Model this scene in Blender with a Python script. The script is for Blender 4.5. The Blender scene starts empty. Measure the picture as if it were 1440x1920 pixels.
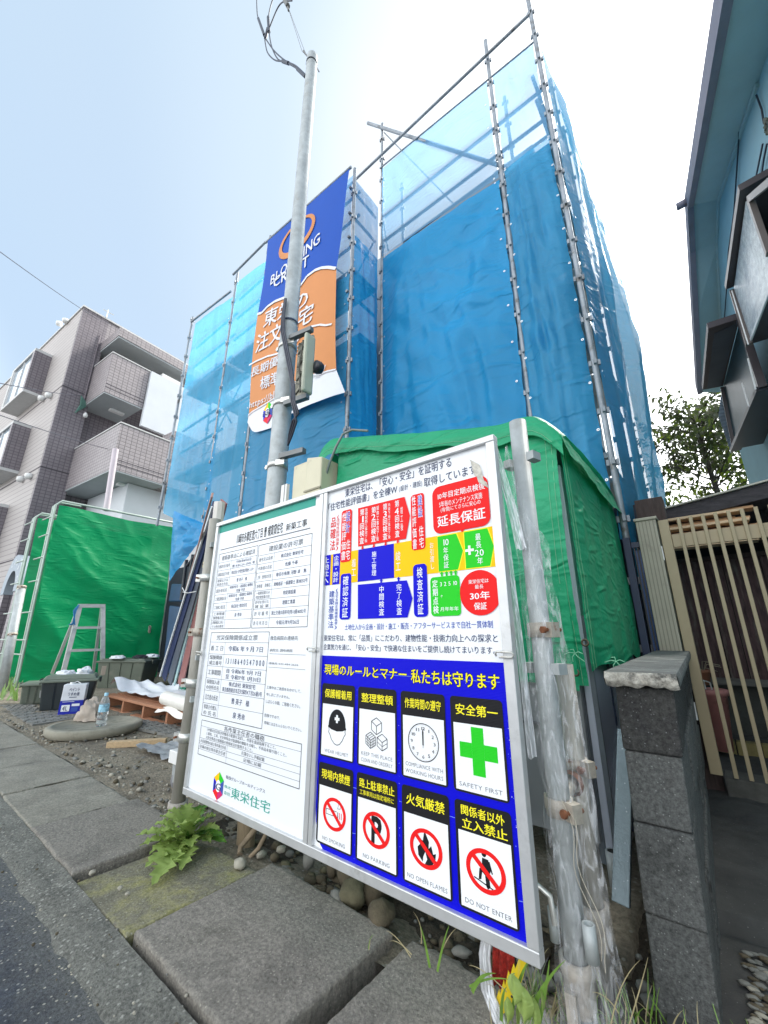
import bpy, bmesh, math, random
from mathutils import Vector, Matrix, noise
random.seed(7)
sc = bpy.context.scene
COL = sc.collection
# ------------------------------------------------------------------ camera
W, H, FPX = 1440, 1920, 757.0
YH, X2, CH = 1195.0, 1364.0, 0.95
pitch = math.atan((YH-960)/FPX)
yaw = math.atan((X2-720)/math.hypot(FPX, YH-960))
cy_, sy_ = math.cos(yaw), math.sin(yaw); cp_, sp_ = math.cos(pitch), math.sin(pitch)
CF = Vector((-sy_*cp_, cy_*cp_, sp_)); CR = Vector((cy_, sy_, 0)); CU = Vector((sy_*sp_, -cy_*sp_, cp_))
CO = Vector((0, 0, CH))
cam = bpy.data.cameras.new('camera'); co = bpy.data.objects.new('camera', cam); COL.objects.link(co)
co.matrix_world = Matrix(((CR.x, CU.x, -CF.x, 0), (CR.y, CU.y, -CF.y, 0), (CR.z, CU.z, -CF.z, CH), (0, 0, 0, 1)))
cam.sensor_fit = 'HORIZONTAL'; cam.sensor_width = 36; cam.lens = FPX/W*36; cam.clip_start = 0.02; cam.clip_end = 900
sc.camera = co
# measured points of the real place: a sight line cut with a wall plane, a cross plane or a level
def ray(x, y): return CF + CR*((x-720)/FPX) + CU*((960-y)/FPX)
def PY(x, y, Y): d = ray(x, y); return CO + d*(Y/d.y)
def PX(x, y, X): d = ray(x, y); return CO + d*(X/d.x)
def PZ(x, y, Z=0.0): d = ray(x, y); return CO + d*((Z-CH)/d.z)
# ------------------------------------------------------------------ world, sun, exposure
SUN_EL, SUN_AZ = math.radians(50), math.radians(14)      # azimuth from +Y towards +X
wd = bpy.data.worlds.new('World'); sc.world = wd; wd.use_nodes = True
nt = wd.node_tree; nt.nodes.clear()
def N(t, **k):
    n = nt.nodes.new(t)
    for a, b in k.items(): setattr(n, a, b)
    return n
out = N('ShaderNodeOutputWorld'); bg = N('ShaderNodeBackground'); bg.inputs[1].default_value = 0.10
sky = N('ShaderNodeTexSky'); sky.sky_type = 'NISHITA'; sky.sun_disc = False
sky.sun_elevation = SUN_EL; sky.sun_rotation = SUN_AZ; sky.dust_density = 3; sky.air_density = 1.2
tc = N('ShaderNodeTexCoord')
nz = N('ShaderNodeTexNoise'); nz.inputs['Scale'].default_value = 1.5; nz.inputs['Detail'].default_value = 5; nz.inputs['Roughness'].default_value = .5; nz.inputs['Distortion'].default_value = .6
nt.links.new(tc.outputs['Generated'], nz.inputs['Vector'])
dt = N('ShaderNodeVectorMath', operation='DOT_PRODUCT'); nt.links.new(tc.outputs['Generated'], dt.inputs[0])
dt.inputs[1].default_value = (math.sin(math.radians(12)), math.cos(math.radians(12)), .62)
# overcast: cloud veil gets whiter towards the sun
rmp = N('ShaderNodeMapRange'); rmp.inputs['From Min'].default_value = -.3; rmp.inputs['From Max'].default_value = 1.05
nt.links.new(dt.outputs['Value'], rmp.inputs['Value'])
cr = N('ShaderNodeValToRGB'); nt.links.new(rmp.outputs[0], cr.inputs[0])
cr.color_ramp.interpolation = 'EASE'
e = cr.color_ramp.elements; e[0].position = 0; e[0].color = (7.6, 7.8, 8.0, 1); e[1].position = 1; e[1].color = (9.5, 9.8, 10.0, 1)
for p_, c_ in ((.36, (1.62, 2.08, 2.6)), (.52, (1.66, 2.1, 2.6)), (.72, (1.95, 2.35, 2.72)), (.86, (2.7, 2.9, 3.05)), (.95, (4.2, 4.4, 4.5))): e.new(p_).color = (*c_, 1)
mx = N('ShaderNodeMix', data_type='RGBA'); 
cr2 = N('ShaderNodeMapRange'); cr2.inputs['From Min'].default_value = .3; cr2.inputs['From Max'].default_value = .62; cr2.inputs['To Min'].default_value = .86; cr2.inputs['To Max'].default_value = 1
nt.links.new(nz.outputs[0], cr2.inputs['Value']); nt.links.new(cr2.outputs[0], mx.inputs['Factor'])
nt.links.new(sky.outputs[0], mx.inputs['A']); nt.links.new(cr.outputs[0], mx.inputs['B'])
nt.links.new(mx.outputs['Result'], bg.inputs[0]); nt.links.new(bg.outputs[0], out.inputs[0])
sl = bpy.data.lights.new('sun', 'SUN'); sl.energy = 1.3; sl.angle = math.radians(16); sl.color = (1, .95, .88)
so = bpy.data.objects.new('sun', sl); COL.objects.link(so)
sd = Vector((math.sin(SUN_AZ)*math.cos(SUN_EL), math.cos(SUN_AZ)*math.cos(SUN_EL), math.sin(SUN_EL)))
so.rotation_euler = sd.to_track_quat('Z', 'Y').to_euler(); so.location = sd*60
sc.view_settings.view_transform = 'Standard'; sc.view_settings.look = 'None'; sc.view_settings.gamma = 1
sc.view_settings.exposure = 1.88
sc.cycles.max_bounces = 8; sc.cycles.transparent_max_bounces = 16
# ------------------------------------------------------------------ materials
MATS = {}
def mat(name, col, rough=.6, var=.12, vs=6, bump=0, bs=40, metal=0, spec=.5, dirt=None, ds=3, dl=.55, dw=.12, speck=None, ss=120, sr=.12, stretch=None, bdist=.01, wave=None, trans=0, alpha=1, coat=0, grain=0, gs=70, sprob=.55):
    if name in MATS: return MATS[name]
    m = bpy.data.materials.new(name); m.use_nodes = True; t = m.node_tree; b = t.nodes['Principled BSDF']; MATS[name] = m
    L = t.links.new
    def nn(ty, **k):
        n = t.nodes.new(ty)
        for a, v in k.items(): setattr(n, a, v)
        return n
    b.inputs['Roughness'].default_value = rough; b.inputs['Metallic'].default_value = metal; b.inputs['Specular IOR Level'].default_value = spec
    if coat: b.inputs['Coat Weight'].default_value = coat
    tcn = nn('ShaderNodeTexCoord'); vec = tcn.outputs['Object']
    if stretch:
        mp = nn('ShaderNodeMapping'); mp.inputs['Scale'].default_value = stretch; L(vec, mp.inputs[0]); vec = mp.outputs[0]
    n1 = nn('ShaderNodeTexNoise'); n1.inputs['Scale'].default_value = vs; n1.inputs['Detail'].default_value = 6; n1.inputs['Roughness'].default_value = .65; L(vec, n1.inputs['Vector'])
    mr = nn('ShaderNodeMapRange'); mr.inputs['From Min'].default_value = .3; mr.inputs['From Max'].default_value = .7
    L(n1.outputs[0], mr.inputs[0])
    mxn = nn('ShaderNodeMix', data_type='RGBA'); L(mr.outputs[0], mxn.inputs['Factor'])
    c = col
    mxn.inputs['A'].default_value = (c[0]*(1-var), c[1]*(1-var), c[2]*(1-var), 1)
    mxn.inputs['B'].default_value = (min(1, c[0]*(1+var)), min(1, c[1]*(1+var)), min(1, c[2]*(1+var)), 1)
    cur = mxn.outputs['Result']
    if dirt:
        n2 = nn('ShaderNodeTexNoise'); n2.inputs['Scale'].default_value = ds; n2.inputs['Detail'].default_value = 8; n2.inputs['Roughness'].default_value = .7; L(vec, n2.inputs['Vector'])
        r2 = nn('ShaderNodeMapRange'); r2.inputs['From Min'].default_value = dl; r2.inputs['From Max'].default_value = dl+dw; L(n2.outputs[0], r2.inputs[0])
        m2_ = nn('ShaderNodeMix', data_type='RGBA'); L(r2.outputs[0], m2_.inputs['Factor']); L(cur, m2_.inputs['A']); m2_.inputs['B'].default_value = (*dirt, 1); cur = m2_.outputs['Result']
    if grain:
        ng = nn('ShaderNodeTexNoise'); ng.inputs['Scale'].default_value = gs; ng.inputs['Detail'].default_value = 5; ng.inputs['Roughness'].default_value = .75; L(vec, ng.inputs['Vector'])
        rg = nn('ShaderNodeMapRange'); rg.inputs['From Min'].default_value = .35; rg.inputs['From Max'].default_value = .65; rg.inputs['To Min'].default_value = 1-grain; rg.inputs['To Max'].default_value = 1+grain; L(ng.outputs[0], rg.inputs[0])
        vm = nn('ShaderNodeVectorMath', operation='SCALE'); L(cur, vm.inputs[0]); L(rg.outputs[0], vm.inputs['Scale']); cur = vm.outputs[0]
    if speck:
        v = nn('ShaderNodeTexVoronoi'); v.inputs['Scale'].default_value = ss; L(vec, v.inputs['Vector'])
        r3 = nn('ShaderNodeMapRange'); r3.inputs['From Min'].default_value = sr; r3.inputs['From Max'].default_value = sr*.6; r3.inputs['To Min'].default_value = 0; r3.inputs['To Max'].default_value = 1; L(v.outputs['Distance'], r3.inputs[0])
        # only some cells carry a light pebble
        sp = nn('ShaderNodeSeparateColor'); L(v.outputs['Color'], sp.inputs[0])
        gt = nn('ShaderNodeMath', operation='GREATER_THAN'); gt.inputs[1].default_value = sprob; L(sp.outputs[0], gt.inputs[0])
        mu = nn('ShaderNodeMath', operation='MULTIPLY'); L(gt.outputs[0], mu.inputs[0]); L(r3.outputs[0], mu.inputs[1])
        m3 = nn('ShaderNodeMix', data_type='RGBA'); L(mu.outputs[0], m3.inputs['Factor']); L(cur, m3.inputs['A']); m3.inputs['B'].default_value = (*speck, 1); cur = m3.outputs['Result']
    L(cur, b.inputs['Base Color'])
    if bump or wave:
        bp = nn('ShaderNodeBump'); bp.inputs['Strength'].default_value = bump or wave[1]; bp.inputs['Distance'].default_value = bdist
        if wave:
            wv = nn('ShaderNodeTexWave'); wv.bands_direction = 'Z'; wv.inputs['Scale'].default_value = wave[0]; L(tcn.outputs['Object'], wv.inputs['Vector']); L(wv.outputs['Fac'], bp.inputs['Height'])
        else:
            n3 = nn('ShaderNodeTexNoise'); n3.inputs['Scale'].default_value = bs; n3.inputs['Detail'].default_value = 6; n3.inputs['Roughness'].default_value = .7; L(vec, n3.inputs['Vector']); L(n3.outputs[0], bp.inputs['Height'])
        L(bp.outputs[0], b.inputs['Normal'])
    if alpha < 1: b.inputs['Alpha'].default_value = alpha
    if trans: b.inputs['Transmission Weight'].default_value = trans
    return m
def sheet_mat(name, col, opac, tl=.5, fold=.35, fs=3.5, stretch=(1, 1, .45), rough=.45, var=.12, fine=26, veil=None):
    """woven plastic sheet: part see-through, part lit from behind, creased"""
    m = bpy.data.materials.new(name); m.use_nodes = True; t = m.node_tree; L = t.links.new; MATS[name] = m
    b = t.nodes['Principled BSDF']; o = t.nodes['Material Output']
    def nn(ty, **k):
        n = t.nodes.new(ty)
        for a, v in k.items(): setattr(n, a, v)
        return n
    tcn = nn('ShaderNodeTexCoord'); mp = nn('ShaderNodeMapping'); mp.inputs['Scale'].default_value = stretch; mp.inputs['Rotation'].default_value = (0, .5, .3); L(tcn.outputs['Object'], mp.inputs[0])
    n1 = nn('ShaderNodeTexNoise'); n1.inputs['Scale'].default_value = 1.3; n1.inputs['Detail'].default_value = 7; L(mp.outputs[0], n1.inputs['Vector'])
    mxn = nn('ShaderNodeMix', data_type='RGBA'); L(n1.outputs[0], mxn.inputs['Factor'])
    mxn.inputs['A'].default_value = (*[c*(1-var) for c in col], 1); mxn.inputs['B'].default_value = (*[min(1, c*(1+var)) for c in col], 1)
    cur = mxn.outputs['Result']
    L(cur, b.inputs['Base Color']); b.inputs['Roughness'].default_value = rough; b.inputs['Specular IOR Level'].default_value = .4
    r1 = nn('ShaderNodeTexNoise'); r1.noise_type = 'RIDGED_MULTIFRACTAL'; r1.inputs['Scale'].default_value = fs; r1.inputs['Detail'].default_value = 4; r1.inputs['Roughness'].default_value = .5; r1.inputs['Distortion'].default_value = .4; L(mp.outputs[0], r1.inputs['Vector'])
    r2 = nn('ShaderNodeTexNoise'); r2.inputs['Scale'].default_value = fine; r2.inputs['Detail'].default_value = 4; L(tcn.outputs['Object'], r2.inputs['Vector'])
    ad = nn('ShaderNodeMath', operation='MULTIPLY_ADD'); ad.inputs[1].default_value = .07; L(r2.outputs[0], ad.inputs[0]); L(r1.outputs[0], ad.inputs[2])
    r4 = nn('ShaderNodeTexNoise'); r4.noise_type = 'RIDGED_MULTIFRACTAL'; r4.inputs['Scale'].default_value = fs*2.6; r4.inputs['Detail'].default_value = 3; r4.inputs['Roughness'].default_value = .6; r4.inputs['Distortion'].default_value = 1.1
    mp4 = nn('ShaderNodeMapping'); mp4.inputs['Scale'].default_value = (.45, .45, 1.5); mp4.inputs['Rotation'].default_value = (.15, .35, 0); L(tcn.outputs['Object'], mp4.inputs[0]); L(mp4.outputs[0], r4.inputs['Vector'])
    ad2 = nn('ShaderNodeMath', operation='MULTIPLY_ADD'); ad2.inputs[1].default_value = .38; L(r4.outputs[0], ad2.inputs[0]); L(ad.outputs[0], ad2.inputs[2]); ad = ad2
    bp = nn('ShaderNodeBump'); bp.inputs['Strength'].default_value = fold; bp.inputs['Distance'].default_value = .07; L(ad.outputs[0], bp.inputs['Height']); L(bp.outputs[0], b.inputs['Normal'])
    tr = nn('ShaderNodeBsdfTranslucent'); L(cur, tr.inputs[0]); L(bp.outputs[0], tr.inputs['Normal'])
    s1 = nn('ShaderNodeMixShader'); s1.inputs[0].default_value = tl; L(b.outputs[0], s1.inputs[1]); L(tr.outputs[0], s1.inputs[2])
    if opac < 1:
        tp = nn('ShaderNodeBsdfTransparent'); 
        if veil: tp.inputs[0].default_value = (*veil, 1)
        s2 = nn('ShaderNodeMixShader'); s2.inputs[0].default_value = opac; L(tp.outputs[0], s2.inputs[1]); L(s1.outputs[0], s2.inputs[2]); L(s2.outputs[0], o.inputs[0])
    else: L(s1.outputs[0], o.inputs[0])
    return m
galv = mat('galvanised_steel', (.40, .43, .43), .55, .2, 9, .15, 60, metal=.3, dirt=(.30, .29, .26), ds=7, dl=.56, dw=.2)
galv_s = mat('scaffold_steel', (.28, .31, .34), .5, .25, 6, .15, 60, metal=.3, dirt=(.13, .12, .11), ds=7, dl=.55)
galv_old = mat('weathered_pipe', (.36, .345, .30), .55, .2, 14, .15, 80, metal=.3, dirt=(.22, .19, .14), ds=9, dl=.55, dw=.15, stretch=(1, 1, .25))
alu = mat('aluminium', (.60, .61, .61), .38, .08, 12, .06, 90, metal=.5, dirt=(.40, .40, .38), ds=5, dl=.58, dw=.15)
rusty = mat('rusty_clamp_steel', (.42, .38, .32), .6, .25, 40, .3, 120, metal=.35, dirt=(.20, .075, .03), ds=18, dl=.57, dw=.08)
rust = mat('rust', (.19, .07, .03), .85, .35, 60, .5, 150)
zinc = mat('zinc_clamp', (.62, .62, .58), .35, .15, 30, .1, 100, metal=.6, dirt=(.35, .24, .14), ds=20, dl=.64, dw=.1)
blackm = mat('black_metal', (.02, .022, .03), .4)
darkblue_m = mat('dark_blue_metal', (.02, .035, .08), .4)
cable_m = mat('cable_rubber', (.035, .04, .06), .5)
cable_grey = mat('cable_grey', (.16, .16, .15), .55)
white_pl = mat('white_plastic', (.75, .75, .73), .4, .05)
cream = mat('cream_plastic', (.60, .56, .40), .4, .06, 5, dirt=(.42, .38, .27), ds=8, dl=.62)
net_up = sheet_mat('blue_mesh_light', (.22, .48, .74), .75, .62, .6, 3)
net_deep = sheet_mat('blue_mesh_deep', (.025, .41, .80), .93, .45, 1, 1.8, rough=.38, var=.2)
net_mid = sheet_mat('blue_mesh_faded', (.06, .42, .74), .88, .5, 1, 2.2, rough=.4, var=.25)
net_side = sheet_mat('blue_mesh_side', (.13, .52, .80), .80, .72, .9, 2.0, rough=.25)
green_t = sheet_mat('green_tarp', (.02, .40, .19), 1, .25, .7, 3.5, fine=40)
green_n = sheet_mat('green_screen', (.0, .33, .12), .97, .3, .55, 2.2)
eyelet_m = mat('eyelet_metal', (.75, .75, .72), .3, metal=.5)
# ------------------------------------------------------------------ object helpers
ORG = {}
def tag(o, label=None, cat=None, group=None, kind=None):
    if label: o['label'] = label
    if cat: o['category'] = cat
    if group: o['group'] = group
    if kind: o['kind'] = kind
    return o
def thing(name, label, cat, loc=(0, 0, 0), group=None, kind=None):
    o = bpy.data.objects.new(name, None); o.empty_display_size = .1; COL.objects.link(o); o.location = loc
    ORG[o] = Vector(loc); return tag(o, label, cat, group, kind)
class MB:
    def __init__(s): s.v = []; s.f = []; s.mi = []; s.sm = []
    def add(s, vs, fs, m=0, smooth=False):
        n = len(s.v); s.v += [Vector(v) for v in vs]
        for f in fs: s.f.append([i+n for i in f]); s.mi.append(m); s.sm.append(smooth)
        return s
    def box(s, a, b, m=0, rz=0, piv=None):
        x0, y0, z0 = a; x1, y1, z1 = b
        vs = [Vector(p) for p in ((x0, y0, z0), (x1, y0, z0), (x1, y1, z0), (x0, y1, z0), (x0, y0, z1), (x1, y0, z1), (x1, y1, z1), (x0, y1, z1))]
        if rz:
            c = Vector(piv) if piv else Vector(((x0+x1)/2, (y0+y1)/2, 0)); R = Matrix.Rotation(rz, 3, 'Z'); vs = [R @ (v-c)+c for v in vs]
        return s.add(vs, [(0, 3, 2, 1), (4, 5, 6, 7), (0, 1, 5, 4), (1, 2, 6, 5), (2, 3, 7, 6), (3, 0, 4, 7)], m)
    def hexa(s, vs, m=0): return s.add(vs, [(0, 3, 2, 1), (4, 5, 6, 7), (0, 1, 5, 4), (1, 2, 6, 5), (2, 3, 7, 6), (3, 0, 4, 7)], m)
    def beam(s, p, q, w, h, up=(0, 0, 1), m=0):
        p = Vector(p); q = Vector(q); d = (q-p).normalized(); u = Vector(up); r = d.cross(u)
        if r.length < 1e-3: r = d.cross(Vector((0, 1, 0)))
        r.normalize(); u = r.cross(d)
        c = [(-1, -1), (1, -1), (1, 1), (-1, 1)]
        return s.add([p+r*a*w/2+u*b*h/2 for a, b in c]+[q+r*a*w/2+u*b*h/2 for a, b in c], [(3, 2, 1, 0), (4, 5, 6, 7), (0, 1, 5, 4), (1, 2, 6, 5), (2, 3, 7, 6), (3, 0, 4, 7)], m)
    def tube(s, pts, r, n=8, m=0, cap=True, r1=None):
        pts = [Vector(p) for p in pts]; k = len(pts); vs = []; prev = None
        for i, p in enumerate(pts):
            d = (pts[min(i+1, k-1)]-pts[max(i-1, 0)]).normalized()
            if prev is None:
                a = Vector((0, 0, 1)) if abs(d.z) < .9 else Vector((1, 0, 0)); u = d.cross(a).normalized()
            else: u = (prev-d*prev.dot(d)).normalized()
            prev = u; w = d.cross(u); rr = r if r1 is None else r+(r1-r)*i/(k-1)
            vs += [p+(u*math.cos(2*math.pi*j/n)+w*math.sin(2*math.pi*j/n))*rr for j in range(n)]
        fs = [(i*n+j, i*n+(j+1) % n, (i+1)*n+(j+1) % n, (i+1)*n+j) for i in range(k-1) for j in range(n)]
        s.add(vs, fs, m, True)
        if cap: s.add(vs[:n], [tuple(reversed(range(n)))], m); s.add(vs[-n:], [tuple(range(n))], m)
        return s
    def lathe(s, base, prof, n=20, m=0, ax=(0, 0, 1)):
        base = Vector(base); a = Vector(ax).normalized(); u = a.orthogonal().normalized(); w = a.cross(u); vs = []
        for r, z in prof: vs += [base+a*z+(u*math.cos(2*math.pi*j/n)+w*math.sin(2*math.pi*j/n))*r for j in range(n)]
        fs = [(i*n+j, i*n+(j+1) % n, (i+1)*n+(j+1) % n, (i+1)*n+j) for i in range(len(prof)-1) for j in range(n)]
        return s.add(vs, fs, m, True)
    def grid(s, fn, nu, nv, m=0, smooth=True):
        vs = [fn(i/nu, j/nv) for j in range(nv+1) for i in range(nu+1)]
        fs = [(j*(nu+1)+i, j*(nu+1)+i+1, (j+1)*(nu+1)+i+1, (j+1)*(nu+1)+i) for j in range(nv) for i in range(nu)]
        return s.add(vs, fs, m, smooth)
    def stone(s, c, r, seed=0, sq=(1, 1, .7), m=0, det=10):
        n, k = det, det//2+1; vs = []; c = Vector(c)
        for j in range(k+1):
            th = math.pi*j/k
            for i in range(n):
                ph = 2*math.pi*i/n; d = Vector((math.sin(th)*math.cos(ph), math.sin(th)*math.sin(ph), math.cos(th)))
                q = 1+.28*noise.noise(d*1.3+Vector((seed*3.1, seed, 0)))+.13*noise.noise(d*3.3+Vector((0, seed*2.3, 0)))-.05*abs(noise.noise(d*5+Vector((seed, 0, 0))))
                vs.append(c+Vector((d.x*sq[0], d.y*sq[1], d.z*sq[2]))*r*q)
        fs = [(j*n+i, j*n+(i+1) % n, (j+1)*n+(i+1) % n, (j+1)*n+i) for j in range(k) for i in range(n)]
        return s.add(vs, fs, m, True)
    def prism(s, poly, vec, m=0):
        n = len(poly); P = [Vector(p) for p in poly]; v = Vector(vec)
        return s.add(P+[p+v for p in P], [tuple(reversed(range(n))), tuple(range(n, 2*n))]+[(i, (i+1) % n, n+(i+1) % n, n+i) for i in range(n)], m)
    def build(s, name, mats, parent=None, bevel=0, label=None, cat=None, group=None, kind=None, org=None, seg=2):
        me = bpy.data.meshes.new(name)
        o_ = ORG.get(parent, Vector()) if parent else (Vector(org) if org else Vector())
        me.from_pydata([tuple(v-o_) for v in s.v], [], s.f)
        mats = mats if isinstance(mats, (list, tuple)) else [mats]
        for m in mats: me.materials.append(m)
        me.polygons.foreach_set('material_index', s.mi); me.polygons.foreach_set('use_smooth', s.sm)
        me.update()
        o = bpy.data.objects.new(name, me); COL.objects.link(o)
        if parent:
            o.parent = parent; ORG[o] = o_
        else: o.location = o_; ORG[o] = o_
        if bevel:
            bv = o.modifiers.new('bevel', 'BEVEL'); bv.width = bevel; bv.segments = seg; bv.limit_method = 'ANGLE'; bv.angle_limit = math.radians(40); bv.harden_normals = False
        return tag(o, label, cat, group, kind)
def copy_tree(o, loc, parent=None, label=None):
    c = o.copy(); COL.objects.link(c)
    if parent is None:
        c.location = loc; ORG[c] = Vector(loc)
    else: c.parent = parent
    if label: c['label'] = label
    for ch in list(o.children): copy_tree(ch, None, c)
    return c
def fold(p, s=1.0, seed=0.0):
    q = Vector((p[0]*s+seed, p[1]*s, p[2]*s))
    return 1-abs(noise.noise(q))*2
def lerp(a, b, t): return a+(b-a)*t
def sheet(name, A, B, C, D, nrm, mt, label, cat='tarpaulin sheet', nu=26, nv=44, billow=.0, fa=.02, fs=1.4, seed=0, eye=True, edge=.35, group=None, parent=None, tens=.6, eyestep=.45, hem=None, hc=.25):
    """A top-left, B top-right, C bottom-right, D bottom-left"""
    A, B, C, D = map(Vector, (A, B, C, D)); n = Vector(nrm)
    def fn(u, v):
        p = (A*(1-u)+B*u)*(1-v)+(D*(1-u)+C*u)*v
        e = min(1, min(u, 1-u)/edge+.12)*min(1, min(v, 1-v)/.12+.25)
        q = Vector((u*1.1*fs, v*2.6*fs, seed))
        # tension creases that run down and across from the tied edges
        w = fa*e*(fold((u*2.2+v*tens*2.2, v*1.6-u*tens, seed), fs)*.9+.6*fold((u*6-v*2.5, v*2.2+u*2, seed+4), fs*.8)+.5*noise.noise(q*3)+hc*fold((u*1.3+seed, v*(A-D).length*2.3-u*2.6+.5*noise.noise(Vector((u*3, v*5, seed))), 0), 1, seed)+hc*.5*fold((u*3+seed, v*(A-D).length*4.1-u*6, 2), 1, seed+2))
        sag = billow*math.sin(math.pi*u)*math.sin(math.pi*min(1, v*1.0))
        # scallop between ties along the two side edges
        sc_ = .012*abs(math.sin(math.pi*v*(A-D).length/eyestep)) if eye else 0
        side = (B-A).normalized()
        if u < .02: p = p+side*sc_
        elif u > .98: p = p-side*sc_
        if hem and v > .98: p = p+Vector((0, 0, hem*math.sin(u*9+seed)))
        return p+n*(w+sag)
    mb = MB().grid(fn, nu, nv)
    o = mb.build(name, mt, parent, label=label, cat=cat, group=group, org=None if parent else tuple(D))
    if eye:
        em = MB(); hL = (A-D).length; k = max(2, int(hL/eyestep))
        for i in range(k+1):
            for u in (.03, .97):
                if (B-A).length < .2: continue
                c = fn(u, min(.995, max(.005, i/k))); side = (B-A).normalized(); dn = (D-A).normalized()
                m = 10
                ring = [c+n*.012+(side*math.cos(2*math.pi*j/m)+dn*math.sin(2*math.pi*j/m))*.012 for j in range(m)]+[c+n*.012+(side*math.cos(2*math.pi*j/m)+dn*math.sin(2*math.pi*j/m))*.006 for j in range(m)]
                em.add(ring, [(j, (j+1) % m, m+(j+1) % m, m+j) for j in range(m)])
        em.build('eyelets', eyelet_m, o, kind='stuff')
    return o
# ================================================================== GROUND
asphalt = mat('asphalt', (.045, .055, .075), .85, .25, 8, 1, 110, speck=(.22, .24, .26), ss=75, sr=.33, sprob=.75, bdist=.012, grain=.5, gs=90)
apron = mat('worn_edge', (.165, .165, .142), .9, .25, 9, 1, 100, speck=(.34, .34, .30), ss=62, sr=.36, sprob=.62, dirt=(.085, .088, .08), ds=4, dl=.5, dw=.2, bdist=.010, grain=.5, gs=80)
slab_m = mat('slab_concrete', (.225, .208, .178), .92, .42, 3, 1, 95, speck=(.34, .32, .27), ss=92, sr=.30, sprob=.7, dirt=(.13, .12, .10), ds=3, dl=.5, dw=.22, bdist=.006, grain=.38, gs=85)
slab_moss = mat('mossy_slab', (.20, .188, .135), .92, .35, 5, 1, 95, speck=(.34, .33, .27), ss=95, sr=.30, sprob=.7, grain=.38, gs=85, dirt=(.27, .26, .09), ds=5, dl=.46, dw=.2, bdist=.007)
slab_pale = mat('dusty_slab', (.26, .245, .20), .92, .22, 5, .9, 95, speck=(.36, .34, .29), ss=90, sr=.26, sprob=.75, grain=.3, gs=80, dirt=(.16, .15, .13), ds=3, dl=.5, dw=.2, bdist=.006)
dirt_m = mat('bare_earth', (.27, .235, .175), .95, .3, 3, 1, 40, speck=(.42, .40, .34), ss=38, sr=.30, sprob=.72, grain=.35, gs=45, dirt=(.10, .088, .068), ds=2.2, dl=.5, dw=.2, bdist=.03)
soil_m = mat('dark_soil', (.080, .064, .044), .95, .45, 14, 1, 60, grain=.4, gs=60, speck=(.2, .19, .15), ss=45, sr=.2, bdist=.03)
def blend_edge(m, c2, y0, y1):
    t = m.node_tree; b = t.nodes['Principled BSDF']; src = b.inputs['Base Color'].links[0].from_socket
    tcn = t.nodes.new('ShaderNodeTexCoord'); sx = t.nodes.new('ShaderNodeSeparateXYZ'); t.links.new(tcn.outputs['Object'], sx.inputs[0])
    n = t.nodes.new('ShaderNodeTexNoise'); n.inputs['Scale'].default_value = 22; n.inputs['Detail'].default_value = 8; n.inputs['Roughness'].default_value = .75; t.links.new(tcn.outputs['Object'], n.inputs['Vector'])
    a = t.nodes.new('ShaderNodeMath'); a.operation = 'MULTIPLY_ADD'; a.inputs[1].default_value = .34; t.links.new(n.outputs[0], a.inputs[0]); t.links.new(sx.outputs[1], a.inputs[2])
    r = t.nodes.new('ShaderNodeMapRange'); r.inputs['From Min'].default_value = y0+.17; r.inputs['From Max'].default_value = y1+.17; t.links.new(a.outputs[0], r.inputs[0])
    mx_ = t.nodes.new('ShaderNodeMix'); mx_.data_type = 'RGBA'; mx_.blend_type = 'MIX'; t.links.new(r.outputs[0], mx_.inputs['Factor']); t.links.new(src, mx_.inputs['A']); 
    # the pale edge keeps the grain of the asphalt under it
    sc_ = t.nodes.new('ShaderNodeVectorMath'); sc_.operation = 'MULTIPLY'; sc_.inputs[1].default_value = c2; t.links.new(src, sc_.inputs[0]); t.links.new(sc_.outputs[0], mx_.inputs['B']); t.links.new(mx_.outputs['Result'], b.inputs['Base Color'])
blend_edge(asphalt, (2.9, 2.45, 1.7), .45, .66)
far_m = mat('far_ground', (.20, .19, .17), .9, .2, .6)
MB().add([(-260, -60, -.16), (260, -60, -.16), (260, 400, -.16), (-260, 400, -.16)], [(0, 1, 2, 3)]).build('ground', far_m, kind='structure')
def gz(x, y):
    z = .02*noise.noise(Vector((x*1.1, y*1.1, 0)))+.012*noise.noise(Vector((x*5, y*5, 3)))+.006*noise.noise(Vector((x*17, y*17, 5)))
    return z
def road_f(u, v):
    x = -26+u*36; y = -12+12.67*(1-(1-v)**1.6)
    return (x, y, -.045+.012*(1-abs(y)/12)+.003*noise.noise(Vector((x*3, y*3, 0))))
MB().grid(road_f, 120, 40).build('road', asphalt, kind='structure')
def kerb_f(u, v):
    x = -16+u*20; y = .64+v*.14+(1-v)*.03*noise.noise(Vector((x*6, 0, 1)))
    return (x, y, -.034+.024*v**.6+.005*noise.noise(Vector((x*9, y*20, 0)))+.004*noise.noise(Vector((x*30, y*40, 0))))
MB().grid(kerb_f, 400, 8).build('kerb_strip', apron, kind='structure')
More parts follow.
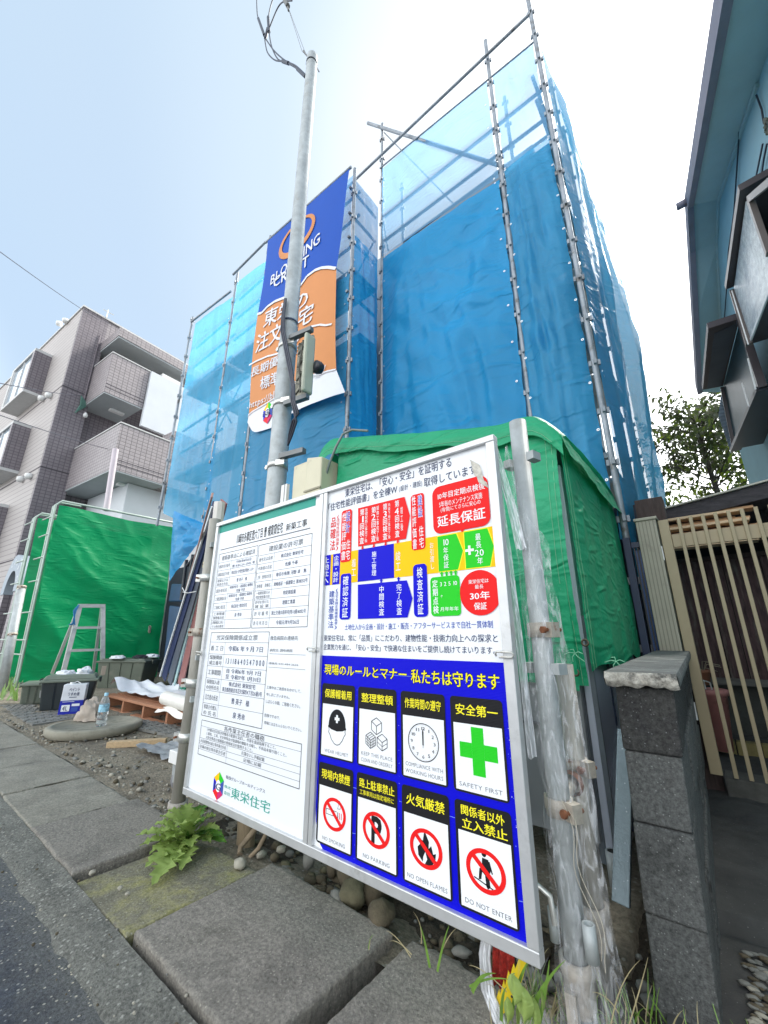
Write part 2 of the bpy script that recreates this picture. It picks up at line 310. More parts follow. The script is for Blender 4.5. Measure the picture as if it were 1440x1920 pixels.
# drain channel below the slabs, seen through the open joints
MB().box((-16, .78, -.30), (4, 1.33, -.12)).build('drain_channel', mat('drain_bottom', (.02, .02, .018), .9), kind='structure')
pav = thing('pavement', None, None, (-2, 1.05, 0), kind='structure')
joints = [-9.5, -8.1, -7.4, -6.68, -5.95, -5.21, -4.48, -3.75, -3.02, -2.31, -1.74, -1.045, -.33, .38, 1.1, 1.8]
for i in range(len(joints)-1):
    a, b = joints[i]+.006, joints[i+1]-.006
    ya, yb = .782, 1.265
    if i == 8: b -= .012; yb = 1.30
    if i == 9: a += .016; yb = 1.295
    if i == 10: yb = 1.36; b -= .012
    if i == 11: a += .036; yb = 1.385
    if i >= 10: ya = .803
    if i > 11: yb = 1.40
    mm = slab_moss if i == 9 else (slab_pale if i < 8 else slab_m)
    mb = MB(); nx, ny = (60, 44) if i > 7 else (28, 20); dz = {9: -.012, 11: -.006, 10: .004, 8: .002}.get(i, -.004*(i % 2)); tilt = {9: .02, 10: -.006, 11: .008}.get(i, 0)
    slitL = i in (8, 7, 6); slitR = i in (7, 6, 5)
    def top(u, v, a=a, b=b, ya=ya, yb=yb, i=i, dz=dz, tilt=tilt):
        x = a+(b-a)*u; y = ya+(yb-ya)*v
        rag = .010*noise.noise(Vector((x*16, i, y*16)))+.006*noise.noise(Vector((x*45, i, y*45)))
        if v > .999: y += rag*1.6+(.03*noise.noise(Vector((x*4, 7, 0))) if i >= 9 else 0)
        if v < .001: y += rag*.5
        if u < .001: x += abs(rag)*.5
        if u > .999: x -= abs(rag)*.5
        # worn hand slots in the middle of the joints
        if slitL and u < .001 and .35 < v < .75: x += .016*math.sin((v-.35)/.4*math.pi)**.5
        if slitR and u > .999 and .35 < v < .75: x -= .016*math.sin((v-.35)/.4*math.pi)**.5
        e = min(u*(b-a), (1-u)*(b-a), v*(yb-ya), (1-v)*(yb-ya))
        chip = .007+.009*max(0, noise.noise(Vector((x*14, y*14, i+5))))+.004*noise.noise(Vector((x*50, y*50, i)))
        z = dz+tilt*(u-.5)-.0075*max(0, 1-e/max(.003, chip*.8))**1.5+.0025*noise.noise(Vector((x*7, y*7, i)))+.0016*noise.noise(Vector((x*40, y*40, i)))+.0012*noise.noise(Vector((x*85, y*85, i)))-.004*max(0, noise.noise(Vector((x*9, y*9, i+9)))-.42)
        return Vector((x, y, z))
    # border rows packed near the edge so that it is softly broken
    def warp(t): return [0, .012, .04][int(t)] if t < 3 else t
    us = [0, .006, .013, .022, .034, .05]+[.05+.9*k/nx for k in range(1, nx)]+[.95, .966, .978, .987, .994, 1]
    vs_ = [0, .008, .017, .03, .045, .06]+[.06+.88*k/ny for k in range(1, ny)]+[.94, .955, .97, .983, .992, 1]
    pts = [top(u, v) for v in vs_ for u in us]; n = len(us); m = len(vs_)
    fs = [(j*n+k, j*n+k+1, (j+1)*n+k+1, (j+1)*n+k) for j in range(m-1) for k in range(n-1)]
    mb.add(pts, fs, 0, True)
    ring = [k for k in range(n)]+[j*n+n-1 for j in range(1, m)]+[(m-1)*n+k for k in range(n-2, -1, -1)]+[j*n for j in range(m-2, 0, -1)]
    rp = [pts[k] for k in ring]; low = [Vector((p.x, p.y, -.11)) for p in rp]; q = len(rp)
    mb.add(rp+low, [(k, q+k, q+(k+1) % q, (k+1) % q) for k in range(q)], 0)
    mb.build('slab', mm, pav)
# bare earth of the building lot, sinking under the notice board
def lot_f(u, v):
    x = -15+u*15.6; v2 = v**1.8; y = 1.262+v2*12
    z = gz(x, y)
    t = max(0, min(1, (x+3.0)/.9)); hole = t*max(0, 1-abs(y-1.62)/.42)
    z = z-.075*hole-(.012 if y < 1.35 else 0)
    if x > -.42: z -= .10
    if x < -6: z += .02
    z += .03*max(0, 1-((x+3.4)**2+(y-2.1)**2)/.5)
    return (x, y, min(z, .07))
MB().grid(lot_f, 420, 90).build('lot_earth', dirt_m, kind='structure')
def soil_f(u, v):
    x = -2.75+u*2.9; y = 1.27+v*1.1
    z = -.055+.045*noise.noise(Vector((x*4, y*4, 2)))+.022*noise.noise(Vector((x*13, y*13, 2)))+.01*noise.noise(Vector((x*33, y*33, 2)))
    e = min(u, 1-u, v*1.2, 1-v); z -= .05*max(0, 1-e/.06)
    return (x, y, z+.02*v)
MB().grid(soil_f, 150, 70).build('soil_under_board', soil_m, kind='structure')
# stones ------------------------------------------------------------
st_b = mat('brown_stone', (.115, .095, .06), .9, .35, 9, .8, 60, dirt=(.055, .045, .03), ds=8, dl=.5, dw=.2, bdist=.008)
st_g = mat('mossy_stone', (.12, .11, .065), .9, .3, 12, .8, 60, dirt=(.19, .17, .12), ds=14, dl=.6, dw=.1, bdist=.008)
st_l = mat('pale_stone', (.34, .32, .26), .85, .2, 12, .5, 60)
st_k = mat('grey_stone', (.19, .19, .17), .85, .25, 12, .6, 60)
stones = [  # px, py, radius, squash, material, label
 (1043/2.32, 524/2.32+1400, .030, (1, .8, .7), st_l, 'white egg-shaped pebble on the corner of the mossy slab'),
 (661, 1692, .052, (.95, 1, .95), st_g, 'round mossy green stone under the board, beside the slab edge'),
 (703, 1678, .066, (1.1, 1, .9), st_b, 'large dark brown stone under the board, behind the mossy green one'),
 (672, 1655, .07, (1.3, 1, .8), st_b, 'wide brown boulder tucked up under the bottom rail of the board'),
 (716, 1728, .05, (1.2, 1, .8), st_b, 'flat brown stone between slab end and dark brown stone'),
 (579, 1622, .033, (.9, .8, 1.1), st_k, 'pointed stone with a white chipped face under the board'),
 (622, 1638, .034, (.6, .8, 1.2), st_b, 'upright slim brown stone standing under the board'),
 (632, 1688, .028, (1.2, 1, .7), st_k, 'small grey-green stone half sunk at the slab edge'),
 (527, 1596, .018, (1.2, .9, .8), st_l, 'pale grey pebble lying on dark soil under the notice sheet'),
 (514, 1612, .022, (1, .9, .8), st_b, 'small rounded brown stone beside a pale grey pebble'),
 (865, 1790, .022, (1.5, .8, .6), st_k, 'oblong grey pebble in the soil below the poster of rules'),
 (490, 1606, .02, (1.4, .8, .7), st_l, 'pale chip of stone leaning on the edge of the big slab'),
 (225, 1667, .011, (1, .8, .6), st_l, 'light grey chip, left of two lying on the mossy slab'),
 (239, 1678, .010, (1, .9, .6), st_l, 'white chip, right of two lying on the mossy slab'),
 (173, 1638, .013, (1.3, .9, .6), st_l, 'flat oval pebble caught in the wide slab joint'),
]
for i, (x, y, r, sq, m, lb) in enumerate(stones):
    p = PZ(x, y, 0 if r < .02 or i in (0,) else -.02)
    o = MB().stone((0, 0, 0), r, i+1, sq, det=14).build('stone', m, label=lb, cat='stone'); o.location = p+Vector((0, 0, r*sq[2]*.55)); o.rotation_euler = (0, 0, i*1.3)
rng = random.Random(3)
gr = MB()
for i in range(2300):
    if i < 700: x = rng.uniform(-2.7, -.2); y = rng.uniform(1.36, 2.2); r = rng.choice((.006, .009, .012, .018, .028)); z = -.05
    elif i < 2050: x = -2.4-rng.random()**1.5*6; y = 1.3+rng.random()**1.6*2.2; r = rng.choice((.005, .007, .01, .014, .02)); z = 0
    else: x = rng.uniform(-6, -.4); y = rng.uniform(.56, .80); r = rng.choice((.003, .004, .006)); z = -.012
    gr.stone((x, y, z+.2*r+rng.uniform(0, .006)), r, i*.37, (rng.uniform(.8, 1.4), rng.uniform(.7, 1.1), rng.uniform(.4, .8)), rng.choice((0, 0, 1, 2, 2)) if i > 700 else rng.choice((0, 0, 1, 1, 1, 3)), det=6)
gr.build('gravel', [st_k, st_b, st_l, st_g], kind='stuff', label='loose grit and gravel scattered over the earth', cat='gravel')
# ================================================================== NOTICE BOARD
BY = 1.225
sign_loc = (-1.4, BY, .19)
sb = thing('notice_board', 'wide framed site notice board with white notice and blue rules poster', 'notice board', sign_loc)
corr = (78, .25)
ink = {}
def I(n, c, w=True): ink[n] = mat('print_'+n, c, .5, .03, 3, spec=.18, wave=corr if w else None, bdist=.0012); return ink[n]
for n, c in dict(white=(.84, .86, .88), blue=(.0, .0, .56), black=(.012, .012, .014), yellow=(.93, .83, .03), amber=(.93, .55, .0), red=(.80, .012, .012), green=(.02, .56, .02), navy=(.035, .05, .12), teal=(.05, .36, .28), grey=(.16, .17, .19), bluew=(.05, .10, .42), orange=(.80, .29, .06), faded=(.22, .34, .80), dkgreen=(.0, .25, .16), magenta=(.6, .02, .15)).items(): I(n, c)
INK = list(ink); INKM = [ink[k] for k in INK]
_g = {}
def glyph(ch, bold=0):
    k = ch
    if k in _g: return _g[k]
    c = bpy.data.curves.new('g', 'FONT'); c.body = ch; c.resolution_u = 2; c.offset = 0
    o = bpy.data.objects.new('g', c); COL.objects.link(o)
    me = bpy.data.meshes.new_from_object(o.evaluated_get(bpy.context.evaluated_depsgraph_get()))
    vs = [(v.co.x, v.co.y) for v in me.vertices]; fs = [tuple(p.vertices) for p in me.polygons]
    bpy.data.objects.remove(o); bpy.data.curves.remove(c); bpy.data.meshes.remove(me)
    full = ord(ch) > 0x2E00
    adv = 1.0 if full else ((max(x for x, y in vs)+.07) if vs else .32)
    _g[k] = (vs, fs, adv); return _g[k]
class Print:
    """flat print laid on a surface; fn(a, b, layer) gives the point in space"""
    def __init__(s, fn): s.fn = fn; s.mb = MB()
    def poly(s, pts, ink_, layer=0):
        s.mb.add([s.fn(a, b, layer) for a, b in pts], [tuple(range(len(pts)))], INK.index(ink_))
    def rect(s, x0, z1, x1, z0, ink_, layer=0, r=0):
        if r <= 0: return s.poly([(x0, z0), (x1, z0), (x1, z1), (x0, z1)], ink_, layer)
        p = []
        for cx, cz, a0 in ((x1-r, z1-r, 0), (x0+r, z1-r, 90), (x0+r, z0+r, 180), (x1-r, z0+r, 270)):
            for k in range(6): a = math.radians(a0+k*18); p.append((cx+r*math.cos(a), cz+r*math.sin(a)))
        s.poly(p, ink_, layer)
    def line(s, a, b, w, ink_, layer=0):
        d = Vector((b[0]-a[0], b[1]-a[1])); n = Vector((-d.y, d.x)).normalized()*w/2
        s.poly([(a[0]-n.x, a[1]-n.y), (b[0]-n.x, b[1]-n.y), (b[0]+n.x, b[1]+n.y), (a[0]+n.x, a[1]+n.y)], ink_, layer)
    def pline(s, pts, w, ink_, layer=0):
        for a, b in zip(pts, pts[1:]): s.line(a, b, w, ink_, layer)
    def ell(s, cx, cz, rx, rz, ink_, layer=0, inner=0, n=40, rot=0):
        P = lambda k, q: (cx+(q*rx*math.cos(2*math.pi*k/n))*math.cos(rot)-(q*rz*math.sin(2*math.pi*k/n))*math.sin(rot), cz+(q*rx*math.cos(2*math.pi*k/n))*math.sin(rot)+(q*rz*math.sin(2*math.pi*k/n))*math.cos(rot))
        if not inner: return s.poly([P(k, 1) for k in range(n)], ink_, layer)
        for k in range(n): s.poly([P(k, inner), P(k, 1), P(k+1, 1), P(k+1, inner)], ink_, layer)
    def text(s, t, x0, z1, x1, z0, ink_, layer=1, bold=0, vert=False):
        if vert:
            n = len(t); h = (z1-z0)/n
            for i, ch in enumerate(t): 
                if ch.strip(): s.text(ch, x0, z1-h*i-h*.04, x1, z1-h*(i+1)+h*.04, ink_, layer, bold)
            return
        full = any(ord(c) > 0x2E00 for c in t)
        lo, hi = (-.09, .86) if full else (0, .73)
        g = [glyph(c) for c in t]; tot = sum(a[2] for a in g); sx = (x1-x0)/tot; sz = (z1-z0)/(hi-lo); x = x0
        # heavier strokes: the same outline struck again a hair to each side
        k = bold*.6; offs = [(0, 0)] if bold < .008 else ([(-k, 0), (k, 0)] if bold < .016 else ([(-k, -k*.5), (k, k*.5), (0, 0)] if bold < .05 else [(-k, -k), (k, k), (-k, k), (k, -k), (0, k), (0, -k), (k, 0), (-k, 0)]))
        for vs, fs, adv in g:
            if vs:
                for j, (ox_, oz_) in enumerate(offs): s.mb.add([s.fn(x+(v[0]+ox_)*sx, z0+(v[1]+oz_-lo)*sz, layer+.11*j) for v in vs], fs, INK.index(ink_))
            x += adv*sx
    def build(s, name, parent, label=None): return s.mb.build(name, INKM, parent, label=label)
def board(a, b, l): return Vector((a, BY-.0010-.00045*l, b))
cvA = lambda x, y: PY(340+x/5.143, 900+y/5.143, BY)
cvB = lambda x, y: PY(340+x/4.571, 1180+y/4.571, BY)
cvC = lambda x, y: PY(580+x/3.6, 820+y/3.6, BY)
def R(cv, x0, y0, x1, y1): a = cv(x0, y0); b = cv(x1, y1); return a.x, a.z, b.x, b.z
XL, XM, XR, ZB, ZT = -2.312, -1.350, -.497, .186, 1.622
fr = MB()
w = .032; yf, yb = BY-.016, BY+.018
fr.box((XL, yf, ZT-w*.75), (XR, yb, ZT)).box((XL, yf, ZB), (XR, yb, ZB+w))
fr.box((XL, yf+.001, ZB+w), (XL+w*.8, yb-.001, ZT-w*.75)).box((XR-w, yf+.001, ZB+w), (XR, yb-.001, ZT-w*.75))
fr.build('frame', alu, sb, bevel=.003)
dv = MB().box((XM-.028, yf+.002, ZB+w), (XM-.003, yb-.002, ZT-w*.75)).box((XM+.001, yf+.002, ZB+w), (XM+.024, yb-.002, ZT-w*.75))
dv.build('mullion', alu, sb, bevel=.002)
bk = MB().box((XL+.01, BY+.002, ZB+.01), (XR-.01, BY+.012, ZT-.01)); bk.build('backing_board', mat('backing', (.45, .45, .42), .7), sb)
# notice sheet on the left
MB().box((XL+.02, BY, ZB+.02), (XM-.02, BY+.002, ZT-.02)).build('notice_sheet', mat('notice_white', (.82, .85, .88), .35, .02, 3), sb)
P1 = Print(board)
P1.rect(*R(cvA, 375, 428, 1296, 246), 'teal', 0)
P1.text('川崎市多摩区菅六丁目 曹 様賃貸住宅', *R(cvA, 538, 524, 978, 508), 'black', 1, .016)
P1.text('新築工事', *R(cvA, 1012, 424, 1215, 443), 'black', 1)
a, b = cvA(380, 676), cvA(1246, 463); P1.line((a.x, a.z), (b.x, b.z), .005, 'grey', 1)
def table(cv, tl, br, th, rows, frac, lw=.0016):
    x0, z1, x1, z0 = R(cv, *tl, *br)
    for q in ((x0, z1, x1, z1), (x0, z0, x1, z0), (x0, z0, x0, z1), (x1, z0, x1, z1)): P1.line(q[:2], q[2:], lw*1.5, 'black', 1)
    zz = z1-th*(z1-z0); P1.line((x0, zz), (x1, zz), lw, 'grey', 1)
    n = len(rows); h = (zz-z0)/n; xd = x0+frac*(x1-x0)
    P1.line((xd, z0), (xd, zz), lw, 'grey', 1)
    for i, (l, v) in enumerate(rows):
        zt = zz-h*i
        if i: P1.line((x0, zt), (x1, zt), lw, 'grey', 1)
        for q, (xa, xb, s) in enumerate(((x0, xd, l), (xd, x1, v))):
            ls = s.split('|'); k = len(ls); hh = h*(.50 if k == 1 else .80)/k
            for j, t in enumerate(ls):
                if not t.strip(): continue
                zc = zt-h/2+(k/2-j-.5)*hh*1.12
                wid = (xb-xa)*(.84 if q == 0 else min(.9, max(.28, len(t)*.068)))
                xc = (xa+xb)/2; P1.text(t, xc-wid/2, zc+hh*.45, xc+wid/2, zc-hh*.45, 'grey' if q == 0 else 'navy', 1, .012)
    return x0, z1, x1, zz
x0, z1, x1, zz = table(cvA, (372, 718), (666, 1427), .125, [('確認年月日番号', '令和6年8月30日|第 KBC24-1345 号'), ('確認済証交付者', '株式会社 住宅性能評価センター'), ('建築主又は|築造主氏名', '曹 英子　様'), ('設計者氏名', '㈱東栄住宅 一級建築士事務所|佐藤 守彦'), ('工事監理者氏名', '㈱東栄住宅 一級建築士事務所|佐藤 守彦'), ('工事施工者氏名', '株式会社 東栄住宅'), ('工事現場|管理者氏名', '泉 秀幸'), ('建築確認に係る|その他の事項', ' ')], .36)
P1.text('建築基準法による確認済', x0+.03, z1-.26*(z1-zz), x1-.02, zz+.20*(z1-zz), 'grey', 1, .01)
x0, z1, x1, zz = table(cvA, (752, 632), (1215, 1415), .135, [('商号又は名称', '株式会社 東栄住宅'), ('代表者の氏名', '佐藤 千尋'), ('主任　技術者の氏名', '専任の有無 河野 卓　無'), ('技術者　資格名', '資格者証 一級建築士 第38352号'), ('一般建設業又は|特定建設業の別', '特定建設業'), ('許可を受けた|建 設 業', '建築工事業'), ('許 可 番 号', '国土交通大臣許可(特-1)第16052号'), ('許 可 年 月 日', '令和元年9月26日')], .335)
P1.text('建設業の許可票', x0+.09, z1-.26*(z1-zz), x1-.06, zz+.20*(z1-zz), 'grey', 1, .01)
x0, z1, x1, zz = table(cvB, (260, 28), (690, 852), .12, [('着 工 日', '令和6 年 9 月 7日'), ('保険関係|成立番号', '1 3|1|1 8|6 4 0 5 4 7|0 0 0'.replace('|', ' ')), ('工事期間', '自 令和6年 9月 7日|至 令和7年 1月31日'), ('保険加入者|の住所氏名', '株式会社 東栄住宅|東京都西東京市芝久保町4丁目26番3号'), ('注文者の氏名', '曹 英子　様'), ('事業主代理人|の 氏 名', '泉 秀幸')], .29)
P1.text('労災保険関係成立票', x0+.06, z1-.26*(z1-zz), x1-.09, zz+.20*(z1-zz), 'grey', 1, .01)
for t, q in (('救急病院の連絡先', (765, 55, 1003, 95)), ('病院名 調布病院', (760, 164, 955, 197)), ('連絡先 042-484-2626', (750, 279, 1005, 316)), ('工事中はご迷惑をおかけして、', (733, 480, 1045, 548)), ('申し訳ございません。', (731, 541, 945, 600)), ('しばらくの間、ご容赦ください。', (724, 598, 1035, 682)), ('危険ですので、', (715, 718, 862, 778)), ('現場には立ち入らないでください。', (712, 783, 1045, 884))): P1.text(t, *R(cvB, *q), 'grey', 1, .012)
for q in (((757, 208), (1068, 222)), ((749, 323), (1064, 345))): a, b = cvB(*q[0]), cvB(*q[1]); P1.line((a.x, a.z), (b.x, a.z), .0016, 'grey', 1)
x0, z1, x1, z0 = R(cvB, 178, 775, 1012, 1368)
H4 = z1-z0
for q in ((x0, z1, x1, z1), (x0, z0, x1, z0), (x0, z0, x0, z1), (x1, z0, x1, z1)): P1.line(q[:2], q[2:], .0024, 'black', 1)
for f in (.175, .52, .68, .84): P1.line((x0, z1-H4*f), (x1, z1-H4*f), .0014, 'grey', 1)
xd = x0+(x1-x0)*.33; P1.line((xd, z0), (xd, z1-H4*.52), .0014, 'grey', 1)
P1.text('各作業主任者の職務', x0+.22, z1-H4*.02, x1-.25, z1-H4*.16, 'grey', 1, .012)
for j, t in enumerate(('1.作業の方法及び労働者の配置を決定し、作業を直接指揮すること。', '2.器具、工具、安全帯等及び保護帽の機能を点検し、不良品を取り除くこと。', '3.安全帯及び保護帽の使用状況を監視すること。')):
    P1.text(t, x0+.06, z1-H4*(.19+.11*j), x0+.06+.0185*len(t), z1-H4*(.28+.11*j), 'grey', 1, .012)
for t, f, xa, xb in (('木造建築物の組立等作業主任者', .52, x0+.01, xd-.01), ('足場の組立等作業主任者', .68, x0+.01, xd-.01), ('名簿ないし手帳記載', .52, xd+.12, xd+.30), ('足場に記載', .68, xd+.14, xd+.28)): P1.text(t, xa, z1-H4*(f+.03), xb, z1-H4*(f+.13), 'grey', 1, .012)
def hexlogo(P, cx, cz, rx, rz, L=1):
    pts = [(cx+rx*math.sin(math.radians(60*k)), cz+rz*math.cos(math.radians(60*k))) for k in range(6)]
    for k, c in enumerate(('green', 'bluew', 'magenta', 'red', 'blue', 'amber')): P.poly([(cx, cz), pts[k], pts[(k+1) % 6]], c, L)
    P.ell(cx, cz, rx*.42, rz*.42, 'white', L+1)
    P.text('iG', cx-rx*.75, cz+rz*.22, cx+rx*.55, cz-rz*.28, 'navy', L+2, .03)
a = cvB(318, 1342); hexlogo(P1, a.x, a.z, .050, .058)
P1.text('飯田グループホールディングス', *R(cvB, 386, 1246, 720, 1408), 'navy', 1, .006)
P1.text('株式', *R(cvB, 372, 1328, 424, 1378), 'teal', 1, .01); P1.text('会社', *R(cvB, 367, 1378, 420, 1434), 'teal', 1, .01)
P1.text('東栄住宅', *R(cvB, 430, 1345, 762, 1588), 'teal', 1, .012)
P1.build('notice_print', sb)
# poster on the right: white part with the inspection chart
MB().box((XM+.02, BY, ZB+.02), (XR-.02, BY+.002, ZT-.02)).build('poster_sheet', ink['white'], sb)
P2 = Print(board)
T = lambda t, q, c, l=1, b=.006, v=False: P2.text(t, *R(cvC, *q), c, l, b, v)
RR = lambda q, c, l=1, r=0: P2.rect(*R(cvC, *q), c, l, r)
PG = lambda pts, c, l=1: P2.poly([(cvC(*p).x, cvC(*p).z) for p in pts], c, l)
T('東栄住宅は、「安心・安全」を証明する', (243, 350, 968, 196), 'navy', b=.012)
T('「住宅性能評価書」を全棟W', (112, 455, 598, 376), 'navy', b=.012); T('(設計・建設)', (604, 330, 765, 326), 'navy'); T('取得しています。', (772, 276, 1192, 228), 'navy', b=.012)
T('品確法', (147, 540, 176, 765), 'red', v=True, b=.02); T('(住宅性能評価書)', (186, 525, 200, 755), 'red', v=True)
a, b = cvC(70, 806), cvC(1309, 866); zt_, zb_ = a.z, b.z
P2.rect(a.x, a.z, XR-w, b.z, 'amber', 1)
def band(x0_, x1_, c, l=2):  # full-height box in the amber band, x given at the band's middle
    P2.rect(cvC(x0_, 880).x, zt_, cvC(x1_, 880).x, zb_, c, l)
band(72, 145, 'blue'); band(160, 208, 'blue'); band(330, 574, 'blue')
T('土地仕入', (100, 812, 132, 985), 'white', 3, .02, True); T('企画・設計', (168, 800, 198, 978), 'white', 3, .02, True)
T('着工', (288, 820, 317, 940), 'white', 3, .0, True); T('施工管理', (424, 770, 455, 935), 'white', 3, .02, True); T('竣工', (583, 770, 620, 905), 'white', 3, .0, True)
RR((222, 500, 283, 836), 'red', 4, .014); T('性能評価書', (226, 512, 248, 830), 'white', 5, .02, True); T('設計', (251, 500, 278, 645), 'white', 5, .05, True); T('設計', (252, 502, 277, 643), 'blue', 6, .01, True); T('住宅', (253, 690, 278, 828), 'white', 5, .02, True)
PG([(332, 480), (645, 402), (682, 530), (655, 685), (332, 738)], 'red', 4)
for t, q in (('第1回検査', (345, 487, 373, 720)), ('第2回検査', (422, 472, 453, 706)), ('第3回検査', (499, 450, 531, 692)), ('第4回検査', (579, 428, 613, 675))): T(t, q, 'white', 5, .025, True)
for t, q in (('基礎配筋工事完了後', (379, 480, 395, 710)), ('躯体工事完了後', (456, 463, 473, 700)), ('内装下地工事完了後', (534, 446, 551, 685)), ('竣工後', (617, 468, 637, 632))): T(t, q, 'white', 5, .01, True)
for x, y, c, s in ((362, 746, 'red', -1), (438, 732, 'red', -1), (518, 719, 'red', -1), (600, 703, 'red', -1), (488, 968, 'blue', 1), (605, 956, 'blue', 1), (1035, 626, 'red', -1), (897, 922, 'green', 1), (929, 919, 'green', 1), (960, 915, 'green', 1), (990, 912, 'green', 1)):
    p = cvC(x, y); k = .0085; P2.poly([(p.x-k*.45, p.z-s*k), (p.x+k*.45, p.z-s*k), (p.x+k*.45, p.z), (p.x+k, p.z), (p.x, p.z+s*k), (p.x-k, p.z), (p.x-k*.45, p.z)][::1], c, 5)
RR((686, 395, 788, 752), 'red', 4, .014); T('性能評価書', (693, 398, 731, 756), 'white', 5, .02, True); T('建設', (733, 390, 769, 540), 'white', 5, .06, True); T('建設', (734, 392, 768, 538), 'blue', 6, .01, True); T('住宅', (741, 598, 778, 748), 'white', 5, .02, True)
RR((830, 345, 1230, 590), 'red', 4, .032)
T('10年目定期点検後', (862, 383, 1190, 348), 'white', 5, .02); T('5年毎のメンテナンス実施', (878, 437, 1172, 412), 'white', 5, .008); T('(有償)にてさらに安心の', (888, 478, 1162, 450), 'white', 5, .008); T('延長保証', (864, 536, 1196, 548), 'white', 5, .03)
T('お引渡し', (812, 708, 848, 892), 'white', 3, .0, True)
def arrow(x0_, x1_, tip): P2.poly([(cvC(x0_, 780).x, zt_-.004), (cvC(x1_, 780).x, zt_-.004), (cvC(tip, 780).x, (zt_+zb_)/2), (cvC(x1_, 780).x, zb_+.004), (cvC(x0_, 780).x, zb_+.004)], 'green', 3)
def arrow2(x0_, x1_, tip): P2.poly([(cvC(x0_, 780).x, zt_-.001), (cvC(x1_, 780).x, zt_-.001), (cvC(tip, 780).x, (zt_+zb_)/2), (cvC(x1_, 780).x, zb_+.001), (cvC(x0_, 780).x, zb_+.001)], 'yellow', 2)
arrow2(868, 1006, 1046); arrow2(1048, 1222, 1258); arrow(871, 1000, 1040); arrow(1054, 1216, 1251)
T('10', (898, 690, 948, 726), 'white', 5, .015); T('年保証', (905, 742, 947, 884), 'white', 5, .015, True)
T('最長', (1120, 650, 1166, 748), 'white', 5, .02, True); T('20', (1118, 760, 1186, 797), 'white', 5, .015); T('年', (1134, 812, 1178, 856), 'white', 5, .015)
p = cvC(1084, 763); P2.rect(p.x-.016, p.z+.0045, p.x+.016, p.z-.0045, 'white', 5); P2.rect(p.x-.0045, p.z+.016, p.x+.0045, p.z-.016, 'white', 6)
RR((215, 925, 279, 1228), 'blue', 4, .014); T('確認済証', (231, 935, 263, 1220), 'white', 5, .02, True)
PG([(330, 995), (661, 965), (699, 1087), (665, 1216), (330, 1226)], 'blue', 4); T('中間検査', (473, 1002, 509, 1204), 'white', 5, .02, True); T('完了検査', (590, 988, 629, 1200), 'white', 5, .02, True)
RR((702, 862, 806, 1210), 'blue', 4, .016); T('検査済証', (727, 876, 776, 1200), 'white', 5, .02, True)
RR((818, 948, 1029, 1202), 'green', 4, .014); T('定期点検', (832, 962, 878, 1192), 'white', 5, .03, True); T('3 2 5 10', (883, 978, 1003, 996), 'white', 5, .01); T('ヶ', (888, 1058, 906, 1082), 'white', 5, .01); T('月年年年', (886, 1146, 1013, 1170), 'white', 5, .01)
p = cvC(1153, 1047); q = cvC(1272, 1047); q2 = cvC(1153, 918); P2.ell(p.x, p.z, .0725, .0725, 'red', 4)
T('東栄住宅は', (1075, 963, 1215, 980), 'white', 5, .01); T('最長', (1118, 996, 1180, 1020), 'white', 5, .01); T('30年', (1082, 1045, 1226, 1092), 'white', 5, .03); T('保証', (1112, 1116, 1204, 1162), 'white', 5, .03)
T('建築基準法', (135, 1035, 164, 1290), 'bluew', 1, .02, True); T('(住宅金融支援機構基準)', (178, 1020, 190, 1290), 'bluew', 1, .01, True)
T('土地仕入から企画・設計・施工・販売・アフターサービスまで自社一貫体制', (240, 1261, 1244, 1287), 'bluew', b=.014)
T('東栄住宅は、常に「品質」にこだわり、建物性能・技術力向上への探求と', (100, 1333, 1282, 1385), 'navy', b=.014)
T('企業努力を通じ、「安心・安全」で快適な住まいをご提供し続けてまいります。', (98, 1394, 1286, 1466), 'navy', b=.014)
P2.build('inspection_chart', sb)
# blue rules poster and its eight cards
P3 = Print(board); CX = [-1.317, -1.119, -.919, -.723]
bx0, bx1, bz1, bz0 = XM+.024, XR-w, .878, ZB+w
P3.poly([(bx0, bz1), (bx1, bz1), (bx1, bz0), (bx0+.045, bz0), (bx0+.03, bz0+.012), (bx0+.017, bz0+.04), (bx0+.004, bz0+.075), (bx0, bz0+.12)], 'blue', 0)
for t, q in (('現場のルールとマナー', (-1.309, .846, -.889, .806)), ('私たちは守ります', (-.874, .846, -.549, .800))):
    P3.text(t, *q, 'black', 1, .07); P3.text(t, *q, 'yellow', 2, .025)
rn = random.Random(6)
for z, xa, xb in ((.820, bx0+.01, -.55), (.437, bx0+.03, -1.12), (.440, -.93, -.60), (.302, -1.14, -1.12), (.30, -.545, -.53)):
    P3.line((xa, z), (xb, z+.002), .0012, 'faded', 1)
for k in range(60):
    x, z = rn.uniform(bx0+.03, bx1-.004), rn.uniform(bz0+.003, bz1-.01); s_ = rn.uniform(.0006, .002)
    if any(CX[c]-.004 < x < CX[c]+.186 for c in range(4)) and z < .78: x = rn.choice((-.542, -.536, -.530, -1.328, -1.126, -.930)); 
    P3.poly([(x, z), (x+s_, z+s_*.3), (x+s_*.6, z+s_*1.6), (x-s_*.3, z+s_)], 'faded' if k % 3 else 'white', 1)
P3.build('rules_headline', sb)
CW = [.182, .182, .177, .175]
heads = [['保護帽着用'], ['整理整頓'], ['作業時間の遵守'], ['安全第一'], ['現場内禁煙'], ['路上駐車禁止', '工事車両は指定場所に'], ['火気厳禁'], ['関係者以外', '立入禁止']]
foots = [['WEAR HELMET'], ['KEEP THIS PLACE', 'CLEAN AND ORDERLY'], ['COMPLIANCE WITH', 'WORKING HOURS'], ['SAFETY FIRST'], ['NO SMOKING'], ['NO PARKING'], ['NO OPEN FLAMES'], ['DO NOT ENTER']]
names = ['helmet', 'blocks', 'clock', 'green cross', 'no smoking', 'no parking', 'flame', 'no entry']
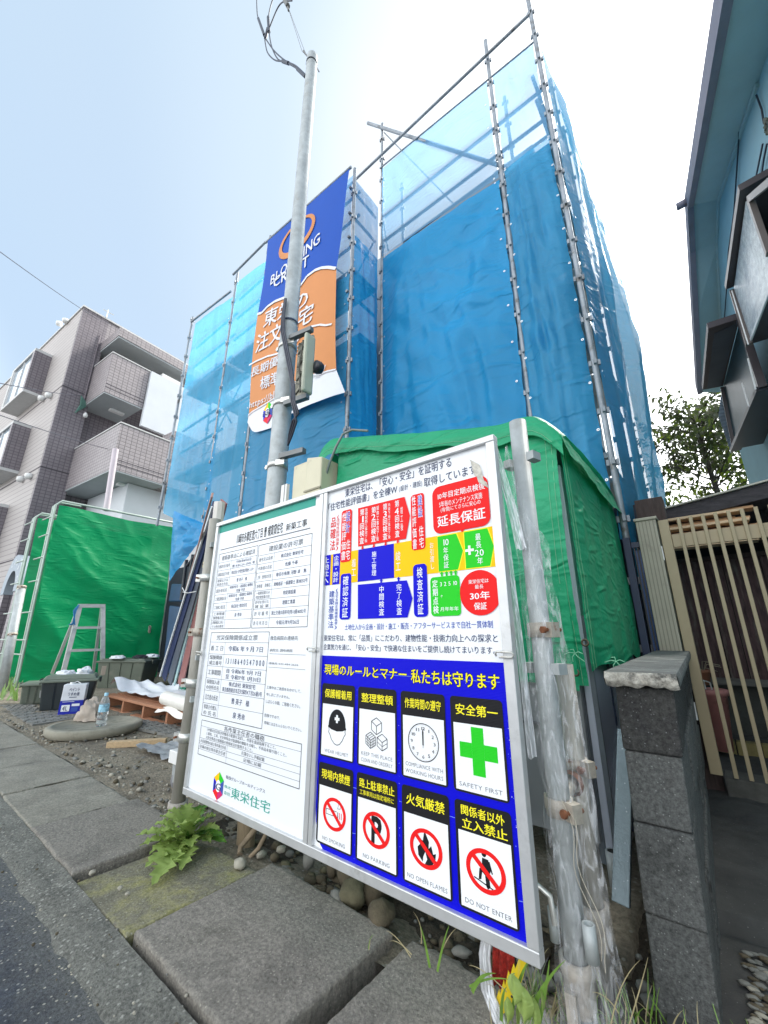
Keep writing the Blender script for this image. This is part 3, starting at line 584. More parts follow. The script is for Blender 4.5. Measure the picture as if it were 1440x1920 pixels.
for k in range(8):
    r, c = divmod(k, 4); x0 = CX[c]; x1 = x0+CW[c]; z1 = (.773, .492)[r]; z0 = z1-(.260, .259)[r]
    P = Print(board)
    P.rect(x0, z1, x1, z0, 'black', 3, .012)
    wx0, wx1, wz1, wz0 = x0+.009, x1-.007, z1-.075, z0+.006
    P.rect(wx0, wz1, wx1, wz0, 'white', 4); cx = (wx0+wx1)/2; cz = (wz1+wz0)/2
    if len(heads[k]) == 1: P.text(heads[k][0], wx0+.008, z1-.020, wx1-.008, z1-.052, 'yellow', 4, .03)
    else:
        h2 = k == 7
        P.text(heads[k][0], wx0+(.01 if h2 else .004), z1-(.010 if h2 else .016), wx1-(.012 if h2 else .004), z1-(.036 if h2 else .044), 'yellow', 4, .03)
        P.text(heads[k][1], wx0+(.012 if h2 else .006), z1-(.042 if h2 else .050), wx1-(.006 if h2 else .006), z1-(.069 if h2 else .066), 'yellow', 4, .03 if h2 else .01)
    for j, t in enumerate(foots[k]):
        n = len(foots[k]); zb = wz0+.010+(n-1-j)*.020; hw = min(.072, .0054*len(t)+.004)
        P.text(t, cx-hw, zb+.012, cx+hw, zb, 'grey', 5)
        # serifs under the capitals
    cz += .012
    if k == 0:
        P.poly([(cx+.046*math.cos(math.radians(a)), cz+.005+.058*math.sin(math.radians(a))) for a in range(0, 181, 12)]+[(cx-.050, cz-.002), (cx-.03, cz-.010), (cx, cz-.014), (cx+.03, cz-.010), (cx+.050, cz-.002)], 'black', 5)
        P.rect(cx-.013, cz+.036-.002, cx+.013, cz+.026-.002, 'white', 6); P.rect(cx-.005, cz+.045-.002, cx+.005, cz+.017-.002, 'white', 7)
        P.pline([(cx-.046, cz-.002), (cx-.042, cz-.012), (cx-.045, cz-.02), (cx-.036, cz-.030), (cx-.028, cz-.044), (cx-.012, cz-.057), (cx+.002, cz-.060), (cx+.016, cz-.056), (cx+.030, cz-.042), (cx+.038, cz-.028), (cx+.046, cz-.018), (cx+.043, cz-.010), (cx+.047, cz)], .0026, 'black', 5)
    if k == 1:
        def cube(x, z, s, nn=1):
            h = s*.5; A = (x, z+s); B = (x+s*.87, z+h); C_ = (x, z); D = (x-s*.87, z+h); E_ = (x-s*.87, z-h); F_ = (x, z-s); G_ = (x+s*.87, z-h)
            for p, q in ((A, B), (B, C_), (C_, D), (D, A), (D, E_), (E_, F_), (F_, C_), (F_, G_), (G_, B)): P.line(p, q, .0022, 'black', 6)
            for i in range(1, nn):
                f = i/nn; L = lambda p, q, f=f: (p[0]+(q[0]-p[0])*f, p[1]+(q[1]-p[1])*f)
                for p, q, r_, t_ in ((A, B, D, C_), (B, A, C_, D), (D, E_, C_, F_), (E_, D, F_, C_), (D, C_, E_, F_), (C_, B, F_, G_), (C_, F_, B, G_)):
                    P.line(L(p, q), L(r_, t_), .0015, 'black', 6)
        cube(cx, cz+.028, .027); cube(cx-.027, cz-.020, .026, 3); cube(cx+.026, cz-.020, .026)
        P.line((cx+.026, cz-.033-.0), (cx+.026+.023, cz-.020), .0015, 'black', 6); P.line((cx+.026, cz-.033), (cx+.003, cz-.020), .0015, 'black', 6)
    if k == 2:
        P.ell(cx, cz+.004, .060, .056, 'black', 5, inner=.95, n=48)
        for h in range(1, 13):
            a = math.radians(90-30*h); tx, tz = cx+.044*math.cos(a), cz+.004+.041*math.sin(a); s = .0048*len(str(h)); P.text(str(h), tx-s, tz+.005, tx+s, tz-.005, 'black', 6, .01)
        for h in range(60): a = math.radians(6*h); P.line((cx+.053*math.cos(a), cz+.004+.0495*math.sin(a)), (cx+.055*math.cos(a), cz+.004+.0515*math.sin(a)), .0008, 'black', 6)
        P.poly([(cx-.0022, cz-.004), (cx+.0022, cz-.004), (cx+.0026, cz+.034), (cx, cz+.044), (cx-.0026, cz+.034)], 'black', 7)
        P.line((cx, cz+.002), (cx, cz-.012), .0012, 'black', 7)
    if k == 3:
        P.rect(cx-.020, cz+.071, cx+.020, cz-.057, 'green', 5); P.rect(cx-.061, cz+.027, cx-.0201, cz-.014, 'green', 5); P.rect(cx+.0201, cz+.027, cx+.061, cz-.014, 'green', 5)
    if k >= 4:
        czr = cz-.002; R_ = .059
        if k == 4:
            P.line((cx-.042, czr+.010), (cx+.012, czr+.010), .002, 'black', 5); P.line((cx-.042, czr-.006), (cx+.012, czr-.006), .002, 'black', 5); P.line((cx-.042, czr+.010), (cx-.042, czr-.006), .002, 'black', 5)
            for dx in (.018, .027, .036): P.line((cx+dx, czr+.010), (cx+dx, czr-.010), .0034, 'red' if dx > .02 else 'black', 5)
            P.pline([(cx+.016, czr+.042), (cx+.020, czr+.032), (cx+.016, czr+.020), (cx+.030, czr+.022), (cx+.033, czr+.034), (cx+.026, czr+.046), (cx+.016, czr+.042)], .0015, 'black', 5)
        if k == 5: P.text('P', cx-.024, czr+.040, cx+.028, czr-.040, 'black', 5, .05)
        if k == 6:
            P.poly([(cx-.004, czr+.046), (cx+.012, czr+.020), (cx+.010, czr+.002), (cx+.020, czr+.012), (cx+.026, czr-.008), (cx+.036, czr-.004), (cx+.032, czr-.026), (cx+.016, czr-.040), (cx-.006, czr-.042), (cx+.004, czr-.026), (cx-.002, czr-.008), (cx-.010, czr-.022), (cx-.012, czr-.036), (cx-.028, czr-.022), (cx-.030, czr-.002), (cx-.020, czr+.008), (cx-.022, czr+.022), (cx-.010, czr+.018)], 'black', 5)
        if k == 7:
            P.ell(cx-.002, czr+.040, .0075, .0085, 'black', 5)
            P.poly([(cx-.008, czr+.029), (cx+.010, czr+.028), (cx+.016, czr+.004), (cx+.010, czr-.008), (cx+.012, czr-.034), (cx+.004, czr-.040), (cx+.000, czr-.034), (cx-.002, czr-.010), (cx-.010, czr-.004), (cx-.014, czr-.022), (cx-.022, czr-.024), (cx-.018, czr+.002), (cx-.010, czr+.006)], 'black', 5)
            P.line((cx-.036, czr-.022), (cx+.020, czr-.036), .003, 'black', 5); P.line((cx+.012, czr+.024), (cx+.020, czr-.002), .004, 'black', 5)
        P.ell(cx, czr, R_, R_*.86, 'red', 6, inner=.78, n=56)
        a = math.radians(-42); d = Vector((math.cos(a)*R_*.86, math.sin(a)*R_*.78)); P.line((cx-d.x, czr-d.y), (cx+d.x, czr+d.y), .0125, 'red', 7)
    P.build('pictogram_card', sb, label='poster card with '+names[k]+' pictogram')
# peeled tape mark, hooks and bolts on the frame
tp = MB(); a = PY(935, 838, BY-.004); tp.grid(lambda u, v: (lerp(-.60, -.565, u)+.03*v, BY-.004-.004*abs(noise.noise(Vector((u*6, v*9, 1)))), lerp(1.56, 1.46, v)-.03*u+.01*math.sin(v*9)), 6, 14)
tp.build('tape_remnant', mat('old_tape', (.55, .53, .46), .6, .3, 60, .5, 90), sb)
for x, z in ((XM-.016, .897), (XR-.02, .897), (XL+.004, .86)):
    h = MB().tube([(x-.028, BY-.022, z), (x-.030, BY-.026, z+.006), (x-.024, BY-.028, z+.012), (x+.022, BY-.028, z+.012), (x+.028, BY-.026, z+.004), (x+.02, BY-.024, z-.003), (x-.02, BY-.022, z-.003)], .0035, 6)
    h.build('hook', zinc, sb)
# ================================================================== TUBES THAT HOLD THE BOARD
def clamp(mb, c, ax, r, m=0, side=1, m2=1):
    """swivel coupler: two shells and a bolt; c centre on the tube"""
    c = Vector(c); ax = Vector(ax).normalized()
    mb.lathe(c-ax*.022, [(r+.001, 0), (r+.007, 0), (r+.007, .044), (r+.001, .044)], 16, m, ax)
    s = Vector((side, -.55, 0)).normalized(); t = ax.cross(s).normalized()
    q = c+s*(r+.018)
    vs = [q+s*a*.016+t*b*.016+ax*d*.022 for d in (-1, 1) for a, b in ((-1, -1), (1, -1), (1, 1), (-1, 1))]; mb.hexa(vs, m)
    mb.tube([q-t*.034, q+t*.034], .006, 6, m2); mb.tube([q-t*.038, q-t*.028], .011, 6, m2)
    q2 = c-s*(r+.012); mb.beam(q2-ax*.018, q2+ax*.018, .02, .014, m=m)
def nodes(mb, p, z0, z1, r, step=.475, m=0):
    z = z0
    while z < z1:
        for a in range(4):
            an = math.pi/2*a+.3; d = Vector((math.cos(an), math.sin(an), 0))
            mb.beam(Vector((p[0], p[1], z))+d*(r+.001), Vector((p[0], p[1], z))+d*(r+.022), .022, .05)
        z += step
def post(name, p0, p1, r, mt, label, cl=(), col=True, sq=False, foot=None, clm=None, cat='scaffold tube'):
    t = thing(name, label, cat, p0)
    mb = MB(); p0 = Vector(p0); p1 = Vector(p1); ax = (p1-p0).normalized(); r0 = r*.86
    nn = 8 if sq else 20
    u = ax.orthogonal().normalized(); 
    mb.lathe(p0, [(r0*.8, .0), (r, .0), (r, (p1-p0).length), (r0, (p1-p0).length), (r0*.9, (p1-p0).length-.05)], nn, 0, ax)
    if sq:
        for i in range(len(mb.sm)): mb.sm[i] = False
    mb.build('tube', mt, t)
    for k, (z, sd, m) in enumerate(cl):
        f = (z-p0.z)/(p1.z-p0.z); c = MB(); clamp(c, p0.lerp(p1, f), ax, r, 0, sd); c.build('clamp', [m, rust], t)
    if foot:
        c = MB(); c.lathe(p0+ax*foot, [(r+.002, .07), (r+.013, .07), (r+.013, .045), (r+.007, .035), (r+.006, -.02), (r*.8, -.05), (r*.62, -.06), (r*.62, -.20), (r*.3, -.22)], 20, 0, ax); 
        a = p0+ax*(foot+.02)+Vector((-.2, -1, 0)).normalized()*(r+.012); c.beam(a, a-ax*.11, .026, .02); c.build('jack_base', mat('dusty_iron', (.36, .33, .29), .7, .3, 20, .3, 80), t)
    return t
# right pair
pA0 = PZ(1097, 1925, 0); pA0.z = .0; pA0 = Vector((-.452, 1.335, -.02)); pA1 = Vector((-.452, 1.335, 1.705))
def brackets(t, P0, zs, r):
    for z in zs:
        for s in (-1, 1):
            c = MB(); d = Vector((s, -.25*s, 0)).normalized(); a = Vector((P0.x, P0.y, z))
            c.beam(a+d*(r), a+d*(r+.028), .045, .030, up=(0, 0, 1)); c.build('pin_socket', galv, t)
tA = post('steel_post', pA0, pA1, .030, galv, 'thick galvanised steel post right of the board, top rising above it', [(.972, 1, rusty), (.50, 1, rusty)], foot=.12)
brackets(tA, pA0, (1.55, .86), .033)
hk = MB(); hk.tube([(-.486, 1.30, .24), (-.49, 1.296, .30), (-.515, 1.285, .318), (-.532, 1.27, .30), (-.535, 1.262, .25)], .008, 8); hk.build('hook', zinc, tA)
hk = MB(); hk.lathe((-.405, 1.31, .19), [(.010, 0), (.016, 0), (.016, .075), (.010, .075), (.010, .01)], 14); hk.build('stub_socket', galv, tA)
hk = MB(); hk.lathe((-.492, 1.31, .20), [(.008, 0), (.013, 0), (.013, .07), (.008, .07)], 12); hk.build('stub_socket', galv, tA)
tB = post('steel_post', Vector((-.47, 1.585, -.03)), Vector((-.462, 1.565, .86)), .03, galv_old, 'brownish weathered steel post close behind the thick galvanised one', [(.55, 1, rusty)], foot=.14)
c = MB(); c.tube([Vector((-.452, 1.335, .50)), Vector((-.468, 1.575, .52))], .018, 10); c.lathe((-.463, 1.50, .515), [(.03, -.02), (.036, 0), (.03, .02)], 14, 1, (0, 1, 0)); c.build('link_tube', [rusty, rust], tB)
# left pair
tC = post('steel_post', Vector((-2.46, 1.27, -.02)), Vector((-2.42, 1.255, 1.675)), .036, galv_old, 'brown-grey steel post against the left end of the notice board', [(1.30, -1, zinc), (.98, -1, rusty), (.70, -1, zinc), (.42, -1, zinc)], foot=.06)
brackets(tC, Vector((-2.43, 1.26, 0)), (1.50, .84, .62), .036)
tD = post('steel_post', Vector((-2.86, 1.55, -.02)), Vector((-2.90, 1.52, 1.96)), .042, mat('white_post', (.66, .63, .58), .5, .1, 8, dirt=(.4, .36, .3), ds=6, dl=.6), 'pale octagonal post left of the brown-grey one, orange-topped boards behind it', [(1.47, -1, mat('yellow_zinc', (.55, .45, .15), .4, .2, 20, metal=.5)), (1.05, -1, zinc)], sq=True)
# bracket with castor
cw = thing('castor_bracket', 'white metal bracket with a grey castor wheel left of the board', 'castor wheel', (-2.93, 1.55, 0))
b = MB().box((-3.03, 1.46, .16), (-2.80, 1.60, .235)); b.build('bracket', white_pl, cw, bevel=.004)
b = MB().lathe((-2.96, 1.50, .235), [(.012, 0), (.012, .02), (.02, .02), (.02, .03), (0, .03)], 8); b.build('bolt', galv, cw)
b = MB().lathe((-2.955, 1.51, .06), [(.0, -.014), (.05, -.014), (.055, -.006), (.055, .006), (.05, .014), (0, .014)], 20, 0, (.5, -1, 0)); b.build('wheel', mat('wheel_grey', (.2, .2, .21), .5), cw)
b = MB().beam((-2.975, 1.485, .16), (-2.965, 1.485, .05), .06, .006, up=(0, 1, 0)); b.beam((-2.94, 1.535, .16), (-2.945, 1.535, .05), .06, .006, up=(0, 1, 0)); b.build('fork', galv, cw)
# wooden stake and roots under the board
b = MB().tube([(-2.07, 1.45, -.08), (-2.08, 1.44, .2)], .045, 14); b.build('wooden_stake', mat('driftwood', (.32, .25, .16), .85, .25, 8, .5, 40, stretch=(6, 6, 1)), label='round wooden stake end standing under the left half of the board', cat='stake')
b = MB().tube([(-1.93, 1.47, .16), (-1.97, 1.42, .05), (-2.0, 1.37, -.01), (-1.97, 1.35, -.025)], .013, 8); b.tube([(-1.86, 1.47, .14), (-1.90, 1.40, .0), (-1.92, 1.37, -.03)], .010, 8); b.build('tree_root', mat('root_wood', (.27, .21, .14), .9, .3, 20, .4, 60), label='bent forked root poking from the soil beside the wooden stake', cat='root', kind=None)
# clear plastic film wrapped round the right post -------------------
fm = bpy.data.materials.new('clear_film'); fm.use_nodes = True; t = fm.node_tree; bb = t.nodes['Principled BSDF']; bb.inputs['Base Color'].default_value = (.85, .87, .9, 1); bb.inputs['Roughness'].default_value = .16; bb.inputs['Specular IOR Level'].default_value = .9
n_ = t.nodes.new('ShaderNodeTexNoise'); n_.inputs['Scale'].default_value = 46; n_.inputs['Detail'].default_value = 4; n_.inputs['Distortion'].default_value = 1.6
mp_ = t.nodes.new('ShaderNodeMapping'); mp_.inputs['Scale'].default_value = (1, 1, .22); tc_ = t.nodes.new('ShaderNodeTexCoord'); t.links.new(tc_.outputs['Object'], mp_.inputs[0]); t.links.new(mp_.outputs[0], n_.inputs['Vector'])
bpn = t.nodes.new('ShaderNodeBump'); bpn.inputs['Strength'].default_value = .9; bpn.inputs['Distance'].default_value = .012; t.links.new(n_.outputs[0], bpn.inputs['Height']); t.links.new(bpn.outputs[0], bb.inputs['Normal'])
tpn = t.nodes.new('ShaderNodeBsdfTransparent'); mxs = t.nodes.new('ShaderNodeMixShader')
rr_ = t.nodes.new('ShaderNodeMapRange'); rr_.inputs['From Min'].default_value = .46; rr_.inputs['From Max'].default_value = .66; rr_.inputs['To Min'].default_value = .07; rr_.inputs['To Max'].default_value = .40
t.links.new(n_.outputs[0], rr_.inputs[0]); t.links.new(rr_.outputs[0], mxs.inputs[0]); t.links.new(tpn.outputs[0], mxs.inputs[1]); t.links.new(bb.outputs[0], mxs.inputs[2]); t.links.new(mxs.outputs[0], t.nodes['Material Output'].inputs[0])
def film_col(z):  # left edge, right edge of the film at height z (metres), it hangs and twists round the post
    K = [(1.62, -.505, -.490), (1.45, -.500, -.46), (1.25, -.500, -.40), (1.0, -.50, -.385), (.8, -.50, -.37), (.6, -.50, -.36), (.4, -.50, -.36), (.2, -.50, -.355), (.02, -.52, -.33)]
    for a, b in zip(K, K[1:]):
        if z <= a[0] and z >= b[0]: f = (a[0]-z)/(a[0]-b[0]); return a[1]+(b[1]-a[1])*f, a[2]+(b[2]-a[2])*f
    return K[-1][1:]
def film(u, v, dy=0):
    z = 1.62-1.60*v; a, b = film_col(z); x = a+(b-a)*u
    r = .043; dx = x+.452; yy = 1.335-math.sqrt(max(0, r*r-min(abs(dx), r)**2)) if abs(dx) < r else 1.335+(.25*(abs(dx)-r))
    yy += .018*noise.noise(Vector((u*5, v*9, 2+dy)))-.006+dy; x += .012*noise.noise(Vector((v*14, u*4, 7)))
    return Vector((x, yy, z))
MB().grid(film, 22, 150).build('plastic_film', fm, label='clear crinkled plastic film wrapped down round the thick post', cat='plastic film')
wr = mat('white_plastic_strand', (.78, .80, .82), .35, .2, 30, .7, 90, stretch=(1, 1, .15))
wr_t = fm.copy(); wr_t.name = 'milky_film'; [setattr(n_.inputs['To Min'], 'default_value', .45) or setattr(n_.inputs['To Max'], 'default_value', .95) for n_ in wr_t.node_tree.nodes if n_.type == 'MAP_RANGE']
fb = MB()
def ribbon(path, w0, w1, seed):
    n = len(path)-1
    def f(u, v):
        k = v*n; i_ = min(int(k), n-1); c = path[i_].lerp(path[i_+1], k-i_); w_ = lerp(w0, w1, v)
        return c+Vector(((u-.5)*w_, -.006*math.sin(u*14+seed)-.012*math.sin(u*3.1)+.004*noise.noise(Vector((u*6, v*8, seed))), .004*math.sin(u*9)))
    fb.grid(f, 22, 50)
ribbon([Vector((-.520, 1.262, 1.615)), Vector((-.500, 1.266, 1.50)), Vector((-.478, 1.272, 1.36)), Vector((-.462, 1.275, 1.22))], .020, .035, 1)
ribbon([Vector((-.522, 1.268, 1.60)), Vector((-.515, 1.270, 1.40)), Vector((-.508, 1.278, 1.15)), Vector((-.503, 1.285, .90)), Vector((-.500, 1.29, .62))], .014, .026, 4)
fb.build('plastic_strip', wr_t, label='twisted white plastic strip tied at the top corner of the board', cat='plastic strip')
st = MB()
for k in range(2):
    x = -.43+.015*k; st.tube([Vector((x, 1.29, .53-.02*k)), *[Vector((x+.045*(j/16)+.012*math.sin(j*.6+k), 1.288+.002*j, .53-.02*k-.021*j)) for j in range(1, 17)]], .0009, 5)
st.build('loose_string', mat('string', (.55, .5, .4), .8), label='thin loose beige string hanging from the lower rusty clamp', cat='string')
# bag of plastic waste at the foot
bagp = Vector((-.60, 1.27, -.01)); bg_ = thing('waste_bag', 'torn clear plastic bag with red and yellow packaging at the board corner', 'plastic bag', bagp)
bm_ = MB(); bm_.grid(lambda u, v: Vector((lerp(-.60, -.50, u)+.02*math.sin(v*6+u*3), 1.262+.03*math.sin(u*9)*(.4+v)+.015*noise.noise(Vector((u*9, v*5, 1))), lerp(.19, -.03, v)-.03*math.sin(u*3.1))), 22, 26)
bm_.grid(lambda u, v: Vector((lerp(-.50, -.40, u)+.02*v, 1.29+.03*math.sin(u*12)*(.3+v)+.01*noise.noise(Vector((u*9, v*5, 4))), lerp(.15, -.035, v)-.02*u)), 18, 22); bm_.build('film', fm, bg_)
bm_ = MB()
for k in range(4): bm_.tube([Vector((-.672+.006*k, 1.275, .19)), Vector((-.69+.008*k, 1.27, .12)), Vector((-.685+.010*k, 1.262, .05)), Vector((-.655+.012*k, 1.262, 0.0)), Vector((-.62+.01*k, 1.27, -.02))], .0045, 6)
bm_.build('handle', wr_t, bg_)
bm_ = MB().grid(lambda u, v: Vector((lerp(-.665, -.60, u), 1.29+.012*math.sin(u*20+v*5), lerp(.185, .05, v)+.01*math.sin(u*7))), 12, 8); bm_.build('red_net', mat('red_net', (.45, .03, .02), .7, .5, 80, .8, 150), bg_)
bm_ = MB(); 
zz = [(-.655, .03), (-.640, .065), (-.638, .055), (-.625, .09), (-.622, .08), (-.610, .115), (-.606, .105), (-.594, .135), (-.590, .125), (-.575, .158), (-.556, .150), (-.585, .085), (-.61, .045), (-.64, .01)]
bm_.prism([(x, 1.268, z) for x, z in zz], (0, .002, 0)); bm_.build('yellow_wrapper', mat('yellow_wrap', (.75, .55, .02), .4, .1, 30), bg_)
bm_ = MB()
for k in range(6): bm_.lathe((-.605+.009*k, 1.2675, .065+.011*k), [(0, 0), (.003, 0), (.003, .001), (0, .001)], 6, 0, (0, -1, 0))
bm_.build('printed_dots', blackm, bg_, kind='stuff')
# ================================================================== SCAFFOLD
YR, YL = 3.53, 2.95
XC, XB, XP = -.457, -1.07, -2.965          # corner, second, inner corner
xl = [-2.965, -5.07, -6.12, -7.72]
z_n = [.95+YR*q for q in (.379, .518, .65, .782, .908, 1.044, 1.184, 1.323, 1.456, 1.591, 1.73, 1.86, 2.0)]
scf = thing('scaffold', 'tall galvanised tube scaffold round the wrapped building', 'scaffold', (XC, YR, 0))
def spost(x, y, z1, name='post', z0=-.05):
    m = MB().tube([(x, y, z0), (x, y, z1)], .0243, 10); nodes(m, (x, y), .40+.475*max(0, math.ceil((z0-.4)/.475)), z1-.05, .024, .475)
    return m.build(name, galv_s, scf)
fy = -.035
spost(XC, YR+fy, 8.95); spost(XB, YR+.04, 8.93); spost(XP+.02, YR+.05, 9.35); spost(XP-.01, YL+.03, 7.55); spost(xl[1], YL+.03, 7.9); spost(xl[2], YL+.03, 7.80); spost(xl[3], YL+fy, 7.60, z0=2.9)
for x in (XC, XB, XP): spost(x, YR+.62, 8.6 if x != XC else 8.2)
for x in xl[1:]: spost(x, YL+.62, 7.4 if x > -7 else 6.8, z0=-.05 if x > -7 else 3.2)
spost(XC-.02, 4.75, 8.1); spost(XC-.02, 5.95, 7.9)
def rail(a, b, r=.0215, n=8, name='rail'): return MB().tube([a, b], r, n).build(name, galv_s, scf)
rail((XC, YR+fy-.02, 8.43), (XP-1.0, YR+fy-.02, 8.36))
for y_, zs in ((YR+.10, (7.24, 6.74, 6.30)), (YR+.22, (5.3, 4.8, 3.4, 2.9))):
    for z in zs: rail((XC-.03, y_, z), (XP+.03, y_, z))
rail((XC, YR+.012, 8.0), (XP, YR+.012, 8.24), .012)
for y_ in (YR+.62,):
    for z in (7.24, 6.74, 6.28): rail((XC-.03, y_, z), (XP+.03, y_, z))
for z in (7.2, 6.7, 6.25, 5.3): rail((XP-.07, YL, z-.0), (XP-.07, YR, z))
for z in (7.6, 7.15, 6.25, 5.8, 5.3, 4.4, 3.9, 2.6): rail((XC-.12, YR+.1, z), (XC-.12, 6.0, z))
rail((xl[0], YL+fy-.02, 7.48), (xl[1], YL+fy-.02, 7.66)); rail((xl[1], YL+fy-.02, 7.68), (xl[2], YL+fy-.02, 7.66)); rail((xl[2], YL+fy-.02, 7.25), (xl[3], YL+fy-.02, 7.46))
for z in (7.2, 6.74, 6.25, 5.3, 4.8): 
    rail((xl[0], YL+.14, z), (xl[2], YL+.14, z))
for z in (6.9, 6.4, 5.9, 4.9, 4.4): rail((xl[2], YL+.14, z), (xl[3], YL+.14, z))
for z in (6.25, 5.3): rail((xl[1], YL+.62, z), (xl[3], YL+.62, z))
# diagonals and the long brace on the top tier
rail(PY(690, 231, YR+.0), PY(955, 316, YR+.10), .026, 10, 'brace')
rail(PY(712, 240, YR+.1), PY(850, 382, YR+.3), .009, 6, 'brace'); rail(PY(716, 395, YR+.1), PY(728, 470, YR+.12), .012, 6, 'brace')
for (x0, x1, z0, z1, y) in ((-7.7, -6.15, 6.5, 4.6, YL+.3), (-6.1, -7.7, 6.2, 4.4, YL+.6), (-6.1, -5.1, 6.3, 4.5, YL+.55), (-3.0, -4.2, 6.6, 5.2, YL+.5), (-3.0, -3.9, 5.6, 6.8, YL+.6)): rail((x0, y, z0), (x1, y, z1), .014, 6, 'brace')
# walk boards and steps seen through the mesh
wb = mat('expanded_metal', (.33, .34, .33), .5, .2, 30, .4, 200, metal=.4)
for z in (6.24, 4.36, 2.45):
    for x0, x1 in ((XC-.04, XB+.04), (XB-.04, XP+.04)): MB().box((x1, YR+.08, z-.05), (x0, YR+.56, z)).build('walk_board', wb, scf)
    for k in range(2): MB().box((XC-.52, YR+.75+k*1.15, z-.05), (XC-.08, YR+1.8+k*1.15, z)).build('walk_board', wb, scf)
for z in (5.75, 3.9):
    for x0, x1 in ((xl[0]-.04, xl[1]+.04), (xl[1]-.04, xl[2]+.04), (xl[2]-.04, xl[3]+.04)): MB().box((x1, YL+.08, z-.05), (x0, YL+.56, z)).build('walk_board', wb, scf)
for k in range(6):
    MB().box((-1.02, YR+.15, 6.05-k*.33), (-.52, YR+.36, 6.08-k*.33)).build('stair_tread', wb, scf)
# house inside the scaffold
hm = mat('house_membrane', (.30, .33, .35), .8, .1, 2)
hs = thing('wrapped_house', 'unfinished house hidden behind blue mesh sheets', 'house', (-4, 6, 0))
b = MB(); b.box((-3.75, 4.35, 0), (-1.42, 9.5, 7.56)); b.build('wall', hm, hs)
b = MB(); b.box((-1.42, 4.35, 0), (-.84, 6.0, 7.60)); b.build('wall', hm, hs)
b = MB(); b.box((-7.3, 4.0, 0), (-3.76, 9.5, 5.75)); b.build('wall', hm, hs)
# mesh sheets, each laced to the posts
zt = lambda x: 8.05+(8.22-8.05)*(x-XC)/(XP-XC)
G = 'blue sheets laced to the scaffold'
SH = 'mesh sheet'
sheet('mesh_sheet', (XB+.035, YR+.03, zt(XB)), (XC-.035, YR+.03, 8.0), (XC-.035, YR+.03, 6.30), (XB+.035, YR+.03, 6.30), (0, -1, 0), net_up, 'pale see-through sheet, narrow top bay at the scaffold corner', SH, fa=.03, seed=1, group=G, nu=20, nv=24)
sheet('mesh_sheet', (XB+.035, YR+.03, 6.30), (XC-.04, YR+.03, 6.30), (XC-.05, YR+.0, 1.25), (XB+.0, YR+.0, 1.35), (0, -1, 0), net_mid, 'long faded blue-green sheet in the narrow bay next to the scaffold corner', SH, hc=.5, fa=.055, billow=.05, seed=2, group=G, nu=26, nv=80, tens=.2)
sheet('mesh_sheet', (XP+.03, YR+.03, zt(XP)), (XB-.035, YR+.03, zt(XB)), (XB-.035, YR+.03, 6.26), (XP+.03, YR+.03, 6.36), (0, -1, 0), net_up, 'wide pale see-through sheet on the top tier, white sky behind it', SH, fa=.03, seed=3, group=G, nu=36, nv=24)
sheet('mesh_sheet', (XP+.03, YR+.05, 6.34), (XB-.035, YR+.05, 6.24), (XB-.03, YR+.04, 1.5), (XP+.03, YR+.05, 1.5), (0, -1, 0), net_deep, 'large deep blue sheet, widest one on the front', SH, hc=.45, fa=.06, billow=.06, seed=5, group=G, nu=60, nv=90, edge=.2)
sheet('mesh_sheet', (XP, YL+.03, 7.32), (XP, YR-.03, 7.32), (XP, YR-.03, 6.28), (XP, YL+.03, 6.28), (1, 0, 0), net_up, 'small pale sheet in the set-back corner beside the banner, top tier', SH, fa=.02, seed=6, group=G, nu=16, nv=16, eye=False)
sheet('mesh_sheet', (XP, YL+.03, 6.28), (XP, YR-.03, 6.28), (XP, YR-.03, 1.6), (XP, YL+.04, 1.6), (1, 0, 0), net_deep, 'tall narrow deep blue sheet in the set-back corner beside the banner', SH, fa=.03, seed=7, group=G, nu=20, nv=70, tens=.1)
sheet('mesh_sheet', (xl[1]+.03, YL+.03, 7.62), (xl[0]-.04, YL+.03, 7.45), (xl[0]-.04, YL+.03, 5.6), (xl[1]+.03, YL+.03, 5.6), (0, -1, 0), net_up, 'pale sheet mostly hidden behind the hanging banner', SH, fa=.02, seed=8, group=G)
sheet('mesh_sheet', (xl[1]+.03, YL+.03, 5.6), (xl[0]-.04, YL+.03, 5.6), (xl[0]-.04, YL+.03, 1.2), (xl[1]+.03, YL+.03, 1.2), (0, -1, 0), net_mid, 'mid blue sheet below and behind the hanging banner', SH, fa=.04, seed=9, group=G, nu=50, nv=60)
net_left = sheet_mat('blue_mesh_left', (.08, .52, .86), .74, .5, .9, 2.2)
sheet('mesh_sheet', (xl[2]+.03, YL+.03, 7.5), (xl[1]-.05, YL+.03, 7.35), (xl[1]-.04, YL+.03, 1.4), (xl[2]+.03, YL+.03, 1.0), (0, -1, 0), net_left, 'light blue sheet immediately left of the banner', SH, fa=.04, seed=10, group=G, nu=28, nv=90, tens=.3)
sheet('mesh_sheet', (xl[3]+.02, YL+.03, 7.46), (xl[2]-.05, YL+.03, 7.22), PY(388, 1000, YL+.03), PY(305, 962, YL-.02), (0, -1, 0), net_left, 'light blue sheet at the far left end, gathered and flapping at the bottom', SH, fa=.06, seed=12, group=G, nu=36, nv=90, tens=.8)
sheet('mesh_sheet', (XC+.03, YR+.05, 7.95), (XC+.03, 4.74, 7.85), (XC+.02, 4.74, 1.3), (XC+.0, YR+.12, 1.3), (1, 0, 0), net_side, 'glossy sheet on the side wall, nearer one, bulging outward', SH, hc=.08, fa=.055, billow=.10, seed=14, group=G, nu=34, nv=110, tens=.5)
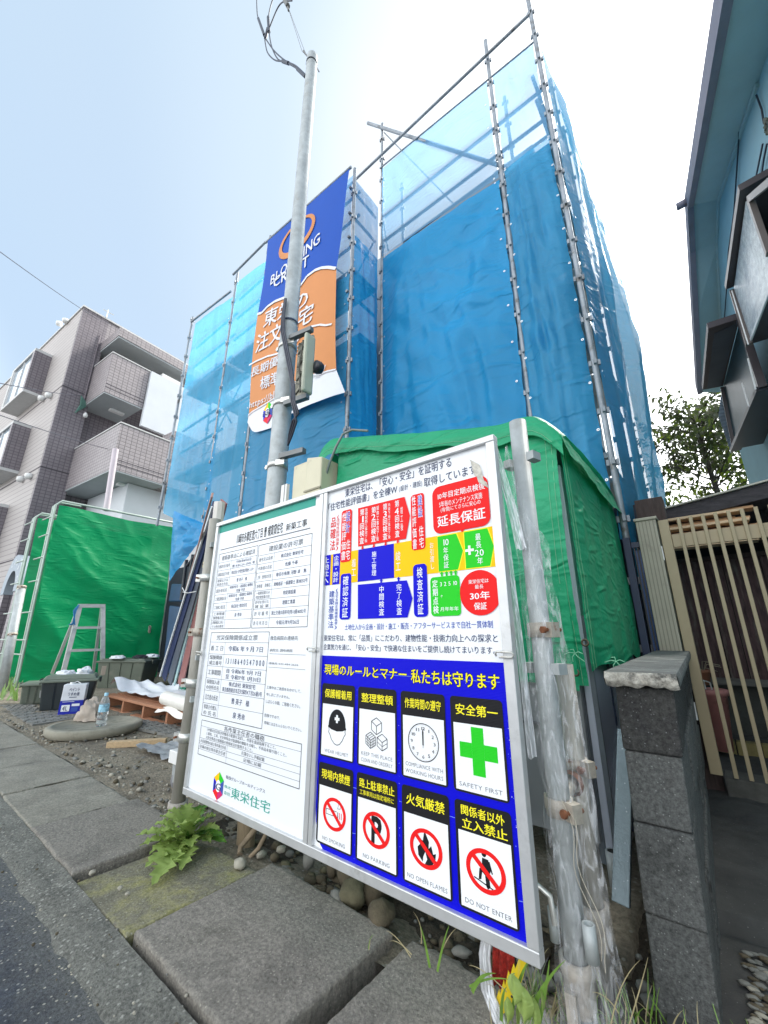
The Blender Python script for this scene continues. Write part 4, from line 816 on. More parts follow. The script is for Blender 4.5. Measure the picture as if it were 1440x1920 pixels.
sheet('mesh_sheet', (XC+.03, 4.77, 7.8), (XC+.03, 6.0, 7.5), (XC+.02, 6.0, 1.3), (XC+.02, 4.77, 1.3), (1, 0, 0), net_side, 'glossy sheet on the side wall, farther one', SH, hc=.08, fa=.06, billow=.18, seed=15, group=G, nu=34, nv=110, tens=.5)
sheet('mesh_sheet', PY(327, 958, YL-.02), PY(392, 985, YL+.02), PY(374, 1016, YL-.05), PY(318, 1090, YL-.05), (0, -1, 0), net_deep, 'dark blue gathered tongue of sheet beside the green screen', SH, fa=.08, seed=21, group=G, nu=20, nv=24, eye=False)
fl = sheet('mesh_sheet', PY(1147, 868, YR-.03), PY(1166, 905, YR+.1), PY(1195, 1022, YR+.1), PY(1162, 1010, YR-.03), (0, -1, 0), net_mid, 'small loose blue flap at the foot of the corner post', SH, fa=.03, seed=16, group=G, nu=14, nv=16)
# ---------------------------------------------------------------- banner
YBN = 2.86
Bq = [PY(504, 452, YBN), PY(658, 318, YBN), PY(649, 742, YBN), PY(461, 806, YBN)]
ban = thing('hanging_banner', 'blue and orange advertising banner hanging on the scaffold behind the pole', 'banner', Bq[3])
uvx = lambda px, py: (lambda p: ((p.x-Bq[0].x)/(Bq[1].x-Bq[0].x), p.z))(PY(px, py, YBN))
X0b, X1b = Bq[0].x, Bq[1].x
def bn(a, b, l):  # a = metres from left, b = height; gentle waves as real cloth
    y = YBN-.012*l+.045*math.sin(a*2.6+1)*max(0, (6.3-b))/3+.02*math.sin(b*2.1+a)
    return Vector((X0b+a, y, b))
def bc(x, y): p = PY(440+x/4, 380+y/4, YBN); return p.x-X0b, p.z
PB = Print(bn)
outl = [bc(248, 290), bc(430, 170), bc(640, 45), bc(840, -30+0)]
blueT = [bc(250, 288), bc(420, 172), bc(828, -8)]
def curve(pts): return [bc(*p) for p in pts]
wave1 = [(172, 838), (205, 828), (245, 780), (300, 740), (360, 716), (430, 700), (490, 625), (540, 550), (600, 505), (650, 487), (700, 484), (757, 492)]
wave2 = [(90, 1588), (120, 1560), (170, 1530), (260, 1480), (340, 1440), (430, 1390), (520, 1340), (600, 1305), (660, 1305), (710, 1280), (775, 1262)]
edgeR = [(868, -245), (800, 180), (775, 350), (757, 492)]
edgeL = [(172, 838), (200, 620), (225, 450), (250, 288)]
edgeR2 = [(757, 492), (748, 700), (748, 900), (750, 1130), (775, 1262)]
edgeL2 = [(90, 1588), (105, 1400), (120, 1200), (145, 1000), (172, 838)]
def strip(top, bot, ink_, layer, nrow=10):
    """cloth between two curves, as a fine mesh"""
    def samp(c, t):
        k = t*(len(c)-1); i = min(int(k), len(c)-2); f = k-i; return lerp(c[i][0], c[i+1][0], f), lerp(c[i][1], c[i+1][1], f)
    n = 30; T_ = curve(top); B_ = curve(bot); n0 = len(PB.mb.v); pts = []
    for j in range(nrow+1):
        for i in range(n+1):
            a = samp(T_, i/n); b = samp(B_, i/n); f = j/nrow; pts.append(bn(lerp(a[0], b[0], f), lerp(a[1], b[1], f), layer))
    PB.mb.add(pts, [(j*(n+1)+i, j*(n+1)+i+1, (j+1)*(n+1)+i+1, (j+1)*(n+1)+i) for j in range(nrow) for i in range(n)], INK.index(ink_), True)
I('banner_blue', (.0, .07, .42), False); I('banner_orange', (.62, .25, .085), False); I('banner_white', (.74, .76, .80), False)
INK = list(ink); INKM = [ink[k] for k in INK]
strip([(250, 288), (425, 145), (640, -48), (868, -245)], wave1, 'banner_blue', 0)
strip(wave1, wave2, 'banner_orange', 0, 14)
strip(wave2, [(78, 1640), (105, 1700), (130, 1712), (250, 1680), (330, 1640), (420, 1590), (520, 1545), (640, 1500), (760, 1450), (832, 1425)], 'banner_white', 0)
for wv, wd_ in ((wave1, .045), ([(115, 1222), (170, 1190), (250, 1155), (340, 1135), (430, 1090), (480, 1060), (540, 985), (590, 945), (660, 930), (700, 935), (745, 925)], .028), (wave2, .02)):
    q = curve(wv)
    for a, b in zip(q, q[1:]):
        for k in range(3): PB.line((lerp(a[0], b[0], k/3), lerp(a[1], b[1], k/3)), (lerp(a[0], b[0], (k+1)/3), lerp(a[1], b[1], (k+1)/3)), wd_, 'banner_white', 1)
def BT(t, x0, y0, x1, y1, c='banner_white', bold=.03, L=1):
    a, b = bc(x0, y0), bc(x1, y1); PB.text(t, a[0], a[1], b[0], b[1], c, L, bold)
def BQ(t, TL, BL, BR, c='banner_white', bold=.03):
    # row of print set parallel to the sagging cloth: left edge TL-BL, foot of the row BL-BR
    tl, bl, br = bc(*TL), bc(*BL), bc(*BR); keep = PB.fn
    PB.fn = lambda a, b, l: keep(bl[0]+(br[0]-bl[0])*a+(tl[0]-bl[0])*b, bl[1]+(br[1]-bl[1])*a+(tl[1]-bl[1])*b, l)
    PB.text(t, 0, 1, 1, 0, c, 1, bold); PB.fn = keep
BQ('BLOOMING', (268, 548), (260, 622), (642, 292), bold=.03); BQ('CRAFT', (291, 562), (284, 640), (556, 462), bold=.03)
BQ('東栄の', (232, 815), (214, 948), (560, 782)); BQ('注文住宅', (176, 1000), (156, 1142), (600, 902)); BQ('長期優良住宅', (130, 1243), (118, 1316), (582, 1108)); BQ('標準', (192, 1308), (183, 1402), (345, 1358)); BQ('https://bloomingcraft.jp/', (104, 1492), (96, 1540), (706, 1284), bold=.02)
ring = []
for k in range(61):
    t_ = k*2*math.pi/60; a_, b_ = 185*math.cos(t_), 62*math.sin(t_); ring.append((bc(470+a_*.64+b_*.77, 252-a_*.77+b_*.64), .030+.075*abs(math.sin(t_/2+.5))))
for (p_, w0), (q_, w1) in zip(ring, ring[1:]): PB.line(p_, q_, w0, 'banner_orange', 1)
a = bc(235, 1570); hexlogo(PB, a[0], a[1], .13, .17, 1)
BT('株式会社', 275, 1525, 330, 1512, 'grey', .01); BT('東栄住宅', 275, 1560, 420, 1500, 'teal', .01)
PB.build('cloth', ban)
# ================================================================== GREEN TARP STORE
YF, XG0, XG1, ZG, SLP = 2.12, -2.36, -.515, 2.05, .265
gs = thing('storage_shed', 'grey metal storage box under a green tarpaulin hood', 'storage box', (-1.4, YF+.4, 0))
gw = mat('blue_grey_panel', (.60, .65, .76), .35, .08, 4, .05, 50, speck=(.6, .62, .65), ss=36, sr=.13)
gw2 = mat('grey_panel', (.27, .29, .30), .45, .08, 4)
MB().box((XG0+.04, YF+.03, .12), (XG1-.06, YF+.06, 1.6)).build('front_panel', gw2, gs, bevel=.004)
MB().box((XG1-.05, YF+.06, .02), (XG1-.02, YF+1.3, 1.85)).build('side_panel', gw, gs, bevel=.004)
for z in (.55, .80): MB().box((XG0+.06, YF+.012, z), (XG1-.08, YF+.03, z+.012)).build('panel_rib', mat('rib_dark', (.12, .13, .14), .5), gs)
for k in (.45, .95): MB().box((XG1-.02, YF+k, .05), (XG1-.012, YF+k+.006, 1.1)).build('panel_seam', darkblue_m, gs)
rbm = mat('brace_grey', (.17, .20, .23), .4)
MB().beam((XG1-.015, YF+.07, .90), (XG1-.015, YF+.60, 1.22), .012, .03, up=(1, 0, 0)).beam((XG1-.015, YF+.07, .22), (XG1-.015, YF+1.25, 1.1), .014, .04, up=(1, 0, 0)).beam((XG1-.015, YF+.07, .05), (XG1-.015, YF+.07, 1.05), .014, .03, up=(1, 0, 0)).build('side_brace', rbm, gs)
MB().tube([(XG1-.07, YF+.10, .03), (XG1-.07, YF+.10, 1.9)], .017, 8).build('corner_pole', rbm, gs)
MB().lathe((XG1-.01, YF, 0), [(.0, 0), (.028, 0), (.028, .12), (.02, .12)], 12).build('pole_foot', galv, gs)
MB().beam((XG0, YF+.7, 2.0+1.8*SLP), (XG1-.03, YF+.7, 2.0), 1.3, .02).build('roof_panel', gw2, gs)
# hood : top, front curtain, side curtains
def gfold(p, k): return .016*fold(p, 2.2, k)+.006*fold(p, 7, k+3)
def gfront(u, v):
    x = lerp(XG0+.16, XG1-.004-.014*math.sin(v*3.1)-.006*v, u); z = lerp(2.02+(XG1-x)*SLP, .74, v); g = gfold((x*1.0, 0, z*.7+x*.5), 1)
    # seam hems wrinkle the right edge
    if u > .9: g += .006*math.sin(z*55+5*math.sin(z*7))*(u-.9)*10*(.6+.8*noise.noise(Vector((z*5, 0, 0))))
    return Vector((x, YF-.02+g-.02*math.sin(v*3.1), z))
MB().grid(gfront, 70, 60).build('front_curtain', green_t, gs)
def gside(u, v):
    y = lerp(YF-.005, YF+1.35, u); z = lerp(2.02, lerp(.80, .86, u)+.02*math.sin(u*14), v)
    g = gfold((0, y, z*.6-y*.4), 5)+.045*max(0, math.sin(u*3.1))*v
    if u < .08: g += .0045*math.sin(z*55+4*math.sin(z*8))*(1-u/.08)*(.6+.8*noise.noise(Vector((z*6, 3, 0))))
    return Vector((XG1+.006+g*min(1, u*5+.3), y, z))
MB().grid(gside, 60, 60).build('side_curtain', green_t, gs)
def gleft(u, v):
    y = lerp(YF+1.2, YF+.03, u); z = lerp(2.45, .8, v); return Vector((XG0+.02+gfold((1, y, z), 9), y, z))
MB().grid(gleft, 30, 40).build('side_curtain', green_t, gs)
def gtop(u, v):
    # from the lip at the front over the arched top to the back
    x = lerp(XG0-.02, XG1+.035, u); rise = (XG1-x)*SLP
    prof = [(YF-.055, 1.93), (YF-.06, 1.99), (YF-.03, 2.065), (YF+.05, 2.10), (YF+.4, 2.13), (YF+.9, 2.14), (YF+1.4, 2.08)]
    k = v*(len(prof)-1); i = min(int(k), len(prof)-2); y = lerp(prof[i][0], prof[i+1][0], k-i); z = lerp(prof[i][1], prof[i+1][1], k-i)
    e = min(u, 1-u)*(XG1-XG0); drop = max(0, 1-e/.16)
    z += rise-.10*drop**2+.045*math.exp(-((x-(XG1-.13))/.13)**2); 
    z += .012*noise.noise(Vector((x*2, y*2, 0)))+.006*fold((x, y, z), 6, 2)
    if v < .01: z += .012*math.sin(x*9)
    return Vector((x, y+.01*noise.noise(Vector((x*4, 1, 1))), z))
MB().grid(gtop, 80, 30).build('hood', green_t, gs)
def gtr(u, v):
    y = lerp(YF-.05, YF+1.4, u); z = lerp(1.985, 1.84, v); return Vector((XG1+.04+.02*v+.006*fold((y, z, 0), 5, 2)-.012*(1-v), y, z+.02*math.sin(u*8)*v))
MB().grid(gtr, 40, 6).build('hood_skirt', green_t, gs)
thr = mat('thread', (.25, .55, .33), .7)
sm_ = MB()
for x in (XG1-.125, XG1-.155): sm_.tube([gfront((x+.09-XG0-.16)/(XG1-.012-XG0-.16), v/20)+Vector((0, -.003, 0)) for v in range(21)], .0011, 4)
for u in (.02, .045): sm_.tube([gside(u, v/24)+Vector((.003, -.001, 0)) for v in range(25)], .0011, 4)
sm_.tube([gtop(u/40, .09)+Vector((0, -.003, 0)) for u in range(1, 40)], .001, 4)
sm_.build('stitching', thr, gs, kind='stuff')
ey = MB()
for (q, d) in ((PY(1097, 1205, YF-.03), (0, -1, 0)), (PY(1079, 1261, YF-.03), (0, -1, 0))): ey.lathe(q, [(.009, 0), (.012, .003), (.017, .002), (.018, 0)], 16, 0, d)
ey.build('eyelet', mat('brass_dark', (.12, .10, .07), .4, metal=.6), gs)
hm_ = MB(); hm_.grid(lambda u, v: Vector((lerp(-.600, -.560, u), YF-.032+.003*math.sin(v*30), lerp(1.2, .72, v))), 4, 20); hm_.build('curtain_flap', green_t, gs)
cd = mat('green_cord', (.25, .62, .40), .6)
for q, nm in ((PY(1078, 1225, YF-.06), 'a'), (PY(1155, 1240, YF+.05), 'b')):
    m = MB()
    for k in range(5): a = k*1.25+.4; m.tube([q, q+Vector((.02*math.cos(a), -.01, .018*math.sin(a))), q+Vector((.045*math.cos(a+.3), -.004, -.012+.028*math.sin(a)))], .0022, 5)
    m.build('cord_tie', cd, gs)
m = MB(); m.tube([PY(607, 905, YF-.08), PY(618, 868, YF-.09), PY(630, 838, YF-.10), PY(643, 814, YF-.09), PY(660, 806, YF-.04), PY(690, 808, YF-.0)], .010, 8); m.build('rope', mat('grey_rope', (.20, .23, .22), .7), label='thick grey cable looped over the left top corner of the green hood', cat='cable')
# metal channel leaning between shed and block wall, with raindrops
m = MB(); a, b = Vector((-.462, 1.88, .06)), Vector((-.40, 2.08, .58)); m.beam(a, b, .055, .03, up=(0, -1, 0))
m.build('steel_channel', mat('wet_zinc', (.30, .38, .42), .25, .1, 30, .3, 120, metal=.5, speck=(.7, .75, .8), ss=70, sr=.2), bevel=.003, label='wet zinc channel leaning in the gap beside the block wall', cat='metal channel')
# ================================================================== UTILITY POLE
up = thing('utility_pole', 'slim galvanised service pole rising in front of the banner', 'pole', (-2.86, 2.0, 0))
# dark panel added to close bright sky gaps low behind the fence
MB().box((-3.2, 3.78, 0), (-.30, 3.84, 2.0)).build('dark_hoarding', mat('hoarding_dark', (.025, .035, .05), .8), label='dark hoarding low behind the green hooded storage box', cat='hoarding')
MB().lathe((-2.86, 2.0, -.1), [(.086, 0), (.085, 4.05), (.079, 4.06), (.070, 8.42), (.070, 8.47), (.0, 8.50)], 26).build('shaft', galv, up)
MB().lathe((-2.86, 2.0, 4.0), [(.086, -.02), (.088, -.02), (.088, .0), (.086, .0)], 26).build('joint_ring', darkblue_m, up)
MB().lathe((-2.86, 2.0, 8.2), [(.074, 0), (.077, 0), (.077, .02), (.074, .02)], 20).build('top_band', blackm, up)
def pband(z):
    m = MB().lathe((-2.86, 2.0, z), [(.088, -.03), (.092, -.03), (.092, .03), (.088, .03)], 28)
    m.box((-2.965, 1.94, z-.02), (-2.94, 1.99, z+.02)); m.tube([(-2.975, 1.95, z), (-2.93, 1.95, z)], .012, 8)
    m.beam((-2.80, 1.93, z), (-2.72, 1.965, z), .008, .05); m.build('pole_band', zinc, up)
for z in (3.70, 3.05, 2.42): pband(z)
chn = mat('grey_channel', (.17, .18, .18), .45, metal=.4)
for z in (3.73, 3.0, 2.47): MB().beam((-2.76, 1.95, z), (-2.50, 2.0, z), .05, .045).build('bracket_arm', chn, up)
# lamp housing (seen from behind and the side)
lb = thing('lamp_box', 'open beige lamp housing with black cap strapped to the pole', 'lamp box', (-2.56, 2.0, 3.0))
lx0, lx1, ly0, ly1 = -2.735, -2.50, 1.93, 2.22
m = MB(); m.box((lx0, ly0+.10, 3.06), (lx1-.02, ly0+.12, 3.70)); m.build('back_plate', mat('dirty_ivory', (.35, .34, .27), .6, .3, 12, dirt=(.10, .10, .08), ds=10, dl=.5), lb)
m = MB(); 
m.box((lx1-.03, ly0+.0, 3.03), (lx1+.01, ly0+.12, 3.66)); m.build('rim', mat('ivory', (.45, .47, .37), .5, .08, 8), lb, bevel=.02)
m = MB()
for k in range(4):
    z = 3.12+k*.15; m.beam((lx0+.02, ly0+.095, z), (lx1-.04, ly0+.085, z+.10), .012, .012); m.beam((lx0+.03, ly0+.09, z+.12), (lx1-.05, ly0+.088, z-.02), .008, .008)
m.tube([(lx0+.10, ly0+.08, 3.68), (lx0+.08, ly0+.07, 3.4), (lx0+.11, ly0+.08, 3.1)], .009, 6)
m.build('wiring_frame', mat('wire_grey', (.12, .12, .10), .6), lb, kind='stuff')
m = MB().lathe((lx1+.03, ly0+.10, 3.32), [(.0, 0), (.06, 0), (.06, .05), (.045, .08), (0, .09)], 8, 0, (.25, 1, 0)); m.build('black_cap', blackm, lb)
# cream meter cabinet
mc = thing('meter_cabinet', 'cream plastic meter cabinet on the pole just above the board', 'meter box', (-2.5, 2.05, 1.6))
m = MB().box((-2.63, 2.0, 1.45), (-2.43, 2.14, 2.36)); m.build('cabinet', cream, mc, bevel=.012)
m = MB().hexa([(-2.425, 1.97, 1.45), (-2.24, 1.97, 1.45), (-2.24, 2.16, 1.45), (-2.425, 2.16, 1.45), (-2.425, 1.97, 2.37), (-2.24, 1.97, 2.33), (-2.24, 2.16, 2.33), (-2.425, 2.16, 2.37)]); m.build('door', cream, mc, bevel=.012)
m = MB().box((-2.43, 1.962, 2.06), (-2.23, 1.97, 2.075)); m.build('drip_edge', mat('cream_dark', (.28, .26, .18), .6), mc)
m = MB().box((-2.74, 1.97, 1.45), (-2.70, 2.01, 2.2)).box((-2.685, 1.97, 1.45), (-2.665, 2.0, 2.2)); m.build('conduit', white_pl, mc)
# cables down the pole
m = MB()
for k in range(3):
    o_ = .014*k
    pts = [PY(534+o_*90, 560, 1.90), PY(529+k*2, 590, 1.89), PY(527+k*3, 620, 1.89), PY(533+k*3, 650, 1.88), PY(541+k*3, 690, 1.87), PY(548+k*2, 725, 1.87), PY(546+k*3, 750, 1.87), PY(552+k*4, 775, 1.88), PY(556-k*4, 790, 1.9), PY(548-k*3, 815, 1.95), PY(540, 835, 2.0)]
    m.tube(pts, .009, 7)
m.build('service_cable', cable_m, label='dark cables running down the pole past the lamp housing', cat='cable')
# cables leaving the pole top
def cpx(x, y, Y=1.95): return PY(460+x/8, y/8, Y)
cb = MB()
for pts in ([(170, -60), (175, 150), (195, 280), (290, 540), (330, 620), (440, 770), (600, 910), (760, 990), (910, 1130)], [(430, -60), (380, 90), (345, 280), (360, 500), (390, 680), (450, 830), (520, 910), (640, 940), (800, 1050), (910, 1150)], [(700, 10), (565, 30), (480, 130), (375, 380), (300, 560), (305, 680), (340, 800), (440, 900), (590, 930), (760, 1020), (905, 1140)]):
    q = [cpx(*p) for p in pts]; sm2 = []
    for i in range(len(q)-1):
        p0, p1, p2, p3 = q[max(i-1, 0)], q[i], q[i+1], q[min(i+2, len(q)-1)]
        for k in range(5): t_ = k/5; sm2.append(.5*((2*p1)+(p2-p0)*t_+(2*p0-5*p1+4*p2-p3)*t_*t_+(3*p1-p0-3*p2+p3)*t_**3))
    cb.tube(sm2+[q[-1]], .010, 7)
for a, b in (((195, 280), (285, 530)), ((342, 260), (355, 480)), ((335, 430), (300, 580)), ((560, 920), (650, 950)), ((780, 1030), (905, 1150))): cb.tube([cpx(*a), cpx(*b)], .024, 8)
cb.build('drop_cable', cable_m, label='three thick looping cables joining the pole near its top', cat='cable')
cb = MB(); cb.tube([cpx(590, -80), cpx(610, 30), cpx(650, 160)], .016, 7); cb.tube([cpx(590, 0), cpx(640, 90)], .034, 8); cb.tube([cpx(660, 170), cpx(850, 765), cpx(935, 860)], .0035, 5); cb.tube([cpx(665, 170), cpx(885, 755), cpx(935, 860)], .0035, 5); cb.tube([cpx(870, 760), cpx(950, 875)], .010, 6); cb.tube([cpx(1080, 1030), cpx(1105, 1075)], .008, 5)
cb.build('anchor_wire', cable_grey, label='thin paired anchor wires with a clamp above the pole top', cat='wire')
# ================================================================== APARTMENT BUILDING (left)
def tile_mat(name, c1, c2, mort, sx, sy, rough=.45, bump=.35, off=0):
    m = bpy.data.materials.new(name); m.use_nodes = True; t = m.node_tree; b = t.nodes['Principled BSDF']; L = t.links.new
    tcn = t.nodes.new('ShaderNodeTexCoord'); s = t.nodes.new('ShaderNodeSeparateXYZ'); L(tcn.outputs['Object'], s.inputs[0])
    a = t.nodes.new('ShaderNodeMath'); a.operation = 'ADD'; L(s.outputs[0], a.inputs[0]); L(s.outputs[1], a.inputs[1])
    c = t.nodes.new('ShaderNodeCombineXYZ'); L(a.outputs[0], c.inputs[0]); L(s.outputs[2], c.inputs[1])
    br = t.nodes.new('ShaderNodeTexBrick'); br.offset = off; br.inputs['Scale'].default_value = 1; br.inputs['Brick Width'].default_value = sx; br.inputs['Row Height'].default_value = sy
    br.inputs['Mortar Size'].default_value = .011; br.inputs['Mortar Smooth'].default_value = .3; br.inputs['Color1'].default_value = (*c1, 1); br.inputs['Color2'].default_value = (*c2, 1); br.inputs['Mortar'].default_value = (*mort, 1)
    L(c.outputs[0], br.inputs['Vector']); L(br.outputs['Color'], b.inputs['Base Color']); b.inputs['Roughness'].default_value = rough
    bp = t.nodes.new('ShaderNodeBump'); bp.invert = True; bp.inputs['Strength'].default_value = bump; bp.inputs['Distance'].default_value = .01; L(br.outputs['Fac'], bp.inputs['Height']); L(bp.outputs[0], b.inputs['Normal'])
    return m
tile_l = tile_mat('mauve_tile', (.345, .31, .315), (.30, .27, .275), (.15, .132, .14), .15, .105)
tile_d = tile_mat('dark_mauve_tile', (.235, .205, .22), (.20, .175, .19), (.11, .095, .108), .14, .105)
siding = tile_mat('pale_siding', (.40, .37, .355), (.385, .355, .34), (.20, .18, .18), 40, .165, .6)
pale = mat('pale_render', (.62, .65, .68), .8, .04, 2); soff = mat('soffit_grey', (.42, .45, .46), .8, .06, 2); concr = mat('light_trim', (.55, .55, .54), .7, .08)
dglass = mat('dark_glass', (.03, .04, .05), .08, .1); lglass = mat('sky_glass', (.35, .42, .48), .08, .1); frame_w = mat('window_frame', (.7, .7, .7), .4, .05)
BX, BYc, TOPZ = -15.4, 2.22, 12.05
ap = thing('apartment_building', 'four storey mauve tiled apartment building with corner balconies', 'apartment building', (BX, BYc, 0))
MB().box((BX-12, BYc, -.1), (BX-.9, 14, TOPZ)).build('wall', siding, ap)
# dark tiled corner pier facing the lot and the recessed wall behind the balconies
MB().box((BX-.9, BYc+.004, -.1), (BX, 3.02, TOPZ)).build('wall', tile_d, ap)
MB().box((BX-.9, BYc-.002, -.1), (BX-.1, BYc+.004, TOPZ)).build('wall', siding, ap)
MB().box((BX-.9, 3.02, -.1), (BX-.35, 8.5, TOPZ-.9)).build('wall', tile_d, ap)
MB().box((BX-.899, 3.02, TOPZ-.9), (BX-.001, 8.5, TOPZ-.05)).build('wall', tile_l, ap)
MB().box((BX-12.05, BYc-.04, TOPZ), (BX+.04, 14, TOPZ+.06)).build('roof', concr, ap)
for z in (8.86, 5.97, 3.08):
    MB().box((BX-12, BYc-.006, z-.02), (BX+.006, BYc-.001, z+.02)).box((BX, BYc-.006, z-.02), (BX+.006, 3.0, z+.02)).build('floor_joint', mat('joint_dark', (.08, .07, .08), .8), ap)
# balconies
def balcony(x1, y0, y1, z0, z1, light=True, trim=True):
    m = MB(); th = .12
    m.box((x1-th, y0, z0), (x1, y1, z1)).box((BX-.34, y0, z0), (x1-th, y0+th, z1)).box((BX-.34, y1-th, z0+.002), (x1-th-.002, y1, z1-.002))
    b = m.build('balcony', tile_l, ap)
    MB().box((BX-.33, y0+.01, z0-.04), (x1-.01, y1-.01, z0+.12)).build('soffit', soff, b)
    MB().box((BX-.30, y0-.02, z1), (x1+.02, y0+th+.02, z1+.04)).box((x1-th-.02, y0+th+.021, z1), (x1+.02, y1+.02, z1+.04)).build('coping', concr, b)
    MB().box((x1, y0-.005, z0+.18), (x1+.006, y1, z0+.2)).box((x1, y0-.005, z0+.30), (x1+.006, y1, z0+.315)).build('groove', MATS['joint_dark'], b)
    MB().box((x1-.95, y0+.55, z0-.12), (x1-.78, y0+1.75 if y1-y0 > 2 else y1-.2, z0-.041)).build('strip_light', mat('fixture_white', (.8, .8, .78), .4, .03), b, bevel=.01)
    return b
balcony(-14.0, 2.92, 4.12, 8.50, 9.98)
balcony(-12.3, 2.96, 4.46, 5.42, 6.84)
balcony(-13.4, 2.96, 4.3, 2.45, 3.7)
MB().box((-14.02, 4.14, 7.82), (-13.9, 9.0, 9.98)).build('white_panel', pale, ap)
MB().box((-13.0, 4.48, 5.40), (-12.32, 9, 7.3)).build('wall', tile_l, ap)
MB().box((BX-.2, 3.7, -.1), (-12.9, 9, 5.36)).build('white_panel', pale, ap)
# roof canopy over the top balcony
MB().box((BX-.3, 2.96, 10.72), (-14.0, 9.2, 11.05)).build('canopy', tile_l, ap)
MB().box((BX-.31, 2.98, 10.66), (-14.03, 9.2, 10.719)).build('canopy_soffit', soff, ap)
MB().box((-14.9, 5.0, 10.57), (-14.7, 6.2, 10.655)).build('strip_light', MATS['fixture_white'], ap, bevel=.01)
for z, (y0, y1) in ((9.0, (3.75, 5.4)), (6.0, (3.75, 5.2)), (3.0, (3.7, 4.6))):
    w_ = MB().box((BX-.349, y0, z+.4), (BX-.30, y1, z+1.55)).build('window', frame_w, ap)
    MB().box((BX-.30, y0+.05, z+.45), (BX-.296, y1-.05, z+1.5)).build('pane', dglass, w_)
for z, yy in ((10.35, 3.35), (7.25, 3.30), (4.35, 3.30)):
    m_ = MB().box((BX-.349, yy, z-.55), (BX-.12, yy+.32, z)).build('meter', cream, ap, bevel=.02)
    MB().box((BX-.118, yy+.06, z-.28), (BX-.10, yy+.26, z-.06)).build('meter_window', dglass, m_)
u_ = MB().box((-14.5, 4.6, 9.7), (-14.1, 5.3, 10.25)).build('outdoor_unit', white_pl, ap)
MB().lathe((-14.09, 4.8, 10.0), [(.0, 0), (.09, 0), (.09, .01), (0, .01)], 14, 0, (1, 0, 0)).lathe((-14.09, 5.1, 10.0), [(.0, 0), (.09, 0), (.09, .01), (0, .01)], 14, 0, (1, 0, 0)).build('fan_grille', dglass, u_)
MB().tube([(BX+.03, 2.86, 11.3), (BX+.03, 2.86, 8.6)], .02, 6).build('drain_pipe', mat('mauve_pipe', (.2, .17, .19), .6), ap)
m = MB()
for a in range(9): m.tube([(BX+.05, 2.75+.02*a, 8.75-.02*a), (BX+.07+.02*(a % 2), 2.78+.02*a, 8.4), (BX+.05, 2.7+.02*a, 8.05+.03*a)], .012, 5)
m.build('cable_bundle', mat('green_cable', (.10, .22, .18), .6), ap)
m = MB().lathe((BX+.1, 2.98, 8.0), [(.0, 0), (.06, .02), (.07, .1), (.03, .18), (0, .2)], 12); m.build('wall_lamp', white_pl, ap)
m = MB().tube([(BX+.05, 2.9, TOPZ+.05), (BX+.05, 2.9, TOPZ+.4)], .02, 5).tube([(BX+.05, 2.75, TOPZ+.3), (BX+.05, 3.1, TOPZ+.32)], .015, 5); m.build('aerial_bracket', zinc, ap)
# bay windows and vent hoods on the street side
def bay(xr, w_, z0, z1):
    y0 = BYc-.5; f = MB(); xl_ = xr-w_
    f.box((xl_, y0, z0), (xr, BYc-.001, z0+.10)).box((xl_, y0, z1-.10), (xr, BYc-.001, z1)).box((xl_, y0, z0+.10), (xl_+.2, BYc-.001, z1-.1))
    b = f.build('bay_window', concr, ap)
    MB().box((xr-.2, y0+.001, z0+.1), (xr, BYc-.001, z1-.1)).build('bay_side', tile_d, b)
    MB().box((xl_+.2, y0+.06, z0+.1), (xr-.2, y0+.08, z1-.1)).build('pane', lglass, b)
    for x in (xl_+.2, (xl_+xr)/2, xr-.24): MB().box((x, y0+.03, z0+.1), (x+.04, y0+.06, z1-.1)).build('sash', frame_w, b)
p = PY(75, 673, BYc-.5); q = PY(40, 735, BYc-.5)
bay(-17.5, 2.4, 9.15, 10.95); bay(-17.5, 2.4, 6.2, 8.0); bay(-17.5, 2.4, 3.3, 5.1)
for (x, y) in ((123, 612), (131, 605), (88, 750), (97, 743), (48, 900), (58, 893)):
    p = PY(x, y, BYc-.08); MB().lathe(Vector((p.x, BYc-.002, p.z)), [(.0, 0), (.10, 0), (.105, .10), (.09, .16), (.0, .19)], 14, 0, (0, -1, -.25)).build('vent_hood', white_pl, ap)
ap.rotation_euler = (0, 0, math.radians(5.5))
# entrance arch with letters
YA = 1.98
def ap_(x, y): p = PY(x, y, YA); return (p.x, YA, p.z)
am = mat('arch_paint', (.36, .42, .47), .7, .06)
cx0, cz0 = ap_(14, 1112)[0], ap_(14, 1112)[2]
ri, ro = .55, .95
arc = [(cx0+ro*math.cos(math.radians(a)), YA, cz0+ro*math.sin(math.radians(a))) for a in range(0, 181, 10)]+[(cx0+ri*math.cos(math.radians(a)), YA, cz0+ri*math.sin(math.radians(a))) for a in range(180, -1, -10)]
ar = thing('entrance_arch', 'grey arched entrance with raised lettering on the mauve building', 'arch', (cx0, YA, 0))
m = MB(); n = 19
for i in range(n-1): m.hexa([arc[i], arc[i+1], arc[2*n-2-i], arc[2*n-1-i]]+[(a[0], YA+.5, a[2]) for a in (arc[i], arc[i+1], arc[2*n-2-i], arc[2*n-1-i])])
m.build('arch', am, ar)
MB().box((cx0+ri+.02, YA+.02, -.1), (cx0+ro-.1, YA+.5, cz0-.0)).build('pier', tile_d, ar); MB().box((cx0-ro+.1, YA+.02, -.1), (cx0-ri-.02, YA+.5, cz0-.0)).build('pier', tile_d, ar)
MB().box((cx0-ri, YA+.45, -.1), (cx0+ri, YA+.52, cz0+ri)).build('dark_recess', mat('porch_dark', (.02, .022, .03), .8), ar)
m = MB()
